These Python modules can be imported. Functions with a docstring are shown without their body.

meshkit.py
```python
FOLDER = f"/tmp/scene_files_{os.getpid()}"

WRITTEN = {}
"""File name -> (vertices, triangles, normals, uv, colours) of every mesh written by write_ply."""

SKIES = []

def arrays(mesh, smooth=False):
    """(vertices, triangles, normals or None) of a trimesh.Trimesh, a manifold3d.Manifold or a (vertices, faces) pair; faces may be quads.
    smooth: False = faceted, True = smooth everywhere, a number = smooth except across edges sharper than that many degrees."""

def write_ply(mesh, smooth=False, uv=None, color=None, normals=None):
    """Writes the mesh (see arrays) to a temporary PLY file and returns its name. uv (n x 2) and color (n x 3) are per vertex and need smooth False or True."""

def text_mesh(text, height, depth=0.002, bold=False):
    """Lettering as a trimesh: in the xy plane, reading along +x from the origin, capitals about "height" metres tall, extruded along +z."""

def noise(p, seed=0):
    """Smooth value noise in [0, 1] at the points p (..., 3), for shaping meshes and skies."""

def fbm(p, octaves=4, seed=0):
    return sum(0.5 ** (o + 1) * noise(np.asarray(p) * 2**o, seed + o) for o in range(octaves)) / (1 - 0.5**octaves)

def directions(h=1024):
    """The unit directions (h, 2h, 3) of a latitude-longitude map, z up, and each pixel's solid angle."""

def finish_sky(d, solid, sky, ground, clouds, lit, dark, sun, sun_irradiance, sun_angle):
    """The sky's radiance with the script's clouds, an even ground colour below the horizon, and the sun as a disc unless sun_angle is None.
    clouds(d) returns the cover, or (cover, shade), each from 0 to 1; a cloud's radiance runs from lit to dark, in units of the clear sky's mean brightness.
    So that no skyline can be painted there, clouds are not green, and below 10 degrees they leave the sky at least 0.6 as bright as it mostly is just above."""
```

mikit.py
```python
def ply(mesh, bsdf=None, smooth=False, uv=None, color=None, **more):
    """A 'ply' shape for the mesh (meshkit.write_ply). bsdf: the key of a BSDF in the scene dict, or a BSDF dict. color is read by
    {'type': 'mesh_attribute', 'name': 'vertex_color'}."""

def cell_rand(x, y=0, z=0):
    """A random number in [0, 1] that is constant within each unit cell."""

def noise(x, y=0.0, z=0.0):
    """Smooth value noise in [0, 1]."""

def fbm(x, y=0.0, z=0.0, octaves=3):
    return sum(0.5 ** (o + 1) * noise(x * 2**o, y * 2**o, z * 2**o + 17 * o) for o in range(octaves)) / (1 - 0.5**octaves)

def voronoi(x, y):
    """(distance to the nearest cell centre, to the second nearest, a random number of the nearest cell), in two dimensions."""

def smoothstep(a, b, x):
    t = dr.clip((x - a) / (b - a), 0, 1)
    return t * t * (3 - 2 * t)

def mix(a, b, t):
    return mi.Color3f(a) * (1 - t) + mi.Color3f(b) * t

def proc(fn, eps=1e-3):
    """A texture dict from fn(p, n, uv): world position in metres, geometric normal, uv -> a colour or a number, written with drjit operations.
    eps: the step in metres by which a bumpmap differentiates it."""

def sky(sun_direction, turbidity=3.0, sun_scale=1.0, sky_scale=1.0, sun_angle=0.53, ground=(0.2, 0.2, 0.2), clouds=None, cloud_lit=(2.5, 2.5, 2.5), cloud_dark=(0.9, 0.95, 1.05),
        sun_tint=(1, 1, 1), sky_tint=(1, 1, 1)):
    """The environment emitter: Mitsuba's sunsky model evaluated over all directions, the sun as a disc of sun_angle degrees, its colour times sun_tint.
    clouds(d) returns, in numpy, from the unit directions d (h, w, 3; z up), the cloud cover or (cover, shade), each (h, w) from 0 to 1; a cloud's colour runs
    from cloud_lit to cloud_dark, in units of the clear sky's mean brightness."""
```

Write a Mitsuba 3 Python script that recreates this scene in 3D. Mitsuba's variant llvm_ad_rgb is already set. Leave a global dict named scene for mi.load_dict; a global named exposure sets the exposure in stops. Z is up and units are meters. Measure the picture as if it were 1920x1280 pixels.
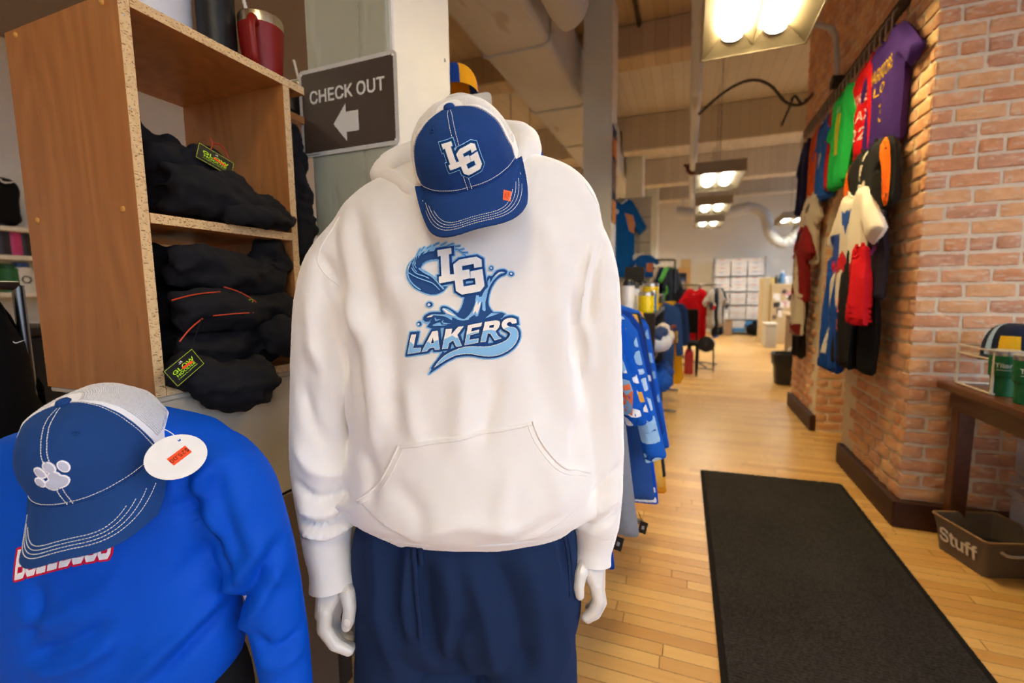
import math, random
import numpy as np
import trimesh, shapely
import shapely.geometry as sg
import shapely.ops as so
from shapely import affinity
import manifold3d as m3
import drjit as dr
import mitsuba as mi
import mikit, meshkit
from mikit import noise, fbm, cell_rand, smoothstep, mix, proc
from scipy.interpolate import LinearNDInterpolator, CubicSpline, PchipInterpolator

T = mi.ScalarTransform4f
rng = np.random.default_rng(7)
scene, labels = {}, {}

# ------------------------------------------------------------------ camera
FOC = 853.0                    # focal length in pixels of the 1920 px frame (a 16 mm lens)
EYE = np.array([0.0, 0.0, 1.22])
_d = np.array([89, 7875, FOC]); _d /= np.linalg.norm(_d)
_y = np.array([330, -96, FOC]); _y -= _d * (_y @ _d); _y /= np.linalg.norm(_y)
CAM = np.stack([np.cross(_d, _y), _y, -_d])          # camera (right, down, forward) -> world
scene['camera'] = {'type': 'thinlens', 'fov': 2 * math.degrees(math.atan(960 / FOC)), 'fov_axis': 'x',
                   'aperture_radius': 0.0027, 'focus_distance': 0.80, 'near_clip': 0.02, 'far_clip': 200.0,
                   'to_world': T().look_at(origin=EYE.tolist(), target=(EYE + CAM[:, 2]).tolist(), up=(-CAM[:, 1]).tolist())}

# ------------------------------------------------------------------ daylight behind the camera, exposure
exposure = 0.13
scene['sky'] = mikit.sky([0.3, 0.75, 0.6], turbidity=4.0, sun_scale=0.0, sky_scale=14.0, sky_tint=(0.78, 1.0, 1.28), ground=(0.3, 0.3, 0.3),
                         clouds=lambda d: 0.75 + 0 * d[..., 0], cloud_lit=(1.95, 2.3, 2.9), cloud_dark=(1, 1, 1.1))
LAMP = (20.0, 16.5, 10.8)      # radiance of the fluorescent tubes
LAMP_NEAR = (52.0, 40.0, 20.0)    # the fixture over the mat, raised to light the brick side wall
LAMP_TABLE = (36.0, 28.0, 17.0)  # unseen fixture, raised to light the brick pier
LAMP_FAR = (30.0, 27.5, 21.5)   # the brighter fixtures of the back half


def ray(u, v):
    return CAM @ np.array([(u - 960) / FOC, (v - 640) / FOC, 1.0])


def at(u, v, X=None, Y=None, Z=None, D=None):
    """Where the sight line of a pixel of the photograph meets a plane of the room."""
    r = ray(u, v)
    t = (X - EYE[0]) / r[0] if X is not None else (Y - EYE[1]) / r[1] if Y is not None else (Z - EYE[2]) / r[2] if Z is not None else D
    return EYE + t * r


def lin(h):
    """'#rrggbb' (as seen) -> linear reflectance"""
    if not isinstance(h, str):
        return np.array(h, float)
    c = np.array([int(h[i:i + 2], 16) for i in (1, 3, 5)]) / 255.0
    return np.where(c <= 0.04045, c / 12.92, ((c + 0.055) / 1.055) ** 2.4)


# ------------------------------------------------------------------ materials
def principled(name, color=None, rough=0.8, metal=0.0, coat=0.0, sheen=0.0, spec=0.5, bump=None, bscale=1.0, coatg=0.9):
    base = {'type': 'mesh_attribute', 'name': 'vertex_color'} if color is None else color if isinstance(color, dict) else {'type': 'rgb', 'value': [float(x) for x in lin(color)]}
    b = {'type': 'principled', 'base_color': base, 'roughness': rough, 'metallic': metal, 'specular': spec}
    if coat: b['clearcoat'] = coat; b['clearcoat_gloss'] = coatg
    if sheen: b['sheen'] = sheen; b['sheen_tint'] = 0.5
    if bump is not None:
        b = {'type': 'bumpmap', 'arbitrary': {'type': 'proc'}, 'bsdf': b} if False else {'type': 'bumpmap', 'tex': bump, 'scale': bscale, 'bsdf': b}
    scene[name] = {'type': 'twosided', 'bsdf': b}


principled('cloth', None, 0.95, spec=0.2, sheen=0.25)
principled('satin', None, 0.45, spec=0.4)
principled('plastic', None, 0.35, spec=0.5)
principled('gloss', None, 0.2, spec=0.5, coat=0.5)
principled('paint', None, 0.6, spec=0.4)
principled('flat', None, 0.9, spec=0.2)
principled('steel', None, 0.3, metal=1.0)
principled('felt', None, 0.95, spec=0.15, sheen=0.3, bump=proc(lambda p, n, uv: fbm(p.x * 900, p.y * 900, p.z * 900, 2), 3e-4), bscale=0.0007)
scene['pane'] = {'type': 'thindielectric', 'int_ior': 1.5}
scene['clear_plastic'] = {'type': 'blendbsdf', 'weight': 0.35, 'a': {'type': 'thindielectric', 'int_ior': 1.4}, 'b': {'type': 'twosided', 'bsdf': {'type': 'principled', 'base_color': {'type': 'rgb', 'value': [.75, .75, .78]}, 'roughness': .35}}}


# ------------------------------------------------------------------ entries
_count = {}


def fresh(name):
    k = _count.get(name, -1) + 1
    _count[name] = k
    return name if k == 0 else f'{name}_{k:03d}'


def tag(key, label=None, cat=None, group=None, kind=None):
    d = labels.setdefault(key, {})
    for a, b in (('label', label), ('category', cat), ('group', group), ('kind', kind)):
        if b: d[a] = b
    return key


def thing(name, label, cat, group=None):
    return tag(fresh(name), label, cat, group)


def to_mesh(m):
    if hasattr(m, 'to_mesh'):
        q = m.to_mesh()
        m = trimesh.Trimesh(np.array(q.vert_properties[:, :3], float), np.array(q.tri_verts), process=False)
    if isinstance(m, (list,)):
        m = trimesh.util.concatenate([to_mesh(x) for x in m])
    if isinstance(m, tuple):
        v, f = np.asarray(m[0], float), np.asarray(m[1], int)
        if f.shape[1] == 4: f = np.vstack([f[:, [0, 1, 2]], f[:, [0, 2, 3]]])
        m = trimesh.Trimesh(v, f, process=False)
    return m


def add(name, mesh, mat, color=None, smooth=False, parent=None, label=None, cat=None, group=None, kind=None, uv=None, xf=None, **more):
    """One entry of the scene. With a parent: its part. color: '#rrggbb' or (n, 3) linear per vertex."""
    key = fresh(name if parent is None else parent + '__' + name)
    m = to_mesh(mesh)
    vc = None
    if color is not None:
        vc = np.tile(lin(color), (len(m.vertices), 1)) if isinstance(color, str) or np.ndim(color) == 1 else np.asarray(color)
    if smooth not in (False, True, None):
        v0 = len(m.vertices)
        if vc is not None and np.ptp(vc, axis=0).max() == 0:
            one = vc[0]
            m = trimesh.graph.smooth_shade(m, angle=math.radians(smooth), facet_minarea=None)
            vc = np.tile(one, (len(m.vertices), 1)); smooth = True
        elif vc is not None:
            smooth = True
    d = mikit.ply(m, mat, smooth, uv=uv, color=vc, **more)
    if xf is not None: d['to_world'] = xf
    scene[key] = d
    tag(key, label, cat, group, kind)
    return key


def put(name, d, xf=None, parent=None, mat=None, **kw):
    """A further entry of an existing ply dict under another transform."""
    key = fresh(name if parent is None else parent + '__' + name)
    d = dict(d)
    if xf is not None: d['to_world'] = xf
    if mat is not None: d['bsdf'] = {'type': 'ref', 'id': mat}
    scene[key] = d
    tag(key, **kw)
    return key


# ------------------------------------------------------------------ mesh kit
def box(x0, x1, y0, y1, z0, z1, bevel=0.0):
    if bevel:
        b = min(bevel, (x1 - x0) * .45, (y1 - y0) * .45, (z1 - z0) * .45)
        pts = []
        for a in (0, 1):
            for c in (0, 1):
                for e in (0, 1):
                    X, Y, Z = (x0, x1)[a], (y0, y1)[c], (z0, z1)[e]
                    sx, sy, sz = (1, -1)[a] * b, (1, -1)[c] * b, (1, -1)[e] * b
                    pts += [[X + sx, Y + sy, Z], [X + sx, Y, Z + sz], [X, Y + sy, Z + sz]]
        return to_mesh(m3.Manifold.hull_points(np.array(pts)))
    m = trimesh.creation.box(extents=(x1 - x0, y1 - y0, z1 - z0))
    m.apply_translation(((x0 + x1) / 2, (y0 + y1) / 2, (z0 + z1) / 2))
    return m


def frame_of(d):
    d = np.asarray(d, float); d = d / np.linalg.norm(d)
    a = np.array([0, 0, 1.0]) if abs(d[2]) < 0.9 else np.array([1.0, 0, 0])
    x = np.cross(a, d); x /= np.linalg.norm(x)
    return x, np.cross(d, x), d


def tube(pts, r, n=10, closed=False, caps=True, flat=None):
    """A tube along points; r: a number or one per point; flat: (normal direction, factor) squashes it."""
    P = np.asarray(pts, float); N = len(P)
    r = np.broadcast_to(np.asarray(r, float), (N,))
    if closed: tan = np.roll(P, -1, 0) - np.roll(P, 1, 0)
    else: tan = np.gradient(P, axis=0)
    tan /= np.linalg.norm(tan, axis=1, keepdims=True) + 1e-12
    x, y, _ = frame_of(tan[0])
    V = []
    a = np.arange(n) * 2 * np.pi / n
    for i in range(N):
        x = x - tan[i] * (x @ tan[i]); x /= np.linalg.norm(x) + 1e-12
        y = np.cross(tan[i], x)
        V.append(P[i] + r[i] * (np.cos(a)[:, None] * x + np.sin(a)[:, None] * y))
    V = np.array(V)
    F = []
    M = N if closed else N - 1
    for i in range(M):
        j = (i + 1) % N
        for k in range(n):
            l = (k + 1) % n
            F += [[i * n + k, i * n + l, j * n + l], [i * n + k, j * n + l, j * n + k]]
    V = V.reshape(-1, 3)
    if caps and not closed:
        V = np.vstack([V, P[:1], P[-1:]])
        for k in range(n):
            l = (k + 1) % n
            F += [[len(V) - 2, l, k], [len(V) - 1, (N - 1) * n + k, (N - 1) * n + l]]
    return trimesh.Trimesh(V, F, process=False)


def lathe(prof, n=32, at_=(0, 0, 0)):
    """prof: (r, z) from bottom to top; the axis may be touched at either end."""
    m = trimesh.creation.revolve(np.asarray(prof, float), sections=n)
    m.apply_translation(at_)
    return m


def loft(rings, caps=True):
    """rings: (N, n, 3)"""
    R = np.asarray(rings, float); N, n, _ = R.shape
    V = R.reshape(-1, 3)
    i, k = np.meshgrid(np.arange(N - 1), np.arange(n), indexing='ij')
    l = (k + 1) % n
    a, b, c, d = i * n + k, i * n + l, (i + 1) * n + l, (i + 1) * n + k
    F = np.vstack([np.stack([a, b, c], -1).reshape(-1, 3), np.stack([a, c, d], -1).reshape(-1, 3)])
    if caps:
        V = np.vstack([V, R[0].mean(0), R[-1].mean(0)])
        k = np.arange(n); l = (k + 1) % n
        F = np.vstack([F, np.stack([np.full(n, len(V) - 2), l, k], 1), np.stack([np.full(n, len(V) - 1), (N - 1) * n + k, (N - 1) * n + l], 1)])
    m = trimesh.Trimesh(V, F, process=False)
    if caps and m.volume < 0: m.invert()
    return m


def grid(P):
    """A sheet from (a, b, 3) points."""
    P = np.asarray(P, float); a, b, _ = P.shape
    i, j = np.meshgrid(np.arange(a - 1), np.arange(b - 1), indexing='ij')
    q = i * b + j
    F = np.vstack([np.stack([q, q + 1, q + b + 1], -1).reshape(-1, 3), np.stack([q, q + b + 1, q + b], -1).reshape(-1, 3)])
    return trimesh.Trimesh(P.reshape(-1, 3), F, process=False)


def polys(g):
    return [p for p in getattr(g, 'geoms', [g]) if p.geom_type == 'Polygon' and p.area > 0]


def prism(poly, h):
    """Extrude shapely polygon(s) along +z by h."""
    return trimesh.util.concatenate([trimesh.creation.extrude_polygon(p, h, engine='earcut') for p in polys(poly)])


def to_m3(m):
    m = to_mesh(m)
    return m3.Manifold(m3.Mesh(np.asarray(m.vertices, np.float32), np.asarray(m.faces, np.uint32)))


def sheet(poly, size):
    """Refined flat triangles of shapely polygon(s): (vertices xy, faces), edges up to size."""
    out = []
    for p in polys(poly):
        p = p.segmentize(size)
        man = m3.CrossSection([np.array(p.exterior.coords)[:-1]] + [np.array(h.coords)[:-1] for h in p.interiors], m3.FillRule.EvenOdd)
        s = m3.Manifold.extrude(man, size).refine_to_length(size)
        m = to_mesh(s)
        top = np.abs(m.vertices[m.faces][:, :, 2] - size).max(1) < 1e-6
        f = m.faces[top]
        keep = np.unique(f)
        re = -np.ones(len(m.vertices), int); re[keep] = np.arange(len(keep))
        out.append(trimesh.Trimesh(np.c_[m.vertices[keep, :2], np.zeros(len(keep))], re[f], process=False))
    return trimesh.util.concatenate(out) if out else None


def spline(pts, n=40, closed=False):
    P = np.asarray(pts, float)
    if closed: P = np.vstack([P, P[:1]])
    t = np.r_[0, np.cumsum(np.linalg.norm(np.diff(P, axis=0), axis=1))]
    cs = CubicSpline(t, P, bc_type='periodic' if closed else 'natural')
    q = np.linspace(0, t[-1], n + (1 if closed else 0))
    return cs(q)[:-1] if closed else cs(q)


def resample(pts, n):
    P = np.asarray(pts, float)
    t = np.r_[0, np.cumsum(np.linalg.norm(np.diff(P, axis=0), axis=1))]
    q = np.linspace(0, t[-1], n)
    return np.stack([np.interp(q, t, P[:, k]) for k in range(P.shape[1])], 1)


def place(o, ex, ey, ez):
    M = np.eye(4); M[:3, 0], M[:3, 1], M[:3, 2], M[:3, 3] = ex, ey, ez, o
    return M


def rotz(deg, o=(0, 0, 0)):
    c, s = math.cos(math.radians(deg)), math.sin(math.radians(deg))
    return place(o, (c, s, 0), (-s, c, 0), (0, 0, 1))


def moved(m, M):
    m = m.copy(); m.apply_transform(M); return m


def xf(M):
    return T(np.asarray(M, float).tolist())
# ================================================================== THE ROOM
CEIL, BACK, LEFT, FRONT, RIGHT = 4.2, 14.4, -4.4, -3.0, 3.8
PX, PY, WEND = 1.04, 2.80, 5.45                       # brick pier: its corner, and where its long side ends


def np_rand(x, y=0, z=0):
    with np.errstate(over='ignore'):
        x, y, z = (np.asarray(np.floor(v), np.int64) + 1000000 for v in (x, y, z))
        h = (x * 374761393 + y * 668265263 + z * 2147483647) & 0xFFFFFFFF
        h = ((h ^ (h >> 13)) * 1274126177) & 0xFFFFFFFF
        return ((h ^ (h >> 16)) & 0xFFFFFF) / 16777215.0


BW, BL = 0.0572, 0.95                                  # floor boards: width, repeat length


def floor_color(p, n, uv):
    r = dr.floor(p.y / BW)
    off = cell_rand(r, 5) * BL
    b = dr.floor((p.x + off + 50) / BL)
    fx = (p.x + off + 50) / BL - b
    fy = p.y / BW - r
    t = cell_rand(r, b, 3)
    grain = fbm(p.x * 3 + t * 40, p.y * 70, t * 9, 3)
    wear = fbm(p.x * 0.9, p.y * 0.7, 3, 3)
    c = mix((0.55, 0.28, 0.078), (0.71, 0.43, 0.145), smoothstep(0.1, 0.95, t * 0.62 + grain * 0.38))
    c = mix(c, (0.75, 0.53, 0.24), smoothstep(0.42, 0.75, wear) * 0.45)
    c = mix(c, (0.44, 0.20, 0.06), smoothstep(0.86, 0.97, cell_rand(r, b, 11)) * 0.35)
    seam = dr.maximum(1 - smoothstep(0.0, 0.05, dr.minimum(fy, 1 - fy)), 1 - smoothstep(0.0, 0.004, dr.minimum(fx, 1 - fx)))
    return mix(c, (0.20, 0.075, 0.02), seam * 0.6)


scene['floor_wood'] = {'type': 'twosided', 'bsdf': {'type': 'principled', 'base_color': proc(floor_color), 'roughness': 0.34, 'specular': 0.45}}
BY0, BY1, BX0, BX1 = 14 * BW, 48 * BW, -0.75, 2.25
fl = [box(LEFT, RIGHT, FRONT, BY0, -0.05, 0), box(LEFT, RIGHT, BY1, BACK, -0.05, 0), box(LEFT, BX0, BY0, BY1, -0.05, 0), box(BX1, RIGHT, BY0, BY1, -0.05, 0), box(BX0, BX1, BY0, BY1, -0.05, -0.012)]
add('floor', fl, 'floor_wood', kind='structure', label='golden maple strip floor running across the aisle')
for r in range(14, 48):
    off = float(np_rand(r, 5)) * BL
    b = math.floor((BX0 + off + 50) / BL)
    while b * BL - off - 50 < BX1:
        x0, x1 = max(BX0, b * BL - off - 50), min(BX1, (b + 1) * BL - off - 50)
        dz = 0.0004 * float(np_rand(r, b, 21))
        if x1 - x0 > 0.02:
            add('board', box(x0 + .0004, x1 - .0004, r * BW + .0004, (r + 1) * BW - .0004, -0.012, dz, 0.0009), 'floor_wood', parent='floor')
        b += 1

# ---------------- brickwork
for k, (a, b_) in enumerate((((0.60, 0.295, 0.15), (0.73, 0.405, 0.225)), ((0.55, 0.245, 0.12), (0.68, 0.34, 0.18)), ((0.66, 0.345, 0.16), (0.76, 0.44, 0.23)), ((0.49, 0.24, 0.145), (0.63, 0.34, 0.21)))):
    def brick_color(p, n, uv, a=a, b_=b_, k=k):
        f = fbm(p.x * 26 + k, p.y * 26, p.z * 34, 3)
        g = fbm(p.x * 160, p.y * 160, p.z * 160 + k, 2)
        c = mix(a, b_, smoothstep(0.25, 0.75, f * 0.7 + g * 0.3))
        c = mix(c, (0.70, 0.55, 0.40), smoothstep(0.57, 0.72, fbm(p.x * 40 + 9, p.y * 40, p.z * 70, 3)) * 0.6)     # mortar smears
        return mix(c, (0.16, 0.08, 0.06), smoothstep(0.72, 0.82, g) * 0.5)
    principled(f'brick_{k}', proc(brick_color), 0.93, spec=0.15, bump=proc(lambda p, n, uv: fbm(p.x * 110, p.y * 110, p.z * 110, 3), 1e-3), bscale=0.006)


def mortar_color(p, n, uv):
    return mix((0.68, 0.55, 0.38), (0.84, 0.73, 0.56), fbm(p.x * 60, p.y * 60, p.z * 60, 3))


principled('mortar', proc(mortar_color), 0.95, spec=0.1, bump=proc(lambda p, n, uv: fbm(p.x * 150, p.y * 150, p.z * 150, 2), 1e-3), bscale=0.006)
CH, PITCH, JO = 0.0735, 0.192, 0.0125


def brick_mesh(L, seed):
    """A brick face in x (length), z (height), proud along -y, edges worn uneven: 44 triangles."""
    q = np.random.default_rng(seed)
    nx = 6
    h = CH - JO
    xs = np.linspace(0, 1, nx) * L
    V, top = [], []
    for row, (z, y) in enumerate(((0, 0.012), (0.004, -0.001), (h / 2, -0.004), (h - 0.004, -0.001), (h, 0.012))):
        for i, x in enumerate(xs):
            e = 0.012 if i in (0, nx - 1) else y
            xx = x + (0.004 if i == 0 else -0.004 if i == nx - 1 else 0) * (row in (0, 4))
            jit = q.normal(0, 0.0013, 3)
            V.append((xx + jit[0], min(0.012, (0.006 if i in (0, nx - 1) and row in (1, 2, 3) else e) + abs(jit[1])), z + jit[2]))
    V = np.array(V).reshape(5, nx, 3)
    return grid(V[:, ::1])


BR = {}
for L in (PITCH - JO, PITCH / 2 - JO, PITCH * 0.75 - JO, PITCH / 4 - 0.004):
    for s in range(3):
        BR[round(L, 4), s] = mikit.ply(brick_mesh(L, int(L * 1e4) + s), 'brick_0', 30)


def lay(holder, s0, s1, z0, z1, M, part_of, hole=None, rest=None):
    """Courses of brick on a wall; M maps (s, out, z) to the room. part_of(s, z): its own entry, else joined to rest."""
    row = 0
    z = z0
    while z + CH * 0.6 < z1:
        s = s0 - (PITCH / 2 if row % 2 else 0)
        if row % 6 == 5: s = s0
        while s < s1 - 0.03:
            L = PITCH - JO
            if row % 6 == 5: L = PITCH / 2 - JO
            a, b = max(s, s0), min(s + L, s1)
            nxt = s + L + JO
            if b - a > 0.03 and not (hole and hole(a, b, z)):
                pick = min(BR, key=lambda q: abs(q[0] - (b - a)))
                v = int(np_rand(row, round(a * 50), 3) * 3)
                pick = (pick[0], v)
                sc = (b - a) / pick[0]
                out = -0.0035 * float(np_rand(row, round(a * 50), 7))
                mat = f'brick_{int(np_rand(row, round(a * 40), 9) * 3.99)}'
                W = M @ np.array([[sc, 0, 0, a], [0, 1, 0, out], [0, 0, 1, z + 0.004 * float(np_rand(row, round(a * 50), 8))], [0, 0, 0, 1]])
                if part_of(a, z):
                    put('brick', BR[pick], xf(W), parent=holder, mat=mat)
                elif rest is not None:
                    v_, f_ = meshkit.WRITTEN[BR[pick]['filename']][:2]
                    rest.setdefault(mat, []).append(trimesh.Trimesh(v_ @ W[:3, :3].T + W[:3, 3], f_, process=False))
            s = nxt
        z += CH
        row += 1


def lay_rest(holder, rest):
    for mat, ms in sorted(rest.items()):
        add('far_bricks', ms, mat, parent=holder, smooth=False, kind='stuff')


Zb = 0.14
Mfront = place((PX, PY, 0), (1, 0, 0), (0, 1, 0), (0, 0, 1))
SL = WEND - PY
Mside = place((PX, WEND, 0), (0, -1, 0), (1, 0, 0), (0, 0, 1))    # s runs from the far end towards the pier
A0, A1, SPR, APX = 3.76 - PY, 4.49 - PY, 1.66, 1.94               # arch: sides, springing, apex
arc_c = (A0 + A1) / 2
rise, half = APX - SPR, (A1 - A0) / 2
arc_r = (half ** 2 + rise ** 2) / (2 * rise)
arc_z = APX - arc_r
arch_poly = sg.Polygon([(A0, -0.01), (A1, -0.01)] + [(arc_c + arc_r * math.cos(t), arc_z + arc_r * math.sin(t)) for t in np.linspace(math.asin((SPR - arc_z) / arc_r), math.pi - math.asin((SPR - arc_z) / arc_r), 15)])
front_x1 = RIGHT - .01
add('wall_front_pier', box(PX + .007, RIGHT, PY + .007, PY + 0.3, 0, CEIL), 'mortar', kind='structure', label='red brick pier face behind the brown table')
rest = {}
lay('wall_front_pier', 0, front_x1 - PX, Zb, CEIL, Mfront, lambda s, z: z < 2.95 and s < 0.95, rest=rest)
lay_rest('wall_front_pier', rest)
side = prism(sg.box(0, 0, SL, CEIL).difference(arch_poly), 0.3)
# prism coordinates (s, z, depth) -> room
side.apply_transform(np.array([[0, 0, 1, PX + .007], [1, 0, 0, PY + .007], [0, 1, 0, 0], [0, 0, 0, 1]], float)); side.fix_normals()
add('wall_aisle_side', side, 'mortar', kind='structure', label='long brick wall along the aisle with an arched opening')
rest = {}


def in_arch(a, b, z):
    return sg.box(SL - b, z, SL - a, z + CH - JO).intersection(arch_poly.buffer(0.075)).area > 0.0012


lay('wall_aisle_side', 0, SL, Zb, CEIL, Mside, lambda s, z: z < 2.75 and s > SL - 1.35, in_arch, rest)
# voussoirs around the arch and the brick jamb inside
for t in np.linspace(math.asin((SPR - arc_z) / arc_r), math.pi - math.asin((SPR - arc_z) / arc_r), 17):
    cx, cz = arc_c + arc_r * math.cos(t), arc_z + arc_r * math.sin(t)
    ez = np.array([0, math.sin(t), 0]) * 0
    tang = np.array([0, -math.sin(t), math.cos(t)]); rad = np.array([0, math.cos(t), math.sin(t)])
    W = place(np.array([PX, PY + cx, cz]) + tang * 0.02 + rad * 0.003, rad * 0.55, (1, 0, 0), -tang * 0.72)
    v_, f_ = meshkit.WRITTEN[BR[round(PITCH - JO, 4), 0]['filename']][:2]
    rest.setdefault(f'brick_{int(t * 13) % 4}', []).append(trimesh.Trimesh(v_ @ W[:3, :3].T + W[:3, 3], f_, process=False))
lay_rest('wall_aisle_side', rest)
DEEP = 1.3
add('wall_passage', [box(PX + .02, PX + DEEP, PY + A1 + .012, PY + A1 + 0.2, 0, 2.2), box(PX + .25, PX + DEEP, PY + A0 - 0.2, PY + A0 - .0, 0, 2.2), box(PX + .29, PX + DEEP, PY + A0 - .2, PY + A1 + .2, 1.95, 2.2), box(PX + DEEP, PX + DEEP + .1, PY + A0 - .2, PY + A1 + .2, 0, 2.2)], 'mortar', kind='structure', label='brick sides of the arched passage')
rest = {}
lay('wall_passage', 0, DEEP, 0.02, SPR + 0.25, place((PX + .01, PY + A1, 0), (1, 0, 0), (0, 1, 0), (0, 0, 1)), lambda s, z: False, rest=rest)
lay_rest('wall_passage', rest)
for nm, ms in (('baseboard_front_pier', box(PX - .03, front_x1, PY - .03, PY + .02, 0, Zb, .006)),
               ('baseboard_aisle', [box(PX - .03, PX + .02, PY - .03, PY + A0 - .03, 0, Zb, .006), box(PX - .03, PX + .02, PY + A1 + .0, WEND, 0, Zb, .006)])):
    add(nm, ms, 'paint', '#3a1c10', kind='structure', label='dark brown baseboard under the brick')

# ---------------- plain walls, ceiling, beams
def plaster(p, n, uv):
    return mix((0.76, 0.73, 0.64), (0.82, 0.79, 0.70), fbm(p.x * 0.8, p.y * 0.8, p.z * 0.8, 3))


principled('plaster', proc(plaster), 0.85, spec=0.2)


def ceil_color(p, n, uv):
    plank = dr.floor(p.x / 0.14)
    e = p.x / 0.14 - plank
    c = mix((0.52, 0.45, 0.36), (0.60, 0.53, 0.43), cell_rand(plank, 2) * 0.5 + fbm(p.x * 2, p.y * 0.6, p.z, 3) * 0.5)
    return mix(c, (0.3, 0.24, 0.18), (1 - smoothstep(0.0, 0.05, dr.minimum(e, 1 - e))) * 0.5)


principled('ceiling_paint', proc(ceil_color), 0.85, spec=0.2)
add('wall_back', box(LEFT, RIGHT, BACK, BACK + .1, 0, CEIL), 'plaster', kind='structure', label='cream painted back wall')
add('wall_left', box(LEFT - .1, LEFT, FRONT, BACK, 0, CEIL), 'plaster', kind='structure', label='cream painted left wall')
wr = prism(sg.box(FRONT, 0, BACK, CEIL).difference(sg.box(-2.6, .9, 1.7, 3.5)).difference(sg.box(8.2, .9, 13.4, 3.5)), .1)
wr.apply_transform(np.array([[0, 0, 1, RIGHT], [1, 0, 0, 0], [0, 1, 0, 0], [0, 0, 0, 1]], float)); wr.fix_normals()
add('wall_right', wr, 'plaster', kind='structure', label='cream painted right wall')
principled('ceiling_wood', proc(lambda p, n, uv: mix(mix((0.46, 0.34, 0.21), (0.56, 0.43, 0.28), cell_rand(dr.floor(p.x / 0.14), 2) * 0.5 + fbm(p.x * 3, p.y * 0.6, p.z, 3) * 0.5), (0.24, 0.16, 0.09), (1 - smoothstep(0.0, 0.05, dr.minimum(p.x / 0.14 - dr.floor(p.x / 0.14), 1 - p.x / 0.14 + dr.floor(p.x / 0.14)))) * 0.6)), 0.85, spec=0.2)
k = tag('ceiling', 'plank ceiling, bare brown over the front and painted off-white towards the back', kind='structure')
add('bare_planks', box(LEFT, RIGHT, FRONT, 5.7, CEIL, CEIL + .1), 'ceiling_wood', parent='ceiling')
add('painted_planks', box(LEFT, RIGHT, 5.7, BACK, CEIL, CEIL + .1), 'ceiling_paint', parent='ceiling')
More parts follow.
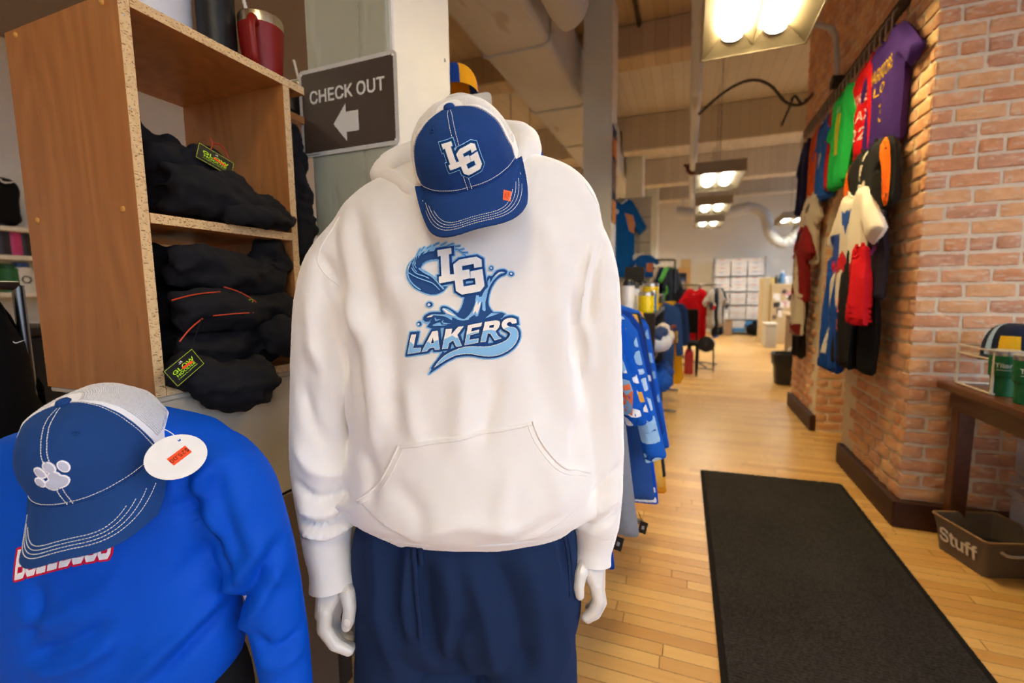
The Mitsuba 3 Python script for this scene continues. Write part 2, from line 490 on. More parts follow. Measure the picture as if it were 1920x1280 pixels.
for Y in (5.6, 8.4, 11.2, 13.2):
    add('ceiling_beam', to_mesh(to_m3(box(LEFT, RIGHT, Y, Y + .34, 3.62 if Y > 6 else 3.85, CEIL, .015)) - to_m3(box(-1.83, -1.14, Y - 1, Y + 1, 3.3, 3.98))), 'ceiling_paint' if Y > 6 else 'ceiling_wood', kind='structure', label='painted ceiling beam across the room')
add('ceiling_dropped', box(LEFT, -1.95, FRONT, 4.6, 2.98, 3.06), 'paint', '#857a70', kind='structure', label='low grey-brown ceiling over the left part of the shop')
# the shop front behind the camera
wins = [sg.box(1.0, .35, 2.3, 3.5), sg.box(2.45, .35, RIGHT - .15, 3.5)]
wf = prism(sg.box(LEFT, 0, RIGHT, CEIL).difference(so.unary_union(wins)), .15)
wf.apply_transform(np.array([[1, 0, 0, 0], [0, 0, 1, FRONT - .15], [0, 1, 0, 0], [0, 0, 0, 1]], float)); wf.fix_normals()
add('wall_shop_front', wf, 'plaster', kind='structure', label='shop front wall with large windows')
for i, w in enumerate(wins):
    x0, z0, x1, z1 = w.bounds
    fr = prism(w.buffer(-.005).difference(w.buffer(-.05)), .06)
    fr.apply_transform(np.array([[1, 0, 0, 0], [0, 0, 1, FRONT - .1], [0, 1, 0, 0], [0, 0, 0, 1]], float)); fr.fix_normals()
    add(f'window_{i + 1}', fr, 'paint', '#3b3a38', kind='structure', label='dark framed shop window')
    add('pane', grid(np.array([[[x0 + .04, FRONT - .07, z0 + .04], [x1 - .04, FRONT - .07, z0 + .04]], [[x0 + .04, FRONT - .07, z1 - .04], [x1 - .04, FRONT - .07, z1 - .04]]])), 'pane', parent=f'window_{i + 1}')

fr = prism(sg.box(-2.6, .9, 1.7, 3.5).buffer(-.005).difference(so.unary_union([sg.box(-2.55, .95, -.5, 3.45), sg.box(-.44, .95, 1.65, 3.45)])), .06)
fr.apply_transform(np.array([[0, 0, 1, RIGHT + .02], [1, 0, 0, 0], [0, 1, 0, 0], [0, 0, 0, 1]], float)); fr.fix_normals()
add('window_3', fr, 'paint', '#3b3a38', kind='structure', label='dark framed window in the right wall')
for y0_, y1_ in ((-2.56, -.49), (-.45, 1.66)):
    add('pane', grid(np.array([[[RIGHT + .05, y0_, .94], [RIGHT + .05, y1_, .94]], [[RIGHT + .05, y0_, 3.46], [RIGHT + .05, y1_, 3.46]]])), 'pane', parent='window_3')

fr = prism(sg.box(8.2, .9, 13.4, 3.5).buffer(-.005).difference(so.unary_union([sg.box(a, .95, a + 1.66, 3.45) for a in (8.25, 9.96, 11.67)])), .06)
fr.apply_transform(np.array([[0, 0, 1, RIGHT + .02], [1, 0, 0, 0], [0, 1, 0, 0], [0, 0, 0, 1]], float)); fr.fix_normals()
add('window_4', fr, 'paint', '#3b3a38', kind='structure', label='dark framed window at the back of the right wall')
for y0_ in (8.25, 9.96, 11.67):
    add('pane', grid(np.array([[[RIGHT + .05, y0_, .94], [RIGHT + .05, y0_ + 1.67, .94]], [[RIGHT + .05, y0_, 3.46], [RIGHT + .05, y0_ + 1.67, 3.46]]])), 'pane', parent='window_4')

# ---------------- columns
def sage(p, n, uv):
    drip = fbm(p.x * 30, p.y * 30, p.z * 3, 3)
    c = mix((0.37, 0.37, 0.27), (0.42, 0.42, 0.31), fbm(p.x * 4, p.y * 4, p.z * 2, 3))
    return mix(c, (0.52, 0.51, 0.41), smoothstep(0.66, 0.75, drip) * 0.35)


def paint_bump(p, n, uv):
    return fbm(p.x * 90, p.y * 90, p.z * 6, 3) + 0.7 * fbm(p.x * 300, p.y * 300, p.z * 25, 2)


principled('sage_paint', proc(sage), 0.5, spec=0.45, bump=proc(paint_bump, 1e-3), bscale=0.003)
principled('pale_paint', proc(lambda p, n, uv: mix((0.64, 0.65, 0.55), (0.70, 0.71, 0.61), fbm(p.x * 4, p.y * 4, p.z * 2, 3))), 0.5, spec=0.45, bump=proc(paint_bump, 1e-3), bscale=0.002)
principled('cream_paint', proc(lambda p, n, uv: mix((0.76, 0.74, 0.66), (0.80, 0.785, 0.71), fbm(p.x * 5, p.y * 5, p.z * 1.5, 3))), 0.5, spec=0.45, bump=proc(paint_bump, 1e-3), bscale=0.0015)
CX0, CX1 = -1.083, -0.79


def column(Y, lab, dx=0.0, w=.34, paint='pale_paint'):
    k = tag(fresh('column'), lab, kind='structure')
    x0, x1 = CX0 + dx, CX1 + dx
    poly = sg.box(x0, Y, x1, Y + w).buffer(-.012).buffer(.012, quad_segs=3)
    core = prism(poly, CEIL)
    groove = box(x0 + .195, x0 + .204, Y - .01, Y + .004, -.1, CEIL + .1)          # the open joint between the two timbers
    core = to_mesh(to_m3(core) - to_m3(groove))
    add('post', core, paint, parent=k, smooth=25)
    add('side_board', box(x1 - .004, x1 + .012, Y + .008, Y + w - .005, 0, CEIL, .004), 'cream_paint', parent=k)
    return k


column(1.125, 'near sage green timber column carrying the check out sign', paint='sage_paint')
column(4.955, 'second timber column, beside the white hoodie shoulder')
column(8.9, 'third timber column along the aisle', -.05)
column(12.6, 'fourth timber column near the back wall', .0)

# ---------------- overhead duct, pipes
dp = sg.box(-1.80, 3.34, -1.17, 3.95).buffer(-.06).buffer(.06, quad_segs=4)
du = prism(dp, 11.5)
du.apply_transform(np.array([[1, 0, 0, 0], [0, 0, 1, 1.75], [0, 1, 0, 0], [0, 0, 0, 1]], float)); du.fix_normals()
principled('duct_paint', proc(lambda p, n, uv: mix(mix((0.46, 0.45, 0.44), (0.54, 0.53, 0.52), fbm(p.x * 3, p.y * 1.2, p.z * 3, 3)), (0.33, 0.26, 0.2), smoothstep(0.70, 0.78, fbm(p.x * 9, p.y * 2, p.z * 9, 3)) * 0.5)), 0.6)
k = thing('square_duct', 'long square white painted duct running above the columns', 'duct')
add('shell', du, 'duct_paint', parent=k, smooth=30)
for Y in (2.6, 4.0, 5.4, 6.8):
    fl_ = prism(dp.buffer(.02).difference(dp.buffer(-.003)), .03)
    fl_.apply_transform(np.array([[1, 0, 0, 0], [0, 0, 1, Y], [0, 1, 0, 0], [0, 0, 0, 1]], float)); fl_.fix_normals()
    add('flange', fl_, 'duct_paint', parent=k)
k = thing('round_duct', 'white round duct elbow ending beside the second column', 'duct')
add('pipe', tube(np.vstack([[(-0.95, y, 3.5) for y in np.linspace(1.85, 3.75, 6)], [(-0.95 - .1 * (1 - math.cos(t)), 3.75 + .1 * math.sin(t), 3.5) for t in np.linspace(.3, 1.2, 4)]]), .17, 28), 'duct_paint', parent=k, smooth=40)
for y in (2.3, 3.0): add('joint_ring', lathe([(.168, -.015), (.18, -.015), (.18, .015), (.168, .015)], 28).apply_transform(np.array([[1, 0, 0, -0.95], [0, 0, 1, y], [0, 1, 0, 3.5], [0, 0, 0, 1]], float)), 'duct_paint', parent=k)
k = thing('overhead_pipe', 'white pipe hung under the ceiling along the aisle, with a rusty clamp', 'pipe')
add('pipe', tube([(0.02, y, 3.28) for y in np.linspace(1.2, 12.2, 14)], .055, 16), 'duct_paint', parent=k, smooth=60)
for y in (8.6,):
    add('clamp', tube([(0.02 + .085 * math.cos(a), y, 3.28 + .085 * math.sin(a)) for a in np.linspace(0, 2 * np.pi, 24, endpoint=False)], .03, 8, closed=True), 'paint', '#5a2416', parent=k, label='rusty red clamp', smooth=40)
    add('clamp_ear', tube([(0.1, y, 3.3), (.26, y, 3.34)], .025, 8), 'paint', '#5a2416', parent=k, smooth=40)
    add('clamp_ear', tube([(-.06, y, 3.3), (-.12, y, 3.36)], .025, 8), 'paint', '#5a2416', parent=k, smooth=40)
for y in (5.4, 10.5):
    add('hanger', tube([(0.02, y, 3.3), (0.02, y, CEIL)], .012, 8), 'duct_paint', parent=k)
p0, p1 = at(1155, 108, Z=3.9), at(1292, 85, Z=3.9)
add('conduit', tube([(p0[0] - .1, p0[1], 3.9), (1.03, p0[1], 3.9)], .022, 8), 'duct_paint', smooth=60, label='thin white conduit crossing the ceiling before the second column', cat='conduit')
p0 = at(1190, 0, Z=4.17); p1 = at(1222, 150, Z=4.17)
add('conduit', tube([(p0[0], p0[1] - 1, 4.17), (p0[0], 5.6, 4.17)], .022, 8), 'paint', '#40301f', smooth=60, label='thin dark conduit along the ceiling planks', cat='conduit')
# white pipe with a drop near the jerseys
c0 = at(1567, 55, Y=4.2); c1 = at(1571, 148, Y=4.2)
k = thing('drop_pipe', 'white pipe dropping from the ceiling in front of the shirt rail', 'pipe')
add('pipe', tube(resample([(c0[0] - .62, 4.2, c0[2] + .12), (c0[0] - .12, 4.2, c0[2] + .06), (c0[0], 4.2, c0[2]), (c1[0], 4.2, c1[2])], 14), .02, 10), 'duct_paint', parent=k, smooth=60)
add('fitting', tube([(c1[0] - .04, 4.2, c1[2] - .02), (c1[0] + .16, 4.2, c1[2] - .03)], [.05, .035], 12), 'paint', '#2c2722', parent=k, smooth=40, label='dark metal fitting')
def wire(pts, r, lab, Y):
    P = spline([at(u, v, Y=Y) for u, v in pts], 40)
    add('cable', tube(P, r, 6), 'paint', '#4a4138', smooth=60, label=lab, cat='cable')
wire([(1310, 215), (1370, 165), (1410, 150), (1450, 165), (1480, 195), (1505, 195), (1525, 175), (1560, 150), (1600, 140)], .014, 'dark cable sagging in a loop left of the shirt rail', 5.2)
wire([(1465, 235), (1482, 195), (1490, 180), (1505, 195), (1512, 185)], .012, 'short looped cable hanging below the dark cable', 5.3)
# white flexible duct by the back wall
k = thing('flexible_duct', 'white flexible duct bent in a U at the back', 'duct')
P = spline([at(u, v, Y=13.0) for u, v in ((1400, 388), (1432, 400), (1440, 425), (1452, 448), (1472, 455), (1490, 442), (1503, 415))], 60)
add('hose', tube(P, .13 + .008 * np.sin(np.arange(60) * 1.9), 18), 'duct_paint', parent=k, smooth=60)
P = [at(u, v, Y=12.9) for u, v in ((1268, 398), (1330, 402), (1402, 390))]
add('header', tube(spline(P, 12), .15, 18), 'duct_paint', parent=k, smooth=60)
for q in (P[0] + [.15, 0, 0], P[1]): add('strap', tube([q + [0, 0, .1], (q[0], q[1], CEIL)], .012, 6), 'duct_paint', parent=k)

# ---------------- fluorescent fixtures
scene['tube_light'] = {'type': 'twosided', 'bsdf': {'type': 'diffuse', 'reflectance': {'type': 'rgb', 'value': [.8, .8, .8]}}}
principled('dimmed_enamel', (0.125, 0.104, 0.070), 0.45)  # enamel darkened and tinted so the lit reflectors read cream


def troffer(x0, y0, lab, z=2.72, w=.61, L=1.2, hang=True, lamp=LAMP):
    k = thing('ceiling_light', lab, 'light fixture', 'fluorescent ceiling lights of the shop')
    x1, y1, h = x0 + w, y0 + L, .13
    t = .012
    add('housing', [box(x0, x1, y0, y1, z + h, z + h + .02), box(x0, x0 + t, y0, y1, z, z + h), box(x1 - t, x1, y0, y1, z, z + h), box(x0, x1, y0, y0 + t, z, z + h), box(x0, x1, y1 - t, y1, z, z + h)], 'paint', '#8d8577', parent=k)
    xm = (x0 + x1) / 2
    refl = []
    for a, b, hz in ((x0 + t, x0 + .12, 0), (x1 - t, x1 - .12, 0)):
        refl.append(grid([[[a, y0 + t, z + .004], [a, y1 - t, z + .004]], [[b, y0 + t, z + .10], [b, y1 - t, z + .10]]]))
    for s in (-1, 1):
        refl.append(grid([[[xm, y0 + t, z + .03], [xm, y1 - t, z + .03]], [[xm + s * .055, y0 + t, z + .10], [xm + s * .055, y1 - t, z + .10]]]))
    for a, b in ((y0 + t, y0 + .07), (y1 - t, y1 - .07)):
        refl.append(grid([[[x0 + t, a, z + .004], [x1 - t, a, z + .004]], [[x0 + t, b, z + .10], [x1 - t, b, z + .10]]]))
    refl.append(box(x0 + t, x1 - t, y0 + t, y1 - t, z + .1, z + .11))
    add('reflector', refl, 'dimmed_enamel', parent=k)
    for cx in (x0 + .185, x1 - .185):
        a = np.linspace(-np.pi / 2, np.pi / 2, 7)
        R = np.stack([np.sin(a), 0 * a, -np.cos(a)], 1) * [.062, 0, .04]
        ring0, ring1 = R + [cx, y0 + .075, z + .098], R + [cx, y1 - .075, z + .098]
        m = grid([ring0, ring1])
        if (m.face_normals[:, 2] > 0).mean() > .5: m.invert()
        add('light_tube', m, 'tube_light', parent=k, smooth=True, emitter={'type': 'area', 'radiance': {'type': 'rgb', 'value': list(lamp)}})
    if hang:
        for yy in (y0 + .2, y1 - .2):
            add('suspension_rod', tube([(xm, yy, z + h), (xm, yy, (2.98 if x0 < -2 and y0 < 4 else CEIL) - .005)], .006, 6), 'paint', '#8d8577', parent=k)


troffer(.03, 2.24, 'near fluorescent fixture hanging over the black runner mat', lamp=LAMP_NEAR)
troffer(.04, 6.62, 'second fluorescent fixture over the aisle, just past the rusty clamp', lamp=LAMP_FAR)
troffer(.08, 9.0, 'third fluorescent fixture over the aisle', lamp=LAMP_FAR)
troffer(.10, 11.22, 'farthest fluorescent fixture of the aisle row', lamp=LAMP_FAR)
troffer(1.88, 11.45, 'fluorescent fixture at the back right, in front of the bent white duct', lamp=LAMP_FAR)
for x, y, lp, lab in ((-.3, -1.2, LAMP, 'unseen fluorescent fixture added behind the viewer'), (-2.9, 0.2, LAMP, 'fluorescent fixture over the left part of the shop'), (-2.6, 5.8, LAMP_FAR, 'unseen fluorescent fixture added behind the near column'), (-2.4, 9.8, LAMP_FAR, 'unseen fluorescent fixture added left of the third column'),  # unseen fixtures, most added to brighten the far room and the pier
                      (2.3, 7.6, LAMP_FAR, 'unseen fluorescent fixture added behind the brick wall'), (2.7, 9.9, LAMP_FAR, 'unseen fluorescent fixture added farther behind the brick wall'), (-2.2, 12.4, LAMP_FAR, 'unseen fluorescent fixture added at the back left'), (2.0, -.6, LAMP_TABLE, 'unseen fluorescent fixture near the brown table, raised to light the brick pier')):
    troffer(x, y, lab, lamp=lp)

# ---------------- runner mat
def mat_color(p, n, uv):
    a = noise(p.x * 190, p.y * 190, 3)
    rib = 0.5 + 0.5 * dr.sin(p.y * 2 * np.pi / 0.013 + 2.5 * noise(p.x * 120, p.y * 30, 1))
    return mix((0.012, 0.0105, 0.0095), (0.05, 0.045, 0.042), a * 0.6 + rib * 0.25 + fbm(p.x * 5, p.y * 5, 1, 3) * 0.3)


principled('mat_pile', proc(mat_color), 0.95, spec=0.1, bump=proc(lambda p, n, uv: noise(p.x * 190, p.y * 190, 3) + noise(p.x * 380, p.y * 380, 5), 1e-3), bscale=0.005)
k = thing('runner_mat', 'long charcoal ribbed runner mat on the wooden floor', 'mat')
mp = sg.Polygon([(.109, 3.236), (.932, 3.298), (1.02, .55), (.155, .55)])
mp = sg.Polygon([(.112, 3.245), (.93, 3.292), (.925, .3), (.142, .3)])
b_ = prism(mp.buffer(-.02).buffer(.02, quad_segs=3), .004); b_.apply_translation((0, 0, .001))
add('rubber_border', b_, 'flat', '#171413', parent=k)
pl = prism(mp.buffer(-.022), .006); pl.apply_translation((0, 0, .0015))
add('pile', pl, 'mat_pile', parent=k)
# ================================================================== CLOTH AND BODIES
def adjacency(m):
    from scipy.sparse import coo_matrix
    e = m.edges_unique
    n = len(m.vertices)
    A = coo_matrix((np.ones(len(e) * 2), (np.r_[e[:, 0], e[:, 1]], np.r_[e[:, 1], e[:, 0]])), shape=(n, n)).tocsr()
    d = np.asarray(A.sum(1)).ravel()
    from scipy.sparse import diags
    return diags(1 / np.maximum(d, 1)) @ A


def relax(m, it=10, lam=0.5, taubin=True, mask=None):
    A = adjacency(m)
    V = np.array(m.vertices)
    w = 1.0 if mask is None else mask[:, None]
    for _ in range(it):
        V = V + lam * w * (A @ V - V)
        if taubin: V = V - (lam + 0.03) * w * (A @ V - V)
    m.vertices = V
    return m


def blend(parts, size=0.008, it=8, taubin=False):
    """Union of closed meshes, refined and smoothed so that they flow into each other."""
    u = to_m3(parts[0]) if not hasattr(parts[0], 'to_mesh') else parts[0]
    for p in parts[1:]:
        u = u + (p if hasattr(p, 'to_mesh') else to_m3(p))
    m = to_mesh(u.refine_to_length(size))
    m.merge_vertices(digits_vertex=6)
    return relax(m, it, 0.5, taubin)


def chain(joints, seg=18):
    """Hulls of spheres along joints [(point, radius), ...]."""
    S = [m3.Manifold.sphere(r, seg).translate(np.asarray(p, float).tolist()) for p, r in joints]
    u = S[0]
    for a, b in zip(S[:-1], S[1:]):
        u = u + m3.Manifold.batch_hull([a, b])
    return u


def superring(cx, cd, rx, df, db, n=56, e=2.3):
    """A ring in (x, d): half width rx, front depth df, back depth db about (cx, cd)."""
    a = np.arange(n) * 2 * np.pi / n
    c, s = np.cos(a), np.sin(a)
    x = np.sign(c) * np.abs(c) ** (2 / e) * rx
    d = np.where(s > 0, db, df) * np.sign(s) * np.abs(s) ** (2 / e)
    return np.stack([cx + x, cd + d], 1)


class Local:
    """A figure's own upright frame: x to the viewer's right, d away from the viewer, z up."""
    def __init__(s, u, v, D, turn=0.0):
        s.o = at(u, v, D=D) * [1, 1, 0]
        a = math.atan2(CAM[1, 0], CAM[0, 0]) + math.radians(turn)
        s.ex, s.ed = np.array([math.cos(a), math.sin(a), 0]), np.array([-math.sin(a), math.cos(a), 0])
        s.M = place(s.o, s.ex, s.ed, (0, 0, 1))

    def p(s, u, v, d=0.0):
        r = ray(u, v)
        t = (d - s.ed @ (EYE - s.o)) / (s.ed @ r)
        q = EYE + t * r - s.o
        return np.array([q @ s.ex, d, q[2]])

    def xz(s, u, v, d=0.0):
        return s.p(u, v, d)[[0, 2]]


def body_loft(L, rows, n=64, e=2.3, step=0.02):
    """rows: (v, uL, uR, front, back[, centre d]) read off the photograph at the figure's depth; smooth loft along z."""
    R = []
    for r in rows:
        cd = r[5] if len(r) > 5 else 0.0
        a, b = L.p(r[1], r[0], cd), L.p(r[2], r[0], cd)
        R.append(((a[2] + b[2]) / 2, (a[0] + b[0]) / 2, (b[0] - a[0]) / 2, r[3], r[4], cd))
    R = np.array(sorted(R))
    f = PchipInterpolator(R[:, 0], R[:, 1:])
    zs = np.linspace(R[0, 0], R[-1, 0], max(3, int((R[-1, 0] - R[0, 0]) / step)))
    rings = []
    for z in zs:
        cx, rx, df, db, cd = f(z)
        ring = superring(cx, cd, rx, df, db, n, e)
        rings.append(np.c_[ring, np.full(n, z)])
    return loft(rings)


def limb(pts, rad, n=24, flat=None):
    P = spline(pts, 40)
    t = np.linspace(0, 1, len(rad))
    r = PchipInterpolator(t, rad)(np.linspace(0, 1, 40))
    return tube(P, r, n)


def folds(m, L, items, frame=None, side=-1):
    """Push vertices along their normals: items (pixel polyline, amplitude, width[, d]) seen on the side facing the viewer."""
    V, N = np.array(m.vertices), np.array(m.vertex_normals)
    w = np.clip(side * N[:, 1] * 1.6 + 0.15, 0, 1) if side else np.ones(len(V))
    P = shapely.points(V[:, 0], V[:, 2])
    total = np.zeros(len(V))
    for it in items:
        line, amp, wid = it[:3]
        dd = it[3] if len(it) > 3 else -0.12
        q = np.array([L.xz(u, v, dd) for u, v in line])
        if len(q) > 2: q = spline(q, 24)
        ls = sg.LineString(q)
        dist = shapely.distance(P, ls)
        near = dist < 3 * wid
        if not near.any(): continue
        s = np.zeros(len(V)); s[near] = shapely.line_locate_point(ls, P[near]) / ls.length
        taper = np.clip(np.minimum(s + .12, 1.12 - s) * 4, 0, 1)
        total += amp * np.exp(-(dist / wid) ** 2) * np.where(near, taper, 0)
    m.vertices = V + N * (total * w)[:, None]
    return m


def crumple(m, amp, scale, seed=0, stretch=(1, 1, 1)):
    V, N = np.array(m.vertices), np.array(m.vertex_normals)
    f = meshkit.fbm(V * np.array(stretch) / scale, 3, seed) - 0.5
    m.vertices = V + N * (amp * 2 * f)[:, None]
    return m


def front_of(m, facing=-0.05):
    """d of the front surface over (x, z), from the vertices that face the viewer."""
    N = m.vertex_normals
    k = N[:, 1] < facing
    V = m.vertices[k]
    # keep the frontmost of each small cell
    cell = np.round(V[:, [0, 2]] / 0.006).astype(int)
    order = np.lexsort((V[:, 1], cell[:, 1], cell[:, 0]))
    c = cell[order]
    first = np.r_[True, (np.diff(c, axis=0) != 0).any(1)]
    V = V[order][first]
    from scipy.interpolate import NearestNDInterpolator
    lin_, near_ = LinearNDInterpolator(V[:, [0, 2]], V[:, 1]), NearestNDInterpolator(V[:, [0, 2]], V[:, 1])

    def f(x, z):
        a = lin_(x, z)
        return np.where(np.isnan(a), near_(x, z), a)
    return f


def conform(poly, surf, t0, t1, size=0.008):
    """A slab of cloth lying on the front surface, from t0 to t1 metres in front of it; poly in (x, z)."""
    out = []
    for p in polys(poly):
        p = p.segmentize(size)
        cs = m3.CrossSection([np.array(p.exterior.coords)[:-1]] + [np.array(h.coords)[:-1] for h in p.interiors], m3.FillRule.EvenOdd)
        m = to_mesh(m3.Manifold.extrude(cs, t1 - t0).refine_to_length(size))
        V = m.vertices
        out.append(trimesh.Trimesh(np.c_[V[:, 0], surf(V[:, 0], V[:, 1]) - t0 - V[:, 2], V[:, 1]], m.faces, process=False))
    m = trimesh.util.concatenate(out)
    m.invert() if m.volume < 0 else None
    return m


def decal(layers, surf, size=0.006, off=0.0008, step=0.00025):
    """Printed layers [(polygon in (x, z), colour)] lying on the front surface as one mesh with a flat colour per layer."""
    ms, cs = [], []
    for i, (g, col) in enumerate(layers):
        s = sheet(g, size)
        if s is None: continue
        V = s.vertices
        ms.append(trimesh.Trimesh(np.c_[V[:, 0], surf(V[:, 0], V[:, 1]) - off - i * step, V[:, 1]], s.faces[:, ::-1], process=False))
        cs.append(np.tile(lin(col), (len(V), 1)))
    return trimesh.util.concatenate(ms), np.vstack(cs)


def ribbon_on(pts, surf, r, off=0.0, n=6):
    """A cord lying on the front surface along (x, z) points."""
    P = np.asarray(pts, float)
    return tube(np.c_[P[:, 0], surf(P[:, 0], P[:, 1]) - off, P[:, 1]], r, n)


def dashes_on(lines, put_, w, L, gap, n=4):
    """Stitches: short capsules along polylines given by a function put_(k) -> 3-D points."""
    out = []
    for P in lines:
        P = np.asarray(P, float)
        t = np.r_[0, np.cumsum(np.linalg.norm(np.diff(P, axis=0), axis=1))]
        s = 0.0
        while s + L < t[-1]:
            q = np.linspace(s, s + L, 3)
            out.append(tube(np.stack([np.interp(q, t, P[:, k]) for k in range(3)], 1), w, n))
            s += L + gap
    return trimesh.util.concatenate(out)


def letters(rows):
    """Block letters drawn as stroke lists on a grid: returns {char: polygon} 1 unit high."""
    return rows
# ================================================================== MANNEQUIN IN THE WHITE HOODIE
L1 = Local(870, 550, 0.92)
M1 = L1.M
W_ = '#ece9e3'
man = thing('mannequin', 'white headless mannequin in a white hoodie and navy sweatpants', 'mannequin')
torso = body_loft(L1, [(288, 815, 975, .055, .07, .03), (297, 795, 1022, .058, .075, .02), (310, 760, 1062, .064, .085, .01), (328, 722, 1088, .07, .095), (350, 686, 1108, .08, .10), (375, 652, 1120, .09, .105), (410, 632, 1127, .10, .11), (455, 628, 1122, .113, .115), (520, 640, 1100, .128, .12),
                       (600, 650, 1086, .135, .12), (690, 655, 1088, .137, .12), (780, 660, 1104, .143, .125), (860, 655, 1119, .155, .135), (905, 651, 1122, .165, .14), (938, 653, 1118, .165, .138), (955, 668, 1105, .152, .13), (962, 690, 1085, .13, .115)], e=2.25)
slL = limb([L1.p(668, 440, .0), L1.p(640, 490, .0), L1.p(617, 600, .0), L1.p(603, 740, -.005), L1.p(601, 860, -.02), L1.p(610, 960, -.03), L1.p(615, 1003, -.035)], [.05, .07, .068, .0625, .060, .058, .05], 28)
slR = limb([L1.p(1082, 430, .0), L1.p(1096, 480, .0), L1.p(1108, 580, .0), L1.p(1116, 720, .0), L1.p(1119, 860, -.01), L1.p(1118, 960, -.02), L1.p(1116, 1000, -.02)], [.05, .062, .060, .056, .056, .054, .047], 28)
hood = blend([torso, slL, slR], 0.0085, 14)
hood = relax(hood, 6, 0.5, True)
hood = folds(hood, L1, [
    # torso, long soft verticals
    ([(640, 560), (668, 620), (690, 720), (700, 830)], 0.01365, .016), ([(655, 640), (662, 720), (676, 790)], -0.0156, .012), ([(720, 560), (735, 660), (740, 790)], -0.00975, .02),
    ([(760, 720), (775, 780), (790, 830)], 0.0078, .015), ([(930, 700), (915, 780), (905, 830)], -0.00975, .016), ([(870, 700), (868, 760), (862, 820)], 0.00975, .018), ([(1040, 560), (1060, 680), (1075, 790)], 0.0117, .018),
    ([(1000, 640), (1015, 720), (1035, 790)], -0.0078, .02), ([(1080, 560), (1086, 640), (1080, 680)], -0.0156, .009),
    ([(690, 400), (720, 470), (730, 560)], 0.0078, .02), ([(1010, 400), (1040, 470), (1055, 560)], 0.0078, .02), ([(665, 470), (690, 540), (700, 600)], -0.0078, .014),
    # around the pocket and hem
    ([(680, 860), (700, 900), (690, 945)], -0.0117, .012), ([(1090, 800), (1085, 850), (1095, 900)], -0.0117, .014), ([(780, 990), (860, 960), (960, 975)], 0.00975, .014), ([(900, 1005), (980, 990), (1060, 950)], -0.0078, .012), ([(740, 900), (790, 940), (800, 985)], -0.0078, .013),
    ([(960, 880), (940, 930), (950, 980)], 0.0078, .014), ([(1030, 880), (1050, 920), (1040, 960)], 0.0078, .013),
    # left sleeve
    ([(612, 500), (628, 570), (645, 640), (656, 700)], -.010, .010, -.03), ([(590, 560), (600, 640), (622, 740)], .010, .014, -.04), ([(640, 420), (652, 480), (668, 560), (674, 640)], .009, .014, -.07), ([(660, 390), (678, 450), (696, 520), (712, 600)], -.008, .012, -.08), ([(690, 620), (705, 700), (722, 800)], .007, .012),
    ([(612, 480), (640, 520), (645, 560)], -0.0156, .009, -.03), ([(590, 640), (625, 700), (655, 790)], 0.0117, .014, -.05), ([(575, 720), (600, 800), (640, 850)], -0.0117, .012, -.05), ([(560, 830), (600, 880), (650, 890)], 0.0117, .011, -.06),
    ([(556, 905), (600, 930), (655, 925)], -0.0156, .009, -.07), ([(562, 950), (600, 965), (655, 945)], 0.01755, .010, -.08), ([(566, 975), (610, 985), (655, 968)], -0.0195, .006, -.08), ([(568, 993), (610, 1003), (658, 990)], 0.0195, .008, -.08),
    ([(620, 560), (628, 640), (622, 720)], -0.0078, .012, -.05),
    # right sleeve
    ([(1108, 470), (1090, 520), (1084, 590)], 0.0195, .012, -.04), ([(1122, 470), (1108, 530), (1100, 600)], -0.0156, .009, -.04), ([(1090, 600), (1100, 680), (1090, 700)], 0.00975, .01, -.04), ([(1150, 560), (1140, 700), (1148, 820)], 0.00585, .014, -.03),
    ([(1165, 880), (1135, 900), (1105, 930)], -0.0117, .009, -.06), ([(1162, 925), (1135, 945), (1100, 960)], 0.0117, .009, -.06), ([(1160, 960), (1130, 975), (1090, 985)], -0.0117, .008, -.06)])
hood = crumple(hood, .0035, .10, 3, (1, 1, .5))
hood = crumple(hood, .0012, .03, 9)
hood = relax(hood, 2, 0.4, False)
hk = add('hoodie', moved(hood, M1), 'felt', W_, True, parent=man, label='white pullover hoodie with a blue water and lettering print')
surf1 = front_of(hood)
# sleeve heads: raised seam lines
def seam(pts, dd, r=.0014, off=.0004, part='seam', col=W_):
    q = spline([L1.xz(u, v, dd) for u, v in pts], 30)
    add(part, moved(ribbon_on(q, surf1, r, off), M1), 'felt', col, True, parent=hk)
seam([(634, 405), (608, 455), (599, 490), (612, 512), (639, 538)], -.05)
seam([(1098, 345), (1128, 395), (1135, 430)], -.04)
# kangaroo pocket
pk = [(745, 838), (775, 828), (1000, 795), (1008, 818), (1026, 848), (1060, 885), (1119, 911), (1116, 932), (1075, 975), (1010, 1010), (930, 1026), (850, 1025), (770, 1006), (700, 978), (656, 953), (692, 928), (722, 885)]
pq = sg.Polygon([L1.xz(u, v, -.145) for u, v in pk]).buffer(-.002).buffer(.002)
add('pocket', moved(relax(conform(pq, surf1, -.002, .0045, .007), 3, .4, False), M1), 'felt', W_, 40, parent=hk, label='kangaroo pocket')
for pts in ([(745, 838), (722, 885), (692, 928), (656, 953)], [(1000, 795), (1008, 818), (1026, 848), (1060, 885), (1119, 911)]):
    for ins, rr in ((0, .0024), (10, .0011)):
        q = spline([L1.xz(u + (ins if pts[0][0] < 800 else -ins), v + ins * .4, -.145) for u, v in pts], 30)
        add('pocket_welt', moved(ribbon_on(q, surf1, rr, .0045), M1), 'felt', W_, True, parent=hk)
q = spline([L1.xz(u, v, -.145) for u, v in ((748, 843), (880, 820), (999, 801))], 20)
add('pocket_stitching', moved(ribbon_on(q, surf1, .0009, .005), M1), 'felt', '#e2ded6', True, parent=hk)
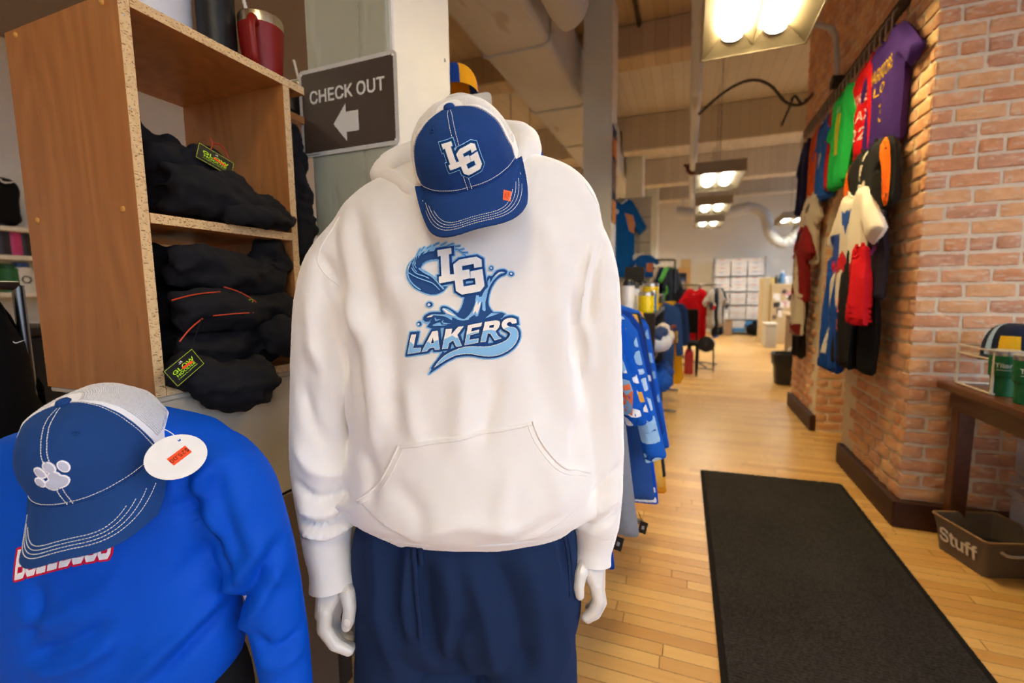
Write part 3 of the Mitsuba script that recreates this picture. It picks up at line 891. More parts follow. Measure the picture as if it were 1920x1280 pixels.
# ribbed hem turned under, ribbed cuffs
hz = [L1.p(650, 958, 0)[2], .03]
hm = body_loft(L1, [(948, 672, 1100, .155, .132), (962, 690, 1085, .138, .12), (975, 705, 1075, .128, .112)], e=2.3)
add('hem', moved(relax(blend([hm], .008, 4), 2), M1), 'felt', W_, 40, parent=hk)


def cuff(pts, rads):
    P = spline(pts, 26); r = PchipInterpolator(np.linspace(0, 1, len(rads)), rads)(np.linspace(0, 1, 26))
    t = tube(P, r, 60, caps=False)
    ang = np.tile(np.arange(60), 26)
    V = np.array(t.vertices); c = np.repeat(P, 60, 0)
    V = c + (V - c) * (1 + .008 * np.where(ang % 2, 1, -1))[:, None]
    t.vertices = V
    inner = t.copy(); inner.vertices = c + (V - c) * .93; inner.invert()
    return trimesh.util.concatenate([t, inner])


add('cuff', moved(cuff([L1.p(612, 992, -.035), L1.p(615, 1030, -.04), L1.p(620, 1060, -.045), L1.p(625, 1096, -.05)], [.050, .046, .0425, .0465]), M1), 'felt', W_, True, parent=hk)
add('cuff', moved(cuff([L1.p(1116, 985, -.02), L1.p(1115, 1010, -.022), L1.p(1112, 1030, -.025), L1.p(1110, 1054, -.03)], [.048, .042, .038, .039]), M1), 'felt', W_, True, parent=hk)
# hood lying back
hp = [L1.p(778, 362, -.085), L1.p(740, 340, -.04), L1.p(722, 326, .04), L1.p(770, 300, .11), L1.p(870, 278, .14), L1.p(955, 262, .11), L1.p(982, 272, .05), L1.p(975, 300, -.03), L1.p(955, 330, -.07)]
hb = tube(spline(hp, 60), PchipInterpolator(np.linspace(0, 1, 6), [.012, .026, .04, .045, .034, .014])(np.linspace(0, 1, 60)), 20)
hb2 = tube(spline(np.array(hp) + [0, .03, -.035], 60), PchipInterpolator(np.linspace(0, 1, 5), [.012, .04, .06, .045, .014])(np.linspace(0, 1, 60)), 20)
hb = relax(blend([hb, hb2], .008, 6), 4)
hb = crumple(hb, .006, .05, 4)
add('hood', moved(hb, M1), 'felt', W_, True, parent=hk)

# ---------------- the body under the clothes: neck, forearms, hands, legs in one surface
B = []
B.append(chain([(L1.p(872, 330, .02), .06), (L1.p(868, 255, .0), .052), (L1.p(866, 225, -.005), .05)], 28))
B.append(body_loft(L1, [(300, 800, 970, .05, .06), (345, 715, 1040, .07, .08), (450, 690, 1060, .09, .09), (700, 715, 1035, .10, .09), (950, 700, 1050, .10, .10), (1060, 690, 1055, .10, .10)]))


def arm(sh, el, wr):
    return chain([(sh, .036), (el, .030), (wr, .025)], 24)


B.append(arm(L1.p(700, 420, 0), L1.p(606, 780, -.005), L1.p(624, 1085, -.05)))
B.append(arm(L1.p(1040, 400, 0), L1.p(1117, 780, 0), L1.p(1110, 1050, -.028)))
J = lambda u, v, d, r: (L1.p(u, v, d), r)
hand = [
    # viewer's left hand, seen from its thumb side
    m3.Manifold.batch_hull([m3.Manifold.sphere(r, 18).translate(L1.p(u, v, d).tolist()) for u, v, d, r in ((612, 1092, -.06, .020), (642, 1090, -.055, .019), (606, 1150, -.075, .0165), (622, 1158, -.045, .0165), (625, 1150, -.02, .015), (640, 1105, -.03, .017))]),
    chain([J(609, 1148, -.078, .0155), J(608, 1178, -.083, .0145), J(628, 1207, -.085, .0128), J(654, 1219, -.083, .0105)]),
    chain([J(618, 1155, -.055, .0145), J(618, 1185, -.056, .0135), J(640, 1208, -.055, .0115), J(659, 1212, -.053, .0095)]),
    chain([J(622, 1155, -.03, .0145), J(624, 1180, -.028, .0125), J(644, 1198, -.027, .0108), J(660, 1200, -.027, .009)]),
    chain([J(626, 1150, -.008, .013), J(630, 1172, -.004, .0112), J(645, 1186, -.004, .0095), J(656, 1190, -.004, .008)]),
    chain([J(642, 1095, -.055, .017), J(652, 1112, -.075, .0155), J(656, 1140, -.085, .0128), J(653, 1163, -.09, .0125), J(650, 1174, -.092, .010)]),
    # viewer's right hand
    m3.Manifold.batch_hull([m3.Manifold.sphere(r, 18).translate(L1.p(u, v, d).tolist()) for u, v, d, r in ((1098, 1052, -.045, .016), (1120, 1050, -.03, .017), (1118, 1098, -.05, .0145), (1122, 1100, -.02, .0145), (1120, 1098, .005, .014), (1102, 1068, -.02, .015))]),
    chain([J(1117, 1098, -.053, .014), J(1122, 1124, -.058, .0125), J(1112, 1146, -.06, .0112), J(1098, 1157, -.06, .009)]),
    chain([J(1121, 1100, -.028, .014), J(1127, 1128, -.03, .0125), J(1117, 1150, -.03, .011), J(1102, 1160, -.03, .009)]),
    chain([J(1122, 1100, -.004, .0135), J(1126, 1125, -.003, .012), J(1116, 1144, -.003, .0105), J(1104, 1152, -.003, .0088)]),
    chain([J(1120, 1096, .016, .0125), J(1123, 1118, .02, .011), J(1113, 1132, .02, .0092), J(1104, 1138, .02, .008)]),
    chain([J(1096, 1056, -.045, .0145), J(1089, 1076, -.06, .0125), J(1085, 1100, -.066, .0112), J(1087, 1116, -.068, .009)]),
]
hip, kn, an = .70, .45, .09
B.append(chain([((-.075, .02, .72), .08), ((-.085, 0, .45), .055), ((-.09, .03, .12), .04)], 24))
B.append(chain([((.085, .02, .72), .08), ((.10, 0, .45), .055), ((.11, .03, .12), .04)], 24))
for sx in (-1, 1):
    B.append(m3.Manifold.batch_hull([m3.Manifold.sphere(r, 16).translate(list(p)) for p, r in (((sx * .1, .05, .06), .035), ((sx * .1, -.02, .05), .03), ((sx * .115, -.13, .032), .022))]))
hands_u = hand[0]
for h in hand[1:]: hands_u = hands_u + h
bod = blend(B, .014, 6)
u = to_m3(bod) + hands_u
bm = to_mesh(u)
hm_ = to_mesh(hands_u.refine_to_length(.0035)); hm_.merge_vertices(); hm_ = relax(hm_, 5, .5, True)
bm = to_mesh(to_m3(bod) + to_m3(hm_))
add('body', moved(bm, M1), 'gloss', '#dcd8cf', 50, parent=man, label='glossy white mannequin body with curled hands')
nail = lathe([(0.0, .0018), (.0045, .0012), (.006, 0)], 14)
for (u_, v_, d_), sc in (((650, 1168, -.1035), 1.15),):
    q = nail.copy(); q.apply_transform(np.array([[1.0, 0, 0, 0], [0, 0, -1, 0], [0, 1.35, 0, 0], [0, 0, 0, 1]], float)); q.apply_scale(sc); q.apply_translation(L1.p(u_, v_, d_))
    add('thumb_nail', moved(q, M1), 'gloss', '#e6e2da', True, parent=man)
base = lathe([(0, .012), (.17, .012), (.175, .008), (.175, 0), (0, 0)], 48)
add('base_plate', moved(base, M1), 'steel', '#b9bcc0', 30, parent=man)

# ---------------- navy sweatpants
NV = '#1b2c4c'
hipm = body_loft(L1, [(930, 700, 1060, .12, .115), (975, 672, 1078, .135, .125), (1040, 665, 1083, .138, .13), (1110, 667, 1088, .135, .13), (1170, 690, 1080, .115, .12), (1215, 760, 1010, .07, .09)], e=2.4)
z_ = lambda u, v, d=0.: L1.p(u, v, d)
legL = limb([z_(762, 1040), z_(757, 1110), z_(758, 1190), z_(765, 1300), (-.085, 0.0, .40), (-.095, .02, .07)], [.085, .104, .103, .098, .09, .06], 30)
legR = limb([z_(975, 1040), z_(980, 1110), z_(982, 1190), z_(985, 1300), (.105, 0.0, .40), (.112, .02, .07)], [.095, .115, .114, .11, .10, .062], 30)
pants = relax(blend([hipm, legL, legR], .009, 8), 4)
pants = folds(pants, L1, [
    ([(700, 990), (705, 1080), (720, 1180)], 0.012, .016), ([(745, 1010), (742, 1100), (752, 1200)], -0.014, .013), ([(768, 1030), (758, 1110), (765, 1190)], 0.012, .011), ([(835, 1045), (850, 1130), (835, 1240)], 0.014, .018),
    ([(800, 1060), (806, 1150), (830, 1260)], -0.02, .014), ([(880, 1050), (905, 1120), (930, 1270)], 0.016, .02), ([(930, 1040), (960, 1120), (980, 1260)], -0.012, .018), ([(985, 1040), (1010, 1130), (1020, 1260)], 0.012, .02),
    ([(1050, 1000), (1062, 1060), (1070, 1110)], -0.012, .008), ([(870, 1150), (850, 1210), (862, 1280)], -0.018, .014), ([(690, 1120), (715, 1200), (740, 1280)], 0.01, .018), ([(1040, 1120), (1060, 1200), (1060, 1280)], 0.01, .016)])
pants = crumple(pants, .003, .07, 21)
pk_ = add('sweatpants', moved(pants, M1), 'felt', NV, True, parent=man, label='navy blue fleece sweatpants with a drawstring')
surf1p = front_of(pants)
ds = spline([L1.xz(u, v, -.13) for u, v in ((776, 1026), (779, 1060), (782, 1110), (788, 1170), (789, 1196))], 30)
cord = tube(np.c_[ds[:, 0], surf1p(ds[:, 0], ds[:, 1]) - .004, ds[:, 1]], .0052, 10)
cord2 = tube(np.c_[ds[:6, 0] + .012, surf1p(ds[:6, 0] + .012, ds[:6, 1]) - .004, ds[:6, 1]], .005, 10)
add('drawstring', moved(cord, M1), 'felt', '#1b2a4a', 50, parent=pk_)
add('drawstring', moved(cord2, M1), 'felt', '#1b2a4a', 50, parent=pk_)
for du in (0, 7):
    q = spline([L1.xz(u + du, v, -.1) for u, v in ((1050, 985), (1062, 1030), (1068, 1070), (1070, 1130))], 24)
    add('pocket_seam', moved(ribbon_on(q, surf1p, .0014, .0), M1), 'felt', '#16243f', True, parent=pk_)
# ================================================================== PRINT ON THE HOODIE
def reg(x0, y0, sx, sy=None):
    return lambda pts: [(x0 + a * sx, y0 + b * (sy or sx)) for a, b in pts]


R1, R2, R3, R4, R5, R6 = reg(750, 450, .0859), reg(810, 450, .0938, .09375), reg(870, 490, .0859), reg(750, 540, .0781), reg(750, 580, .1015), reg(860, 580, .0938)
PG = lambda pts: sg.Polygon(pts).buffer(0)
LS = lambda pts, w: sg.LineString(pts).buffer(w / 2)
SM = lambda pts, n=40: [tuple(q) for q in spline(pts, n)]
LG_L = [(95, 195), (365, 150), (375, 260), (320, 275), (355, 690), (455, 685), (480, 800), (150, 860), (140, 735), (195, 725), (165, 300), (108, 318)]
LG_G = [(425, 490), (540, 390), (880, 330), (980, 385), (990, 525), (845, 550), (835, 465), (590, 515), (602, 608), (742, 590), (760, 755), (612, 790), (632, 935), (882, 890), (862, 752), (778, 762), (770, 630), (1000, 582), (1045, 915), (962, 1020), (600, 1085), (490, 1010)]
lg = so.unary_union([PG(R2(LG_L)), PG(R2(LG_G))])
lg_block = lg.buffer(5.2, join_style='mitre', mitre_limit=2).buffer(-.3)
# the coil of water behind the letters
outer = SM(R1([(1010, 110), (700, 165), (480, 240), (330, 330), (235, 420), (150, 530), (112, 660), (125, 800), (205, 950), (330, 1065), (480, 1135), (640, 1185), (800, 1180), (930, 1120), (1030, 1010)]), 60)
inner = SM(R1([(930, 1010), (860, 950), (760, 840), (620, 740), (490, 665), (425, 620), (450, 550), (560, 460), (700, 425), (850, 415)]), 40)
coil = PG(outer + inner)
hole = PG(SM(R1([(500, 640), (520, 580), (600, 530), (700, 510), (815, 510)]), 14) + R1([(830, 720), (770, 740), (765, 800)]) + SM(R1([(760, 830), (640, 740), (500, 640)]), 8))
spk = [LS(R1(p), 1.1) for p in ([(330, 300), (395, 175)], [(410, 215), (490, 130)], [(540, 170), (640, 100)], [(690, 105), (800, 40)], [(860, 95), (970, 30)], [(1010, 100), (1130, 55)])] + [LS(R2(p), 1.1) for p in ([(420, 160), (520, 185), (610, 160)], [(520, 190), (590, 240), (690, 235)], [(430, 110), (530, 95)], [(600, 245), (660, 315)])]
trunk = PG(R2([(600, 1130), (655, 1150)]) + SM(R4([(1540, 240), (1490, 430), (1390, 600)]), 8) + SM(R4([(1390, 600), (1200, 480), (1060, 430), (985, 450), (970, 520), (985, 575)]), 12) + SM(R4([(985, 575), (740, 580), (620, 630), (550, 720), (560, 800), (630, 835), (740, 795)]), 14)
           + R4([(645, 930), (760, 970)]) + R5([(780, 340), (1000, 330)]) + R6([(200, 300), (800, 200), (870, 175), (930, 90), (860, 60)]) + SM(R3([(640, 1110), (540, 960), (540, 780), (590, 600), (680, 440), (800, 330), (920, 270), (945, 220), (900, 170), (800, 165), (680, 220), (590, 320), (540, 310), (490, 370)]), 40) + R2([(1090, 900), (900, 1080)]))
drops = [affinity.scale(sg.Point(*R([c])[0]).buffer(1), a, b) for R, c, a, b in ((R3, (590, 142), 3.6, 4.2), (R3, (1030, 265), 4.9, 4.1), (R4, (705, 395), 6.0, 4.8), (R4, (455, 860), 4.6, 4.2))]
let = [PG(R5([(210, 465), (305, 455), (250, 710), (400, 700), (385, 780), (135, 825)])),
       PG(R5([(610, 400), (710, 385), (745, 730), (655, 738), (645, 690), (560, 705), (510, 760), (405, 780)])).difference(PG(R5([(625, 500), (640, 612), (580, 620)]))),
       PG(R5([(860, 355), (975, 345), (955, 460), (1090, 310), (1185, 305), (1070, 460), (1150, 660), (1050, 680), (990, 560), (920, 610), (895, 710), (790, 720)])),
       PG(R6([(195, 310), (470, 255), (455, 330), (270, 365), (258, 435), (415, 395), (408, 460), (240, 500), (222, 600), (405, 570), (390, 655), (125, 705)])),
       PG(R6([(530, 245), (750, 215), (815, 235), (830, 280), (800, 360), (735, 430), (790, 530), (860, 575), (720, 610), (640, 480), (585, 470), (545, 635), (440, 645)])).difference(PG(R6([(620, 310), (715, 300), (700, 360), (610, 365)])))]
ess = PG(R6([(1160, 270), (1070, 290)]) + SM(R6([(1040, 250), (980, 260), (960, 300), (1000, 340), (1110, 360), (1180, 430), (1195, 520), (1150, 660), (1020, 800), (850, 890), (650, 930), (480, 920), (300, 885), (100, 880), (-60, 905)]), 50) + R5([(860, 920), (640, 1060)]) + SM(R5([(640, 1060), (740, 930), (900, 800), (1100, 710)]), 10)
         + SM(R6([(0, 770), (230, 725), (500, 735), (700, 710), (900, 640), (1010, 550), (1030, 480), (980, 430), (900, 390), (860, 320), (880, 240), (960, 185), (1060, 170), (1150, 200)]), 40))
word = so.unary_union(let + [ess])
wnavy = word.buffer(4.6, join_style='mitre', mitre_limit=1.5)
tail = PG(R5([(800, 760), (700, 900), (530, 1200), (720, 1070), (900, 930)]))
navy = so.unary_union([coil.difference(hole), lg_block, trunk, wnavy, tail] + spk + drops)
for g in (PG(R5([(760, 355), (815, 355), (790, 500), (780, 510)])), PG(R5([(965, 640), (990, 690), (945, 695)])), PG(R6([(105, 440), (85, 590), (45, 510)])), PG(R6([(625, 580), (685, 655), (600, 662)])), PG(R6([(820, 435), (960, 510), (940, 545), (870, 510)]))):
    navy = navy.difference(g)
halo = navy.buffer(2.2).union(lg_block.buffer(2.2)).buffer(.6).buffer(-.6)
pale = [PG(SM(R3([(895, 230), (800, 215), (700, 270), (620, 370), (575, 470)]), 12) + R3([(560, 360), (510, 430), (520, 550), (440, 640), (380, 770), (330, 770), (320, 735), (260, 740)]) + SM(R3([(240, 900), (170, 1080), (60, 1220), (0, 1262)]), 8) + SM(R3([(60, 1275), (200, 1180), (240, 1160)]), 5) + R3([(260, 1200), (310, 1190), (330, 1100), (380, 900), (400, 880), (395, 1050), (440, 1085), (470, 1080), (465, 900)]) + SM(R3([(520, 640), (600, 470), (690, 360), (780, 280), (880, 250)]), 10)),
        PG(SM(R4([(610, 700), (720, 640), (830, 650), (1080, 680), (1250, 770)]), 12) + R4([(1260, 690)]) + SM(R4([(1260, 690), (1500, 775), (1660, 750)]), 8) + SM(R4([(1660, 690), (1520, 740), (1400, 690), (1100, 480), (1010, 480), (1040, 560), (1110, 620)]), 14) + SM(R4([(1110, 620), (1000, 630), (800, 625), (680, 660), (620, 720)]), 8)),
        PG(SM(R4([(550, 745), (600, 800), (700, 790), (760, 740), (640, 835), (570, 815)]), 20)), PG(R4([(770, 890), (900, 830), (980, 820), (990, 870), (1150, 890), (830, 910)])), PG(R4([(1000, 800), (1060, 755), (1030, 820), (1240, 850), (1060, 870)])), PG(R4([(835, 730), (860, 700), (870, 750), (1000, 740), (860, 790)])),
        PG(R6([(650, 70), (810, 80), (640, 140), (530, 175)]))]
for p, w in (([(205, 470), (150, 600), (145, 760), (230, 925), (330, 1015), (430, 1080)], 2.6), ([(240, 480), (265, 590), (340, 690)], 1.5), ([(255, 430), (280, 520), (330, 600)], 1.5), ([(285, 350), (290, 430), (312, 510)], 1.6), ([(225, 600), (330, 720), (480, 770), (620, 830)], 2.0), ([(170, 710), (330, 800), (520, 870), (720, 950), (860, 1080)], 2.0), ([(400, 615), (520, 705), (700, 800), (860, 970), (950, 1060)], 3.0)):
    pale.append(LS(SM(R1(p), 24), w))
pale += [PG(R1(p)) for p in ([(590, 240), (680, 130), (760, 150), (720, 225)], [(455, 300), (560, 190), (610, 180), (560, 260)], [(365, 385), (380, 260), (440, 220), (455, 245)], [(322, 430), (318, 300), (352, 290)], [(805, 150), (850, 105), (890, 130)])] + [PG(R2(p)) for p in ([(440, 240), (510, 190), (580, 260), (530, 290)], [(560, 305), (600, 270), (630, 300)])]
ring = SM(R1([(455, 600), (500, 515), (600, 462), (700, 440), (800, 430)]), 20)
ticks = LS(ring, 4.2).difference(so.unary_union([LS(R1(p), 1.1) for p in ([(530, 520), (500, 450)], [(620, 480), (600, 410)], [(700, 470), (715, 400)], [(500, 560), (440, 520)])]))
pale.append(ticks)
pale = [p.intersection(navy) for p in pale]
band = PG(R5([(100, 640), (200, 600), (250, 640), (520, 580), (580, 610), (720, 550), (860, 530), (980, 470), (1050, 520), (1150, 470)]) + R6([(190, 490), (300, 450), (420, 440), (560, 410), (650, 400), (760, 430), (880, 390), (1000, 350), (1100, 362), (1300, 500), (1300, 1000)]) + R5([(900, 1200), (500, 1200), (50, 900)]))
white2 = [PG(R3([(290, 830), (305, 950), (370, 860), (345, 1010), (290, 1150), (255, 1080), (225, 1120), (190, 1150), (230, 1000)])), PG(R4([(1040, 490), (1090, 500), (1350, 660), (1260, 650), (1120, 590)])), PG(R4([(640, 705), (720, 650), (820, 642), (760, 690)])), PG(SM(R3([(870, 232), (800, 225), (710, 280), (660, 340), (720, 300), (790, 255)]), 20)), PG(R1([(190, 500), (150, 600), (148, 690), (165, 600)]))]
toxz = lambda g: shapely.transform(g, lambda c: np.array([L1.xz(u, v, -.135) for u, v in c]))
NAVY_, PALE_, WH_ = '#2a4d84', '#86bce6', '#f3eee6'
layers = [(halo, PALE_), (navy, NAVY_)] + [(p, PALE_) for p in pale if not p.is_empty] + [(w, WH_) for w in white2] + [(lg.buffer(.8), '#b4d4ee'), (lg, WH_), (word.buffer(.2), WH_), (word.buffer(-.55).intersection(band), PALE_)]
for d_ in drops: layers.append((affinity.scale(d_, .5, .5), '#cfe4f5'))
dm, dc = decal([(toxz(g.simplify(.15)), c) for g, c in layers], surf1, .007, .0012, .0002)
add('print', moved(dm, M1), 'flat', dc, True, parent=hk, label='navy and pale blue print reading LG LAKERS with splashing water')
# ================================================================== TRUCKER CAPS
class Cap:
    """A cap about its own axes: x to its left (viewer's right when it faces the viewer), y to the front, z up."""
    def __init__(s, M, a=.088, b=.100, h=.118, p=.72, q=.92, seed=1, dent=.004, ths=80):
        s.M, s.a, s.b, s.h, s.p, s.q, s.seed, s.dent, s.ths = M, a, b, h, p, q, seed, dent, math.radians(ths)
        t = np.linspace(0, 1, 200)
        P = s.S(np.zeros(200), t, False)
        s.arc = np.r_[0, np.cumsum(np.linalg.norm(np.diff(P, axis=0), axis=1))]
        s.tt = t

    def S(s, th, t, dents=True, off=0.0):
        th, t = np.broadcast_arrays(np.asarray(th, float), np.asarray(t, float))
        u = np.clip(t, 0, 1) * np.pi / 2
        pf = s.p - .14 * np.clip(np.cos(th), 0, 1) ** 2          # the front stands steeper
        r = np.cos(u) ** pf
        z = np.sin(u) ** s.q
        bk_ = np.clip(-np.cos(th), 0, 1)
        P = np.stack([s.a * np.sin(th) * r * (1 + .05 * np.clip(1 - np.cos(th) * 4, 0, 1)), s.b * np.cos(th) * r * (1 + .3 * (bk_ > 0)), s.h * z], -1)
        if dents:
            n = meshkit.fbm(P * 22 + s.seed * 7, 3, s.seed) - .5
            P = P * (1 + (s.dent * 2 * n / .1))[..., None]
        c = np.array([0, 0, s.h * .3])
        N = P - c; N = N / np.linalg.norm(N, axis=-1, keepdims=True)
        return P + N * off

    def uv(s, x, y):
        """A point of the front panel: x metres aside, y metres up along the surface from the brim."""
        t = np.interp(y, s.arc, s.tt)
        r = np.cos(t * np.pi / 2) ** (s.p - .14)
        return np.asarray(x) / np.maximum(s.a * r, .012), t

    def at(s, x, y, off=0.0):
        th, t = s.uv(x, y)
        return s.S(th, t, True, off)

    def W(s, P):
        return np.asarray(P) @ s.M[:3, :3].T + s.M[:3, 3]

    def zone(s, th0, th1, t0, t1, n, m, off=0.0):
        th, t = np.meshgrid(np.linspace(th0, th1, n), np.linspace(t0, t1, m), indexing='ij')
        return s.W(s.S(th, t, True, off))

    def build(s, key, blue, white, stitch, brim_len=.072, brim_w=.098, curve=5.0, slope=.20, mesh_pitch=.0032, hole=.55, thread=.00055):
        front = grid(s.zone(-s.ths, s.ths, 0, .995, 72, 40))
        add('front_panel', front, 'cloth', blue, True, parent=key)
        # mesh panel: real holes
        nth, nt = int(2 * (math.pi - s.ths) * s.a / mesh_pitch), int(.15 / mesh_pitch)
        th, t = np.meshgrid(np.linspace(s.ths, 2 * math.pi - s.ths, nth), np.linspace(.13, .93, nt), indexing='ij')
        P = s.W(s.S(th, t))
        c = (P[:-1, :-1] + P[1:, :-1] + P[1:, 1:] + P[:-1, 1:]) / 4
        cor = [P[:-1, :-1], P[1:, :-1], P[1:, 1:], P[:-1, 1:]]
        V, F = [], []
        k = c.shape[0] * c.shape[1]
        for i in range(4): V.append(cor[i].reshape(-1, 3))
        for i in range(4): V.append((c + (cor[i] - c) * hole).reshape(-1, 3))
        V = np.vstack(V); b_ = np.arange(k)
        for i in range(4):
            j = (i + 1) % 4
            o0, o1, i0, i1 = b_ + i * k, b_ + j * k, b_ + (4 + i) * k, b_ + (4 + j) * k
            F += [np.stack([o0, o1, i1], 1), np.stack([o0, i1, i0], 1)]
        add('mesh_panel', trimesh.Trimesh(V, np.vstack(F), process=False), 'cloth', white, False, parent=key, kind='stuff', label='white open mesh side and back')
        th0 = s.ths
        add('mesh_crown', grid(s.zone(th0, 2 * math.pi - th0, .92, .999, 40, 6, .0004)), 'cloth', white, True, parent=key)
        add('rear_band', grid(s.zone(th0 - .01, 2 * math.pi - th0 + .01, -.0, .14, 60, 6, .0006)), 'cloth', white, True, parent=key)
        for sg_ in (-1, 1):
            add('side_binding', grid(s.zone(sg_ * (th0 + .0), sg_ * (th0 + .11), .1, .98, 5, 40, .0006)), 'cloth', white, True, parent=key)
        add('inside_lining', grid(s.zone(0, 2 * math.pi, 0.0, .96, 40, 14, -.0035)), 'cloth', '#c9c5bd' if white == W_ else '#b9bcc4', True, parent=key)
        add('button', [moved(lathe([(0, -.003), (.0085, -.002), (.0095, .001), (.0075, .0045), (.004, .006), (0, .0064)], 20), s.M @ place(s.S(0, 1.0), (1, 0, 0), (0, 1, 0), (0, 0, 1)))], 'cloth', blue, True, parent=key)
        # brim
        ta = np.linspace(-s.ths, s.ths, 41)
        ins = [(s.a * math.sin(x), s.b * math.cos(x)) for x in ta]
        xe, ye = ins[-1]
        ang = np.linspace(0, math.pi, 60)
        top = s.b + brim_len
        out = [(brim_w * np.sign(math.cos(x)) * abs(math.cos(x)) ** (2 / 3.1), ye - .006 + (top - ye + .006) * abs(math.sin(x)) ** (2 / 2.3)) for x in ang]
        pl = sg.Polygon(ins + out).buffer(0)
        pl = max(polys(pl), key=lambda g: g.area)

        def bend(x, y, up=0.0):
            inner = np.maximum(s.b * np.sqrt(np.clip(1 - (x / s.a) ** 2, 0, 1)), ye)
            z = .001 - slope * np.clip(y - inner, 0, None) - curve * x ** 2 * np.clip((y - inner) / .05, 0, 1) + up
            return np.stack([x, y, z], -1)
        m = to_mesh(m3.Manifold.extrude(m3.CrossSection([np.array(pl.segmentize(.006).exterior.coords)[:-1]], m3.FillRule.EvenOdd), .0032).refine_to_length(.007))
        V = m.vertices
        m.vertices = s.W(bend(V[:, 0], V[:, 1], V[:, 2] - .0032)); m.invert()
        bk = add('brim', m, 'cloth', blue, 40, parent=key)
        rows = []
        for off in (.0085, .0125, .0165, .0205):
            q = pl.buffer(-off, quad_segs=8)
            q = max(polys(q), key=lambda g: g.area)
            co = np.array(q.exterior.coords)
            near = shapely.distance(shapely.points(co), sg.LineString(ins))
            keep = (near > off + .0006)
            i0 = int(np.argmin(keep)) if not keep.all() else 0
            co, keep = np.roll(co, -i0, 0), np.roll(keep, -i0)
            P = co[keep]
            rows.append(s.W(bend(P[:, 0], P[:, 1], .0004)))
        add('stitching', dashes_on(rows, None, thread, .0027, .0011), 'cloth', stitch, 40, parent=bk, kind='stuff')
        s.bend = bend
        lines = []
        for x in (-.0035, .0035):
            y = np.linspace(.003, s.arc[-1] * .93, 60)
            lines.append(s.W(s.at(x * np.clip((s.arc[-1] - y) / .03, .6, 1), y, .0006)))
        for sg_ in (-1, 1):
            t = np.linspace(.03, .97, 60)
            lines.append(s.W(s.S(sg_ * (s.ths - .05 - .08 * (t > .9) * (t - .9) * 10), t, True, .0006)))
        lines.append(s.W(s.S(np.linspace(-s.ths, s.ths, 80), .035, True, .0008)))
        add('stitching', dashes_on(lines, None, thread, .0027, .0011), 'cloth', stitch, 40, parent=key, kind='stuff')
        # raised centre seam and the fold over the brim
        y = np.linspace(.002, s.arc[-1] * .95, 40)
        add('centre_seam', tube(s.W(s.at(0 * y, y, .0003)), .0011, 6), 'cloth', blue, True, parent=key)
        add('brim_seam', tube(s.W(s.S(np.linspace(-s.ths, s.ths, 50), .0, True, .0008)), .0018, 6), 'cloth', blue, True, parent=key)

    def eyelet(s, key, x, y, col):
        P = s.at(x, y, .0006); Q = s.at(x, y, .002)
        ex, ey, ez = frame_of(Q - P)
        r = moved(trimesh.creation.torus(.0028, .0011, 16, 8), s.M @ place(P, ex, ey, ez))
        add('eyelet', r, 'cloth', col, True, parent=key)

    def patch(s, key, name, layers, size=.003, off=.0012, step=.0005, thick=.0012, **kw):
        """Embroidered layers [(polygon in front panel metres, colour)]."""
        ms, cs = [], []
        for i, (g, col) in enumerate(layers):
            for p in polys(g):
                m = to_mesh(m3.Manifold.extrude(m3.CrossSection([np.array(p.segmentize(size).exterior.coords)[:-1]] + [np.array(h.segmentize(size).coords)[:-1] for h in p.interiors], m3.FillRule.EvenOdd), thick).refine_to_length(size))
                V = m.vertices
                th, t = s.uv(V[:, 0], V[:, 1])
                P = np.array([s.S(a, b, True, 0) for a, b in [(th, t)]])[0]
                Q = s.S(th, t, True, .001)
                ms.append(trimesh.Trimesh(s.W(P + (Q - P) / .001 * (off + i * step - thick + V[:, 2])[:, None]), m.faces[:, ::-1], process=False)); cs.append(np.tile(lin(col), (len(V), 1)))
        return add(name, trimesh.util.concatenate(ms), 'cloth', np.vstack(cs), False, parent=key, **kw)


def cap_frame(front, down, pos):
    """front and down of a cap and its base centre, in the camera's axes."""
    f, d_ = np.array(front), np.array(down)
    return place(EYE + CAM @ np.array(pos), CAM @ np.cross(f, d_), CAM @ f, -(CAM @ d_))


CAPBLUE = '#1f3f7a'
cap1M = cap_frame([.1186, .7013, -.7029], [.2248, .6706, .7069], np.array([-.0846, -.3323, .8611]) * .93)
cap1 = thing('trucker_cap', 'royal blue trucker cap with white mesh and LG emblem, hanging on the white hoodie mannequin', 'cap')
c1 = Cap(cap1M, .089, .0955, .100, .70, .92, 3, .0045, ths=72)
c1.build(cap1, CAPBLUE, W_, '#e9e6df', brim_len=.0698, brim_w=.0957, curve=1.1, slope=.374)
for x in (-.036,): c1.eyelet(cap1, x, .10, CAPBLUE)
sc = .052 / 1000 * 1.05
lgc = lambda g, k: shapely.transform(g, lambda c: (np.stack([(c[:, 0] - 863) * k, -(c[:, 1] - 503) * k], 1)))
kk = .00060
e0 = affinity.translate(affinity.rotate(lgc(lg, kk), -2, origin=(0, 0)), .004, .056)
c1.patch(cap1, 'emblem', [(e0.buffer(.0052, join_style='mitre', mitre_limit=2), '#9fd0f2'), (e0.buffer(.0043, join_style='mitre', mitre_limit=2), '#10386b'), (e0.buffer(.0006), '#a9cbe8'), (e0, '#ece8e0')], label='embroidered LG emblem')
def on_brim(c, x, y, up=.0006):
    P = c.W(c.bend(np.array(x), np.array(y), up)); Q = c.W(c.bend(np.array(x + .002), np.array(y), up)); R = c.W(c.bend(np.array(x), np.array(y + .002), up))
    ex = (Q - P) / np.linalg.norm(Q - P); ey = (R - P) - ex * ((R - P) @ ex); ey /= np.linalg.norm(ey)
    return place(P, ex, ey, np.cross(ex, ey))
st = prism(affinity.rotate(sg.box(-.0065, -.0105, .0065, .0105), 4), .0005)
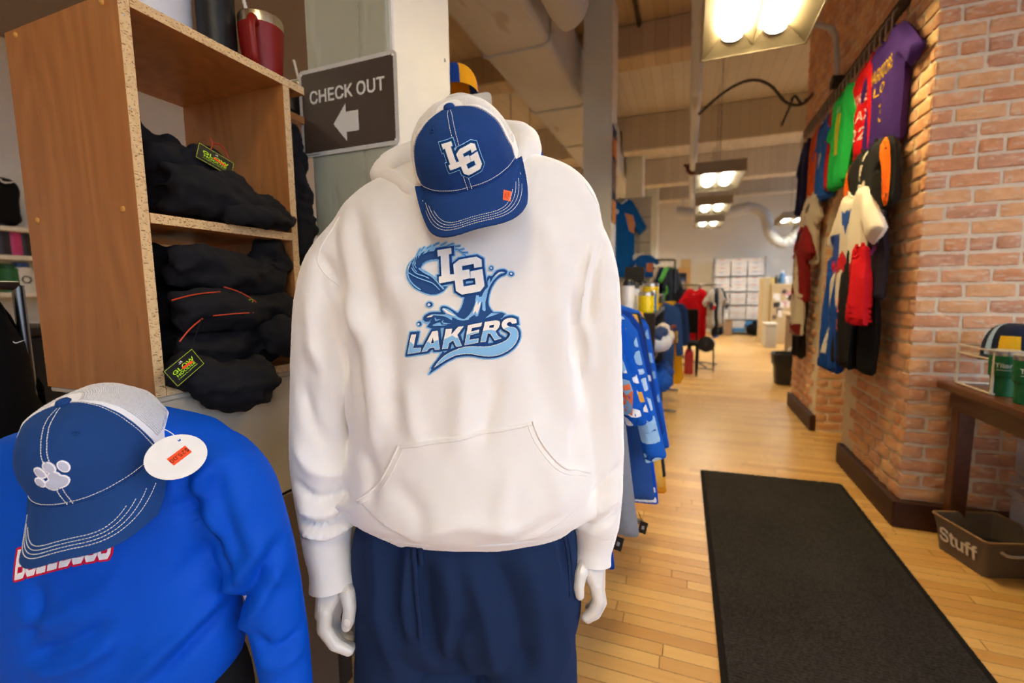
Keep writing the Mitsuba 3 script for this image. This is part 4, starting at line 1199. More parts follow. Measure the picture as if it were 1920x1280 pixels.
stk = add('price_sticker', moved(st, on_brim(c1, .056, .112, .0004)), 'flat', '#f26a3f', parent=cap1, label='small orange price sticker on the brim')
for k_, (x, y, w, h_) in enumerate(((-.003, .0, .0012, .012), (.0, .001, .0012, .013), (.003, -.002, .0012, .009))):
    add('print_line', moved(prism(sg.box(x - w / 2, y - h_ / 2, x + w / 2, y + h_ / 2), .0002), on_brim(c1, .056, .112, .0009)), 'flat', '#c24a26', parent=stk)
# ================================================================== SIGN, CUBBY SHELF, LEFT SIDE
def text(s, h, M, col, mat='flat', parent=None, name='lettering', bold=True, depth=.0008, center=True, width=None, **kw):
    """Lettering standing on the plane of M (x to the right, y up, z out)."""
    m = meshkit.text_mesh(s, h, depth, bold)
    b = m.bounds
    if center: m.apply_translation([-(b[0, 0] + b[1, 0]) / 2, -(b[0, 1] + b[1, 1]) / 2, 0])
    if width: m.apply_transform(np.diag([width / (b[1, 0] - b[0, 0]), 1, 1, 1]))
    return add(name, moved(m, M), mat, col, False, parent=parent, **kw)


WALLM = lambda x, y, z: place((x, y, z), (1, 0, 0), (0, 0, 1), (0, -1, 0))        # a plane facing the viewer along the aisle
# ---------------- check out sign on the near column
SY = 1.122
c = [at(u, v, Y=SY - .003) for u, v in ((555, 135), (743, 92), (749, 267), (571, 299))]
x0, x1, z0, z1 = (c[0][0] + c[3][0]) / 2, (c[1][0] + c[2][0]) / 2, (c[2][2] + c[3][2]) / 2, (c[0][2] + c[1][2]) / 2
k = thing('check_out_sign', 'dark brown check out sign with a white border and left arrow on the near column', 'sign')
SM_ = WALLM((x0 + x1) / 2, SY, (z0 + z1) / 2)
w, h = x1 - x0, z1 - z0
rr = lambda w, h, r: sg.box(-w / 2, -h / 2, w / 2, h / 2).buffer(-r).buffer(r, quad_segs=6)
add('border', moved(prism(rr(w, h, .016), .0025), SM_), 'satin', '#c9c6bd', 30, parent=k)
principled('sign_brown', proc(lambda p, n, uv: mix((0.058, 0.038, 0.027), (0.07, 0.048, 0.036), noise(p.x * 900, p.y * 900, p.z * 900))), 0.45, spec=0.3, bump=proc(lambda p, n, uv: noise(p.x * 700, p.y * 700, p.z * 700), 3e-4), bscale=0.0004)
pm = prism(sg.box(-w / 2 + .012, -h / 2 + .012, w / 2 - .012, h / 2 - .012), .001); pm.apply_translation((0, 0, .0025))
add('panel', moved(pm, SM_), 'sign_brown', parent=k)
up = lambda x, y, d=.0035: SM_ @ place((x, y, d), (1, 0, 0), (0, 1, 0), (0, 0, 1))
text('CHECK OUT', .0345, up(0.0, .043), '#d6d3ca', 'satin', k, width=.268)
ar = sg.Polygon([(-.054, -.046), (-.008, .005), (-.008, -.018), (.036, -.018), (.036, -.074), (-.008, -.074), (-.008, -.099)])
ar = affinity.translate(ar, .004, .004)
add('arrow', moved(prism(ar, .0008), up(0, 0)), 'satin', '#d6d3ca', parent=k)
for x, y in ((-w / 2 + .013, h / 2 - .013), (w / 2 - .013, h / 2 - .013), (w / 2 - .013, -h / 2 + .013)):
    add('rivet', moved(lathe([(0, .002), (.003, .0015), (.004, 0)], 12), up(x, y, .0026)), 'satin', '#e6e4de', True, parent=k)
add('fine_print', moved(prism(sg.box(-w / 2 + .014, -h / 2 + .005, -w / 2 + .07, -h / 2 + .0068), .0003), up(0, 0, .0026)), 'flat', '#55504a', parent=k)
# a second white sign seen edge-on behind the cap
k = thing('white_sign', 'white rounded sign plate fixed behind the LG cap on the column', 'sign')
pm = rr(.30, .22, .02)
q0 = at(897, 190, Y=1.50)
add('plate', moved(prism(pm, .003), place(q0 + [-.10, 0, -.085], (1, 0, 0), (0, 0, 1), (0, -1, 0))), 'satin', '#d8d4ca', 30, parent=k)
add('bracket', box(q0[0] - .31, q0[0] - .10, 1.502, 1.512, q0[2] - .05, q0[2] - .02), 'steel', '#8a8a88', parent=k)
add('screw', moved(lathe([(0, .002), (.006, .0015), (.007, 0)], 12), place(q0 + [.02, -.004, -.01], (1, 0, 0), (0, 0, 1), (0, -1, 0))), 'paint', '#3a3835', True, parent=k)

# ---------------- cubby shelf
def veneer(p, n, uv):
    s = p.x + 0 * p.y
    a = fbm(p.x * 9, p.y * 9, p.z * 1.3, 3)
    g = fbm(p.x * 60 + a * 4, p.y * 60, p.z * 3.0, 3)
    arch = 0.5 + 0.5 * dr.sin(18 * (p.x * 4 + p.y * 3 + a * 1.6 + dr.square(p.z - 1.2) * 1.3))
    c = mix((0.30, 0.108, 0.026), (0.42, 0.172, 0.048), g * 0.7 + arch * 0.3)
    return mix(c, (0.20, 0.07, 0.02), smoothstep(0.72, 0.9, fbm(p.x * 220, p.y * 220, p.z * 12, 2)) * 0.5)


principled('veneer', proc(veneer), 0.42, spec=0.45)


def chip(p, n, uv):
    a = noise(p.x * 210, p.y * 210, p.z * 130); b = noise(p.x * 330, p.y * 330, p.z * 420 + 9)
    c = mix((0.58, 0.38, 0.18), (0.74, 0.55, 0.31), a)
    c = mix(c, (0.24, 0.12, 0.05), smoothstep(0.70, 0.82, b) * 0.85)
    return mix(c, (0.42, 0.23, 0.09), smoothstep(0.68, 0.78, a) * 0.5)


principled('chipboard', proc(chip), 0.9, spec=0.2, bump=proc(lambda p, n, uv: noise(p.x * 330, p.y * 330, p.z * 420 + 9), 5e-4), bscale=-0.0012)
SX, SXB, SY0, SY1, SYE, TOP, BOT = -.94, -1.302, .549, .897, .965, 1.751, 1.027
k = thing('cubby_shelf', 'brown wood-grain cubby shelf with raw chipboard edges holding black hoodies', 'shelf')


def panel(name, x0, x1, y0, y1, z0, z1, edge):
    """A veneered board with a raw chipboard edge on its front (+x) side."""
    pk_ = add(name, box(x0, x1 - .0012, y0, y1, z0, z1), 'veneer', parent=k)
    add('raw_edge', box(x1 - .0012, x1, y0 + .0006, y1 - .0006, z0 + .0006, z1 - .0006), 'chipboard', parent=pk_)


TH = .0193
panel('side_panel', SXB, SX, SY0, SY0 + TH, BOT, TOP, 1)
panel('divider', SXB, SX, SY1, SY1 + TH, BOT, TOP - TH, 1)
panel('top_board', SXB, SX, SY0 + TH, SYE, TOP - TH, TOP, 1)
add('top_board', box(SXB, -1.095, SYE + .001, 1.23, TOP - TH, TOP), 'veneer', parent=k)
S2 = 1.375
panel('middle_board', SXB, SX + .001, SY0 + TH, SY1, S2 - TH, S2, 1)
panel('bottom_board', SXB, SX, SY0 + TH, SY1, BOT, BOT + TH, 1)
cap_ = lathe([(0, .0035), (.003, .0032), (.0055, .002), (.0062, 0)], 16)
for u, v in ((30, 66), (191, 4), (71, 413), (231, 392)):
    p = at(u, v, Y=SY0)
    add('screw_cap', moved(cap_, place(p, (1, 0, 0), (0, 0, 1), (0, -1, 0))), 'satin', '#c08a3e', True, parent=k, label='round tan screw cap')
for u, v in ((233, 28), (245, 203)):
    p = at(u, v, X=SX)
    add('staple', moved(lathe([(0, .001), (.0015, .0006), (.002, 0)], 8), place(p, (0, 1, 0), (0, 0, 1), (1, 0, 0))), 'steel', '#c9c9c9', True, parent=k)
# ---------------- counter below the shelf
principled('tan_board', proc(lambda p, n, uv: mix((0.42, 0.37, 0.29), (0.47, 0.42, 0.335), fbm(p.x * 6, p.y * 6, p.z * 6, 3))), 0.7, spec=0.3)
k = thing('counter', 'grey-beige painted counter under the cubby shelf', 'counter')
add('carcass', box(-1.29, SX - .03, SY0 + .04, 1.06, 0, BOT - .02), 'paint', '#3a2f27', parent=k)
add('front_panel', box(SX - .03, SX - .002, SY0 + .003, 1.06, .72, BOT - .012, .003), 'tan_board', parent=k)
add('front_panel', box(SX - .03, SX - .006, SY0 + .003, .98, .05, .712, .003), 'paint', '#6a5a4a', parent=k, label='lower brown panel')
add('counter_top', box(-1.30, SX - .001, SY0 + .003, 1.07, BOT - .012, BOT, .003), 'tan_board', parent=k)


# ---------------- drinkware
def tumbler(key_name, lab, cat, o, prof, mat, col, extra=None, group=None, n=40):
    kk_ = thing(key_name, lab, cat, group)
    add('body', moved(lathe(prof, n), place(o, (1, 0, 0), (0, 1, 0), (0, 0, 1))), mat, col, 35, parent=kk_)
    return kk_


def on_top(u, v, X, z): return at(u, v, X=X)[1]


# black bottle, far left of the red one
o = np.array([-1.10, .858, TOP])
k = tumbler('water_bottle', 'matt black steel bottle on top of the cubby shelf', 'bottle', o, [(0, 0), (.040, 0), (.042, .004), (.042, .20), (.038, .215), (.0, .215)], 'satin', '#191817')
add('lid', moved(lathe([(0, .215), (.030, .215), (.030, .24), (.026, .26), (0, .26)], 32), place(o, (1, 0, 0), (0, 1, 0), (0, 0, 1))), 'plastic', '#111111', 35, parent=k)
# white cup behind it
o = np.array([-1.19, .772, TOP])
k = tumbler('white_jug', 'white rounded jug at the back of the shelf top', 'jug', o, [(0, 0), (.06, 0), (.072, .03), (.076, .18), (.07, .26), (.056, .30), (0, .30)], 'plastic', '#d6d6d8')
add('rim', moved(lathe([(.052, .298), (.058, .30), (.058, .31), (.052, .31)], 32), place(o, (1, 0, 0), (0, 1, 0), (0, 0, 1))), 'plastic', '#c9c9cb', 35, parent=k)
# red handled tumbler
rp = at(498, 140, X=-.865)
o = np.array([-1.03, .925, TOP])
k = tumbler('handled_tumbler', 'dark red tumbler with handle, steel rim and clear straw, on top of the cubby shelf', 'tumbler', o, np.array([(0, 0), (.034, 0), (.036, .003), (.0445, .085), (.0465, .118), (.0465, .12), (0, .12)]) * 1.13, 'satin', '#800f07')
R0 = place(o, (1.13, 0, 0), (0, 1.13, 0), (0, 0, 1.13))
add('steel_rim', moved(lathe([(.0460, .119), (.0462, .139), (.0445, .142), (.044, .12)], 40), R0), 'steel', '#d8c9a8', 35, parent=k)
add('lid', moved(lathe([(0, .134), (.043, .134), (.0435, .141), (.03, .1435), (0, .1435)], 40), R0), 'gloss', '#d9d4c8', 35, parent=k)
add('slider', moved(box(.012, .036, -.008, .008, .143, .15, .002), R0), 'plastic', '#151413', parent=k, label='black slider tab')
hp = spline([(0, -.044, .112), (0, -.066, .112), (0, -.078, .10), (0, -.076, .05), (0, -.066, .025), (0, -.038, .022)], 30)
a_ = math.radians(-18)
add('handle', moved(tube(hp, .0085, 12), R0 @ rotz(35)), 'satin', '#800f07', 50, parent=k)
add('straw', moved(tube([(-.014, -.012, .12), (-.03, -.02, .20)], .0042, 10), R0), 'gloss', '#d8d0c0', 40, parent=k)
o = np.array([-1.145, 1.165, TOP]); R0 = place(o, (1, 0, 0), (0, 1, 0), (0, 0, 1))
k = tumbler('straw_tumbler', 'black tumbler with a clear lid and straw between the red tumbler and the column', 'tumbler', o, [(0, 0), (.033, 0), (.035, .003), (.041, .095), (0, .095)], 'satin', '#161514')
add('steel_rim', moved(lathe([(.0405, .095), (.0408, .112), (.038, .114), (.038, .096)], 36), R0), 'steel', '#d8c9a8', 35, parent=k)
add('lid', moved(lathe([(0, .108), (.038, .108), (.036, .12), (.012, .125), (.012, .14), (0, .14)], 36), R0), 'gloss', '#cfc6b4', 35, parent=k)
add('straw', moved(tube([(0, 0, .1), (-.014, -.01, .19)], .0042, 10), R0), 'gloss', '#d8d0c0', 40, parent=k)
add('handle', moved(tube(spline([(0, -.04, .085), (0, -.06, .085), (0, -.068, .07), (0, -.06, .03), (0, -.036, .026)], 24), .007, 10), R0), 'satin', '#161514', 50, parent=k)


# ---------------- folded black hoodies
KS = 1.175


def heap(key_name, lab, group, lumps, seed, zb_, y0_, col='#1b1b1f', size=.0075, amp=.024):
    """A crumpled garment: sausages of cloth flowing into each other; lumps: [(polyline, radii, flatten z)], in (depth behind the
    shelf front, along the shelf, above the board)."""
    kk_ = thing(key_name, lab, 'hoodie', group)
    ps = []
    for pts, rad, fl in lumps:
        pts = [(SX - d * KS, y0_ + y * KS, zb_ + z * KS) for d, y, z in pts]
        rad = [r * KS for r in rad]
        P = spline(pts, 30)
        t = tube(P, PchipInterpolator(np.linspace(0, 1, len(rad)), rad)(np.linspace(0, 1, 30)), 18)
        V = np.array(t.vertices); zc = np.r_[np.repeat(P[:, 2], 18), P[0, 2], P[-1, 2]]; V[:, 2] = zc + (V[:, 2] - zc) * fl
        t.vertices = V; ps.append(t)
    m = blend(ps, size, 4)
    V, N = np.array(m.vertices), np.array(m.vertex_normals)
    f = meshkit.fbm(V * [16, 9, 24] + seed, 2, seed)
    ridge = 1 - np.abs(f - .5) * 5                      # creases: sharp valleys between soft rolls
    m.vertices = V + N * (amp * np.clip(ridge, -.7, 1) * .55 - .003)[:, None]
    m = crumple(m, amp * .6, .045, seed + 5); m = crumple(m, amp * .28, .018, seed + 9)
    m = relax(m, 2, .4, False)
    add('cloth', m, 'felt', col, True, parent=kk_)
    return kk_


def P3(u, v, X): return at(u, v, X=X)


def hoodie_tag(kk_, pts, X, tilt=0, small=False):
    """A black hang tag with neon lettering: the corners in the photograph, in a plane facing the aisle."""
    c4 = np.array([at(u, v, X=X) for u, v in pts])
    o_ = c4.mean(0)
    ex = (c4[1] - c4[0] + c4[2] - c4[3]) / 2; w_ = np.linalg.norm(ex); ex /= w_
    ey = (c4[0] - c4[3] + c4[1] - c4[2]) / 2; ey -= ex * (ey @ ex); h_ = np.linalg.norm(ey); ey /= h_
    M = place(o_, ex, ey, np.cross(ex, ey))
    tk = add('hang_tag', moved(prism(sg.box(-w_ / 2, -h_ / 2, w_ / 2, h_ / 2), .0008), M), 'satin', '#0c0c0c', parent=kk_, label='black hang tag with neon green GLOW HOODIE lettering')
    fr = sg.box(-w_ / 2, -h_ / 2, w_ / 2, h_ / 2).buffer(-.0016); fr = fr.difference(fr.buffer(-.0007))
    U = lambda x, y, d=.0009: M @ place((x, y, d), (1, 0, 0), (0, 1, 0), (0, 0, 1))
    add('outline', moved(prism(fr, .0003), U(0, 0)), 'flat', '#b9c72e', parent=tk)
    text('GLOW', h_ * .17, U(0, h_ * .10), '#b5e02a', parent=tk, name='glow_word', depth=.0003, width=w_ * .70)
    text('HOODIE', h_ * .12, U(0, -h_ * .10), '#b5e02a', parent=tk, name='hoodie_word', depth=.0003, width=w_ * .62)
    text('5 MODE EL LIGHTING', h_ * .045, U(0, -h_ * .25), '#a8c93a', parent=tk, name='small_print', depth=.0003, width=w_ * .66)
    text('JA', h_ * .11, U(0, h_ * .32), '#e8dede', parent=tk, name='tag_monogram', depth=.0003)
    add('price_sticker', moved(prism(affinity.rotate(sg.box(-w_ * .17, -h_ * .055, w_ * .17, h_ * .055), -6), .0004), U(w_ * .10, h_ * .02, .0014)), 'flat', '#f0532c', parent=tk)
    return M


G_ = 'black hoodies in the cubby shelf'
Y_ = SY0 + TH + .008
WB = (SY1 - Y_) / KS - .008
zu, zl = S2 + .004, BOT + TH + .004
k = heap('black_hoodie', 'black hoodie crumpled in the upper cubby with a hang tag', G_, [
    ([(.10, .045, .05), (.10, WB / 2, .062), (.10, WB - .035, .045)], [.045, .06, .042], .95),
    ([(.035, .045, .045), (.03, WB / 2, .048), (.03, WB - .03, .03), (.0, WB + .02, .012)], [.042, .046, .036, .022], .95),
    ([(.18, .05, .075), (.19, WB / 2, .075), (.18, WB - .04, .05)], [.055, .058, .04], .9),
    ([(.14, .03, .185), (.14, .06, .15), (.13, .115, .11), (.13, .2, .075)], [.022, .04, .045, .04], 1.0),
    ([(.07, .03, .11), (.065, .08, .105), (.06, .13, .09)], [.025, .036, .03], 1.0),
    ([(.09, .13, .125), (.085, .165, .12), (.085, .19, .095)], [.02, .026, .02], 1.0),
    ([(.0, .12, .012), (-.012, .2, .012), (-.006, WB, .006)], [.016, .02, .018], 1.0)], 11, zu, Y_)
hoodie_tag(k, ((377, 268), (444, 309), (429, 330), (360, 292)), SX - .022)
for pts in (((392, 284), (397, 276), (398, 268), (393, 259)), ((399, 270), (410, 270), (421, 281), (428, 297))):
    add('piping', tube(spline([P3(u, v, SX - .035) for u, v in pts], 16), .0016, 6), 'satin', '#a8321c', 60, parent=k, label='red piping')
k = heap('black_hoodie', 'topmost black hoodie of the lower cubby stack, with red piping', G_, [
    ([(.035, .04, .195), (.025, .10, .19), (.03, WB - .04, .175), (.02, WB - .01, .165)], [.034, .038, .036, .03], .95), ([(.12, .05, .205), (.12, WB - .05, .185)], [.045, .04], .8),
    ([(.035, WB - .06, .20), (.03, WB - .025, .232), (.03, WB - .01, .19)], [.02, .03, .026], 1.0), ([(.19, .05, .195), (.19, WB - .05, .18)], [.05, .05], .9)], 31, zl, Y_)
for pts in ([(322, 563), (360, 553), (413, 547)], [(420, 538), (450, 548), (480, 566)]):
    add('piping', tube(spline([P3(u, v, SX + .019) for u, v in pts], 16), .0016, 6), 'satin', '#b23a22', 60, parent=k, label='red piping')
hoodie_tag(k, ((423, 565), (465, 560), (484, 566), (440, 572)), SX + .02, small=True)
k = heap('black_hoodie', 'second black hoodie from the top of the lower cubby stack, hang tag dangling', G_, [
    ([(.02, .035, .115), (.015, .10, .118), (.015, WB - .02, .105), (.005, WB + .03, .095)], [.034, .036, .036, .03], .95), ([(.12, .05, .12), (.12, WB - .05, .11)], [.04, .04], .8)], 41, zl, Y_)
for pts in ([(337, 640), (358, 615), (380, 597)], [(400, 592), (440, 588), (475, 586)]):
    add('piping', tube(spline([P3(u, v, SX + .03) for u, v in pts], 16), .0016, 6), 'satin', '#b23a22', 60, parent=k, label='red piping')
add('tag_string', tube(spline([P3(u, v, SX + .04) for u, v in ((378, 598), (370, 620), (358, 650))], 12), .0008, 5), 'flat', '#151515', parent=k)
hoodie_tag(k, ((309, 694), (356, 653), (387, 680), (328, 729)), SX + .05)
k = heap('black_hoodie', 'bottom black hoodie of the lower cubby stack, sleeve hanging over the edge', G_, [
    ([(.05, .04, .04), (.04, WB / 2, .045), (.04, WB - .03, .04)], [.036, .042, .036], .95), ([(.13, .05, .045), (.13, WB - .05, .045)], [.042, .042], 1.0),
    ([(.01, .01, .03), (-.018, .05, .0), (-.028, .10, -.022), (-.028, .155, -.014)], [.025, .036, .046, .04], 1.0),
    ([(-.01, WB - .09, .06), (-.025, WB - .02, .055), (-.03, WB + .03, .03), (-.025, WB + .06, .0)], [.03, .038, .036, .03], .95)], 51, zl, Y_)
# garment hung in the gap between the shelf and the column
k = heap('black_hoodie', 'black hoodie hanging in the gap between the cubby shelf and the sage column', 'black hoodies by the column', [
    ([(.10, .03, .26), (.10, .05, .15), (.08, .05, .05), (.07, .06, -.03)], [.03, .045, .05, .04], 1.0), ([(.07, .02, .10), (.05, .03, .03), (.04, .02, -.05)], [.024, .034, .03], 1.0),
    ([(.16, .09, .28), (.16, .10, .1), (.15, .10, -.02)], [.05, .07, .05], 1.0)], 61, S2, SY1 + TH + .012)

# ---------------- far left: wall shelves with bottles
WX = LEFT
k = thing('wall_shelf', 'cream wall shelving with drinkware along the left wall', 'shelf')
zsh = [at(20, v, X=WX + .3)[2] for v in (424, 478, 548, 622)]
for z in zsh:
    add('shelf_board', box(WX, WX + .3, .6, 3.6, z - .03, z, .003), 'paint', '#cfc6b2', parent=k)
for y in (.6, 2.2, 3.58): add('upright', box(WX, WX + .03, y, y + .03, 0, 2.6), 'paint', '#cfc6b2', parent=k)
for y in (1.05, 2.85): add('back_panel', box(WX + .002, WX + .01, y, y + .8, zsh[-1] + .05, zsh[1] - .05), 'paint', '#c9c2b2', parent=k)


def shelf_bottle(u, z, r, h, col, lid, lab, X=WX + .2):
    y = at(u, 470, X=X)[1]
    o = np.array([X, y, z]); R_ = place(o, (1, 0, 0), (0, 1, 0), (0, 0, 1))
    kk_ = thing('shelf_bottle', lab, 'bottle')
    add('body', moved(lathe([(0, 0), (r * .96, 0), (r, .006), (r, h * .8), (r * .9, h * .84), (0, h * .84)], 28), R_), 'satin', col, 35, parent=kk_)
    add('lid', moved(lathe([(0, h * .84), (r * .75, h * .84), (r * .75, h * .97), (r * .6, h), (0, h)], 28), R_), 'satin', lid, 35, parent=kk_)
    return kk_, R_


shelf_bottle(3, zsh[1], .055, .21, '#241f24', '#131113', 'dark bottle at the left edge beside the pink bottle')
shelf_bottle(24, zsh[1], .052, .19, '#b8346a', '#16100f', 'pink bottle on the wall shelf left of the cubby shelf')
shelf_bottle(46, zsh[1], .045, .19, '#241c16', '#17120e', 'black bottle right of the pink bottle, half behind the shelf side')
shelf_bottle(10, zsh[2], .055, .19, '#1d5a2c', '#1c4a28', 'green bottle on the lower wall shelf')
kb, Rb = shelf_bottle(35, zsh[2], .055, .20, '#c9c3b6', '#2a4a86', 'white bottle with a blue lid on the lower wall shelf')
add('emblem', moved(lathe([(.018, .0), (.026, .0), (.026, .003), (.018, .003)], 24), place(Rb[:3, 3] + [.0545, 0, .085], (0, 1, 0), (0, 0, 1), (1, 0, 0))), 'satin', '#4a4438', 40, parent=kb)
shelf_bottle(56, zsh[2], .04, .17, '#b8b0a0', '#8d8678', 'small pale jar beside the white bottle')


def swoosh(s):
    a = spline([(-1, .28), (-.75, -.18), (-.45, -.2), (.2, .05), (1.0, .42)], 24); b_ = spline([(1.0, .42), (.2, .17), (-.45, -.02), (-.72, .02), (-.86, .2), (-1, .28)], 24)
    return affinity.scale(sg.Polygon(np.vstack([a, b_])).buffer(0), s, s, origin=(0, 0))


def slab_cloth(poly, th, size=.02):
    """A soft garment lying in the x, z plane: thick in the middle, thin at its outline; -d is its front."""
    cs = m3.CrossSection([np.array(p.segmentize(size).exterior.coords)[:-1] for p in polys(poly)] + [np.array(h.coords)[:-1] for p in polys(poly) for h in p.interiors], m3.FillRule.EvenOdd)
    m = to_mesh(m3.Manifold.extrude(cs, 1.0).refine_to_length(size))
    V = np.array(m.vertices)
    d = shapely.distance(shapely.points(V[:, :2]), poly.boundary)
    pr = np.sqrt(np.clip(1 - np.clip(1 - d / (th * .8), 0, 1) ** 2, 0, 1)) * th / 2 + .001
    return trimesh.Trimesh(np.c_[V[:, 0], np.where(V[:, 2] > .5, -pr, pr), V[:, 1]], m.faces, process=False), (lambda x, z: None)


k = thing('black_folded_shirt', 'black shirt with a white swoosh standing on the upper wall shelf', 'shirt')
pa, pb = at(-30, 325, X=WX + .25), at(47, 422, X=WX + .25)
bx_ = box(WX + .06, WX + .26, pa[1] - .05, pb[1] - .0, zsh[0] + .012, pa[2], .03)
bx_ = to_mesh(to_m3(bx_).refine_to_length(.03)); bx_ = crumple(relax(bx_, 2, .5, False), .012, .12, 3)
add('cloth', bx_, 'felt', '#121213', True, parent=k)
sp = at(21, 342, X=WX + .285)
add('swoosh', moved(prism(swoosh(.055), .002), place(sp, (0, 1, 0), (0, 0, 1), (1, 0, 0))), 'flat', '#e0dcd4', parent=k)

# dark jacket hanging at the far left edge
jx = -1.55
k = thing('black_jacket', 'black jacket hanging at the far left, behind the blue cap', 'jacket')
jp = sg.Polygon([at(u, v, X=jx)[[1, 2]] for u, v in ((-160, 640), (-90, 590), (-15, 560), (10, 580), (45, 640), (62, 700), (85, 760), (100, 900), (110, 1100), (-160, 1150))])
jm, _ = slab_cloth(jp, .16, .025)
jm = crumple(jm, .014, .09, 6)
add('cloth', moved(jm, place((jx, 0, 0), (0, 1, 0), (-1, 0, 0), (0, 0, 1))), 'felt', '#0e0d0e', True, parent=k)
sp = at(36, 641, X=jx + .095)
add('swoosh', moved(prism(swoosh(.011), .002), place(sp, (0, 1, 0), (0, 0, 1), (1, 0, 0))), 'flat', '#e0dcd4', parent=k)
rk = thing('garment_rack', 'low rack behind the black jacket at the far left', 'rack')
jz = at(0, 560, X=jx)[2] + .012
add('rail', tube([(jx, -.6, jz + .02), (jx, .62, jz + .02)], .012, 10), 'steel', '#777777', parent=rk, smooth=60)
for y in (-.6, .62): add('post', tube([(jx, y, 0), (jx, y, jz + .02)], .012, 10), 'steel', '#777777', parent=rk, smooth=60)
k = thing('dark_storage_box', 'dark box on the floor shelf left of the cubby shelf', 'box')
q = at(75, 700, X=-2.4)
add('body', box(-2.7, -2.4, q[1] - .3, q[1] + .1, 0, q[2] + .15, .01), 'paint', '#17120f', parent=k)
add('lid', box(-2.71, -2.39, q[1] - .31, q[1] + .11, q[2] + .15, q[2] + .19, .008), 'paint', '#221a15', parent=k)
# round dark hat seen through the lower cubby
o = at(303, 505, X=-2.0)
k = thing('black_knit_hat', 'black knit hat seen through the back of the lower cubby', 'hat')
hm_ = trimesh.creation.icosphere(3, .1); hm_.apply_scale([1, 1.0, 1.15]); hm_.apply_translation(o - [0, 0, .04])
add('crown', crumple(hm_, .006, .05, 2), 'felt', '#0f0e10', True, parent=k)
add('cuff', tube([o + [.1 * math.cos(a), .1 * math.sin(a), -.09] for a in np.linspace(0, 2 * np.pi, 30, endpoint=False)], .022, 10, closed=True), 'felt', '#0f0e10', True, parent=k)
k = thing('display_stand', 'stand under the black knit hat', 'stand')
add('post', tube([(o[0], o[1], 0), (o[0], o[1], o[2] - .08)], .02, 10), 'paint', '#3a342e', parent=k)
add('foot', lathe([(0, 0), (.15, 0), (.15, .015), (0, .015)], 24, (o[0], o[1], 0)), 'paint', '#3a342e', parent=k)
# ================================================================== MANNEQUIN IN THE BLUE SHIRT
L2 = Local(205, 1000, 0.78)
M2 = L2.M
SB = np.array([0.0, 0.074, 0.54])
man2 = thing('mannequin', 'headless mannequin in a royal blue long sleeve shirt below the cubby shelf', 'mannequin')
tor = body_loft(L2, [(772, 150, 300, .05, .05), (790, 90, 390, .06, .06), (812, 20, 425, .07, .065), (850, -30, 445, .085, .07), (910, -40, 440, .10, .075), (1000, -10, 420, .115, .08), (1080, 15, 440, .12, .08), (1150, 15, 450, .12, .08), (1200, 35, 456, .12, .08), (1260, 50, 440, .12, .08), (1330, 60, 425, .12, .08), (1420, 60, 400, .12, .08)], e=2.2, step=.012)
p = lambda u, v, d=0.: L2.p(u, v, d)
sR = limb([p(385, 850, 0), p(420, 885, 0), p(455, 960, 0), p(494, 1060, 0), p(519, 1160, -.01), p(539, 1280, -.03), p(552, 1400, -.05)], [.056, .066, .060, .051, .044, .039, .036], 26)
sL = limb([p(0, 880, .0), p(-35, 930, .02), p(-45, 1050, .05), p(-25, 1180, .06), p(5, 1300, .05), p(15, 1400, .03)], [.056, .066, .062, .057, .052, .044], 26)
sh = relax(blend([tor, sR, sL], .0085, 10), 5)
sh = folds(sh, L2, [
    ([(440, 1060), (400, 1130), (330, 1200), (230, 1290)], 0.0133, .012), ([(455, 1090), (420, 1160), (350, 1225), (270, 1300)], -0.0152, .009), ([(400, 1030), (330, 1080), (250, 1180), (180, 1290)], -0.0076, .018), ([(465, 1130), (440, 1190), (380, 1260)], 0.0114, .010),
    ([(380, 880), (345, 910), (300, 960)], 0.0076, .014), ([(350, 930), (330, 970), (260, 985)], -0.0076, .012), ([(360, 870), (357, 920), (380, 980), (415, 1040), (450, 1100)], -0.009, .009, -.05), ([(385, 870), (392, 930), (420, 1000)], 0.007, .011, -.05),
    ([(410, 880), (430, 960), (460, 1040)], -0.0076, .010, -.05), ([(450, 930), (470, 1010), (500, 1100)], 0.0057, .012, -.05), ([(470, 1060), (500, 1120), (545, 1150)], -0.0076, .010, -.06), ([(480, 1200), (510, 1220), (550, 1210)], -0.0114, .008, -.06), ([(485, 1240), (520, 1250), (560, 1235)], 0.0095, .008, -.06),
    ([(60, 1230), (110, 1215), (180, 1180)], -0.0133, .012), ([(40, 1160), (90, 1165), (150, 1130)], 0.0095, .014), ([(70, 1260), (130, 1250), (200, 1215)], 0.0114, .010), ([(200, 1090), (160, 1160), (120, 1220)], 0.0076, .016), ([(60, 1100), (70, 1150), (50, 1200)], -0.0114, .010),
    ([(-10, 1170), (20, 1180), (40, 1175)], -0.0114, .007, .03), ([(-10, 1210), (20, 1220), (50, 1215)], 0.0114, .007, .03), ([(-10, 1245), (20, 1250), (50, 1245)], -0.0114, .007, .03)])
sh = crumple(sh, .003, .06, 5, (1, 1, .6))
sh = relax(sh, 2, .4, False)
principled('athletic_cloth', None, 0.65, spec=0.15)
sk2 = add('shirt', moved(sh, M2), 'athletic_cloth', SB, True, parent=man2, label='royal blue long sleeve athletic shirt')
surf2 = front_of(sh)
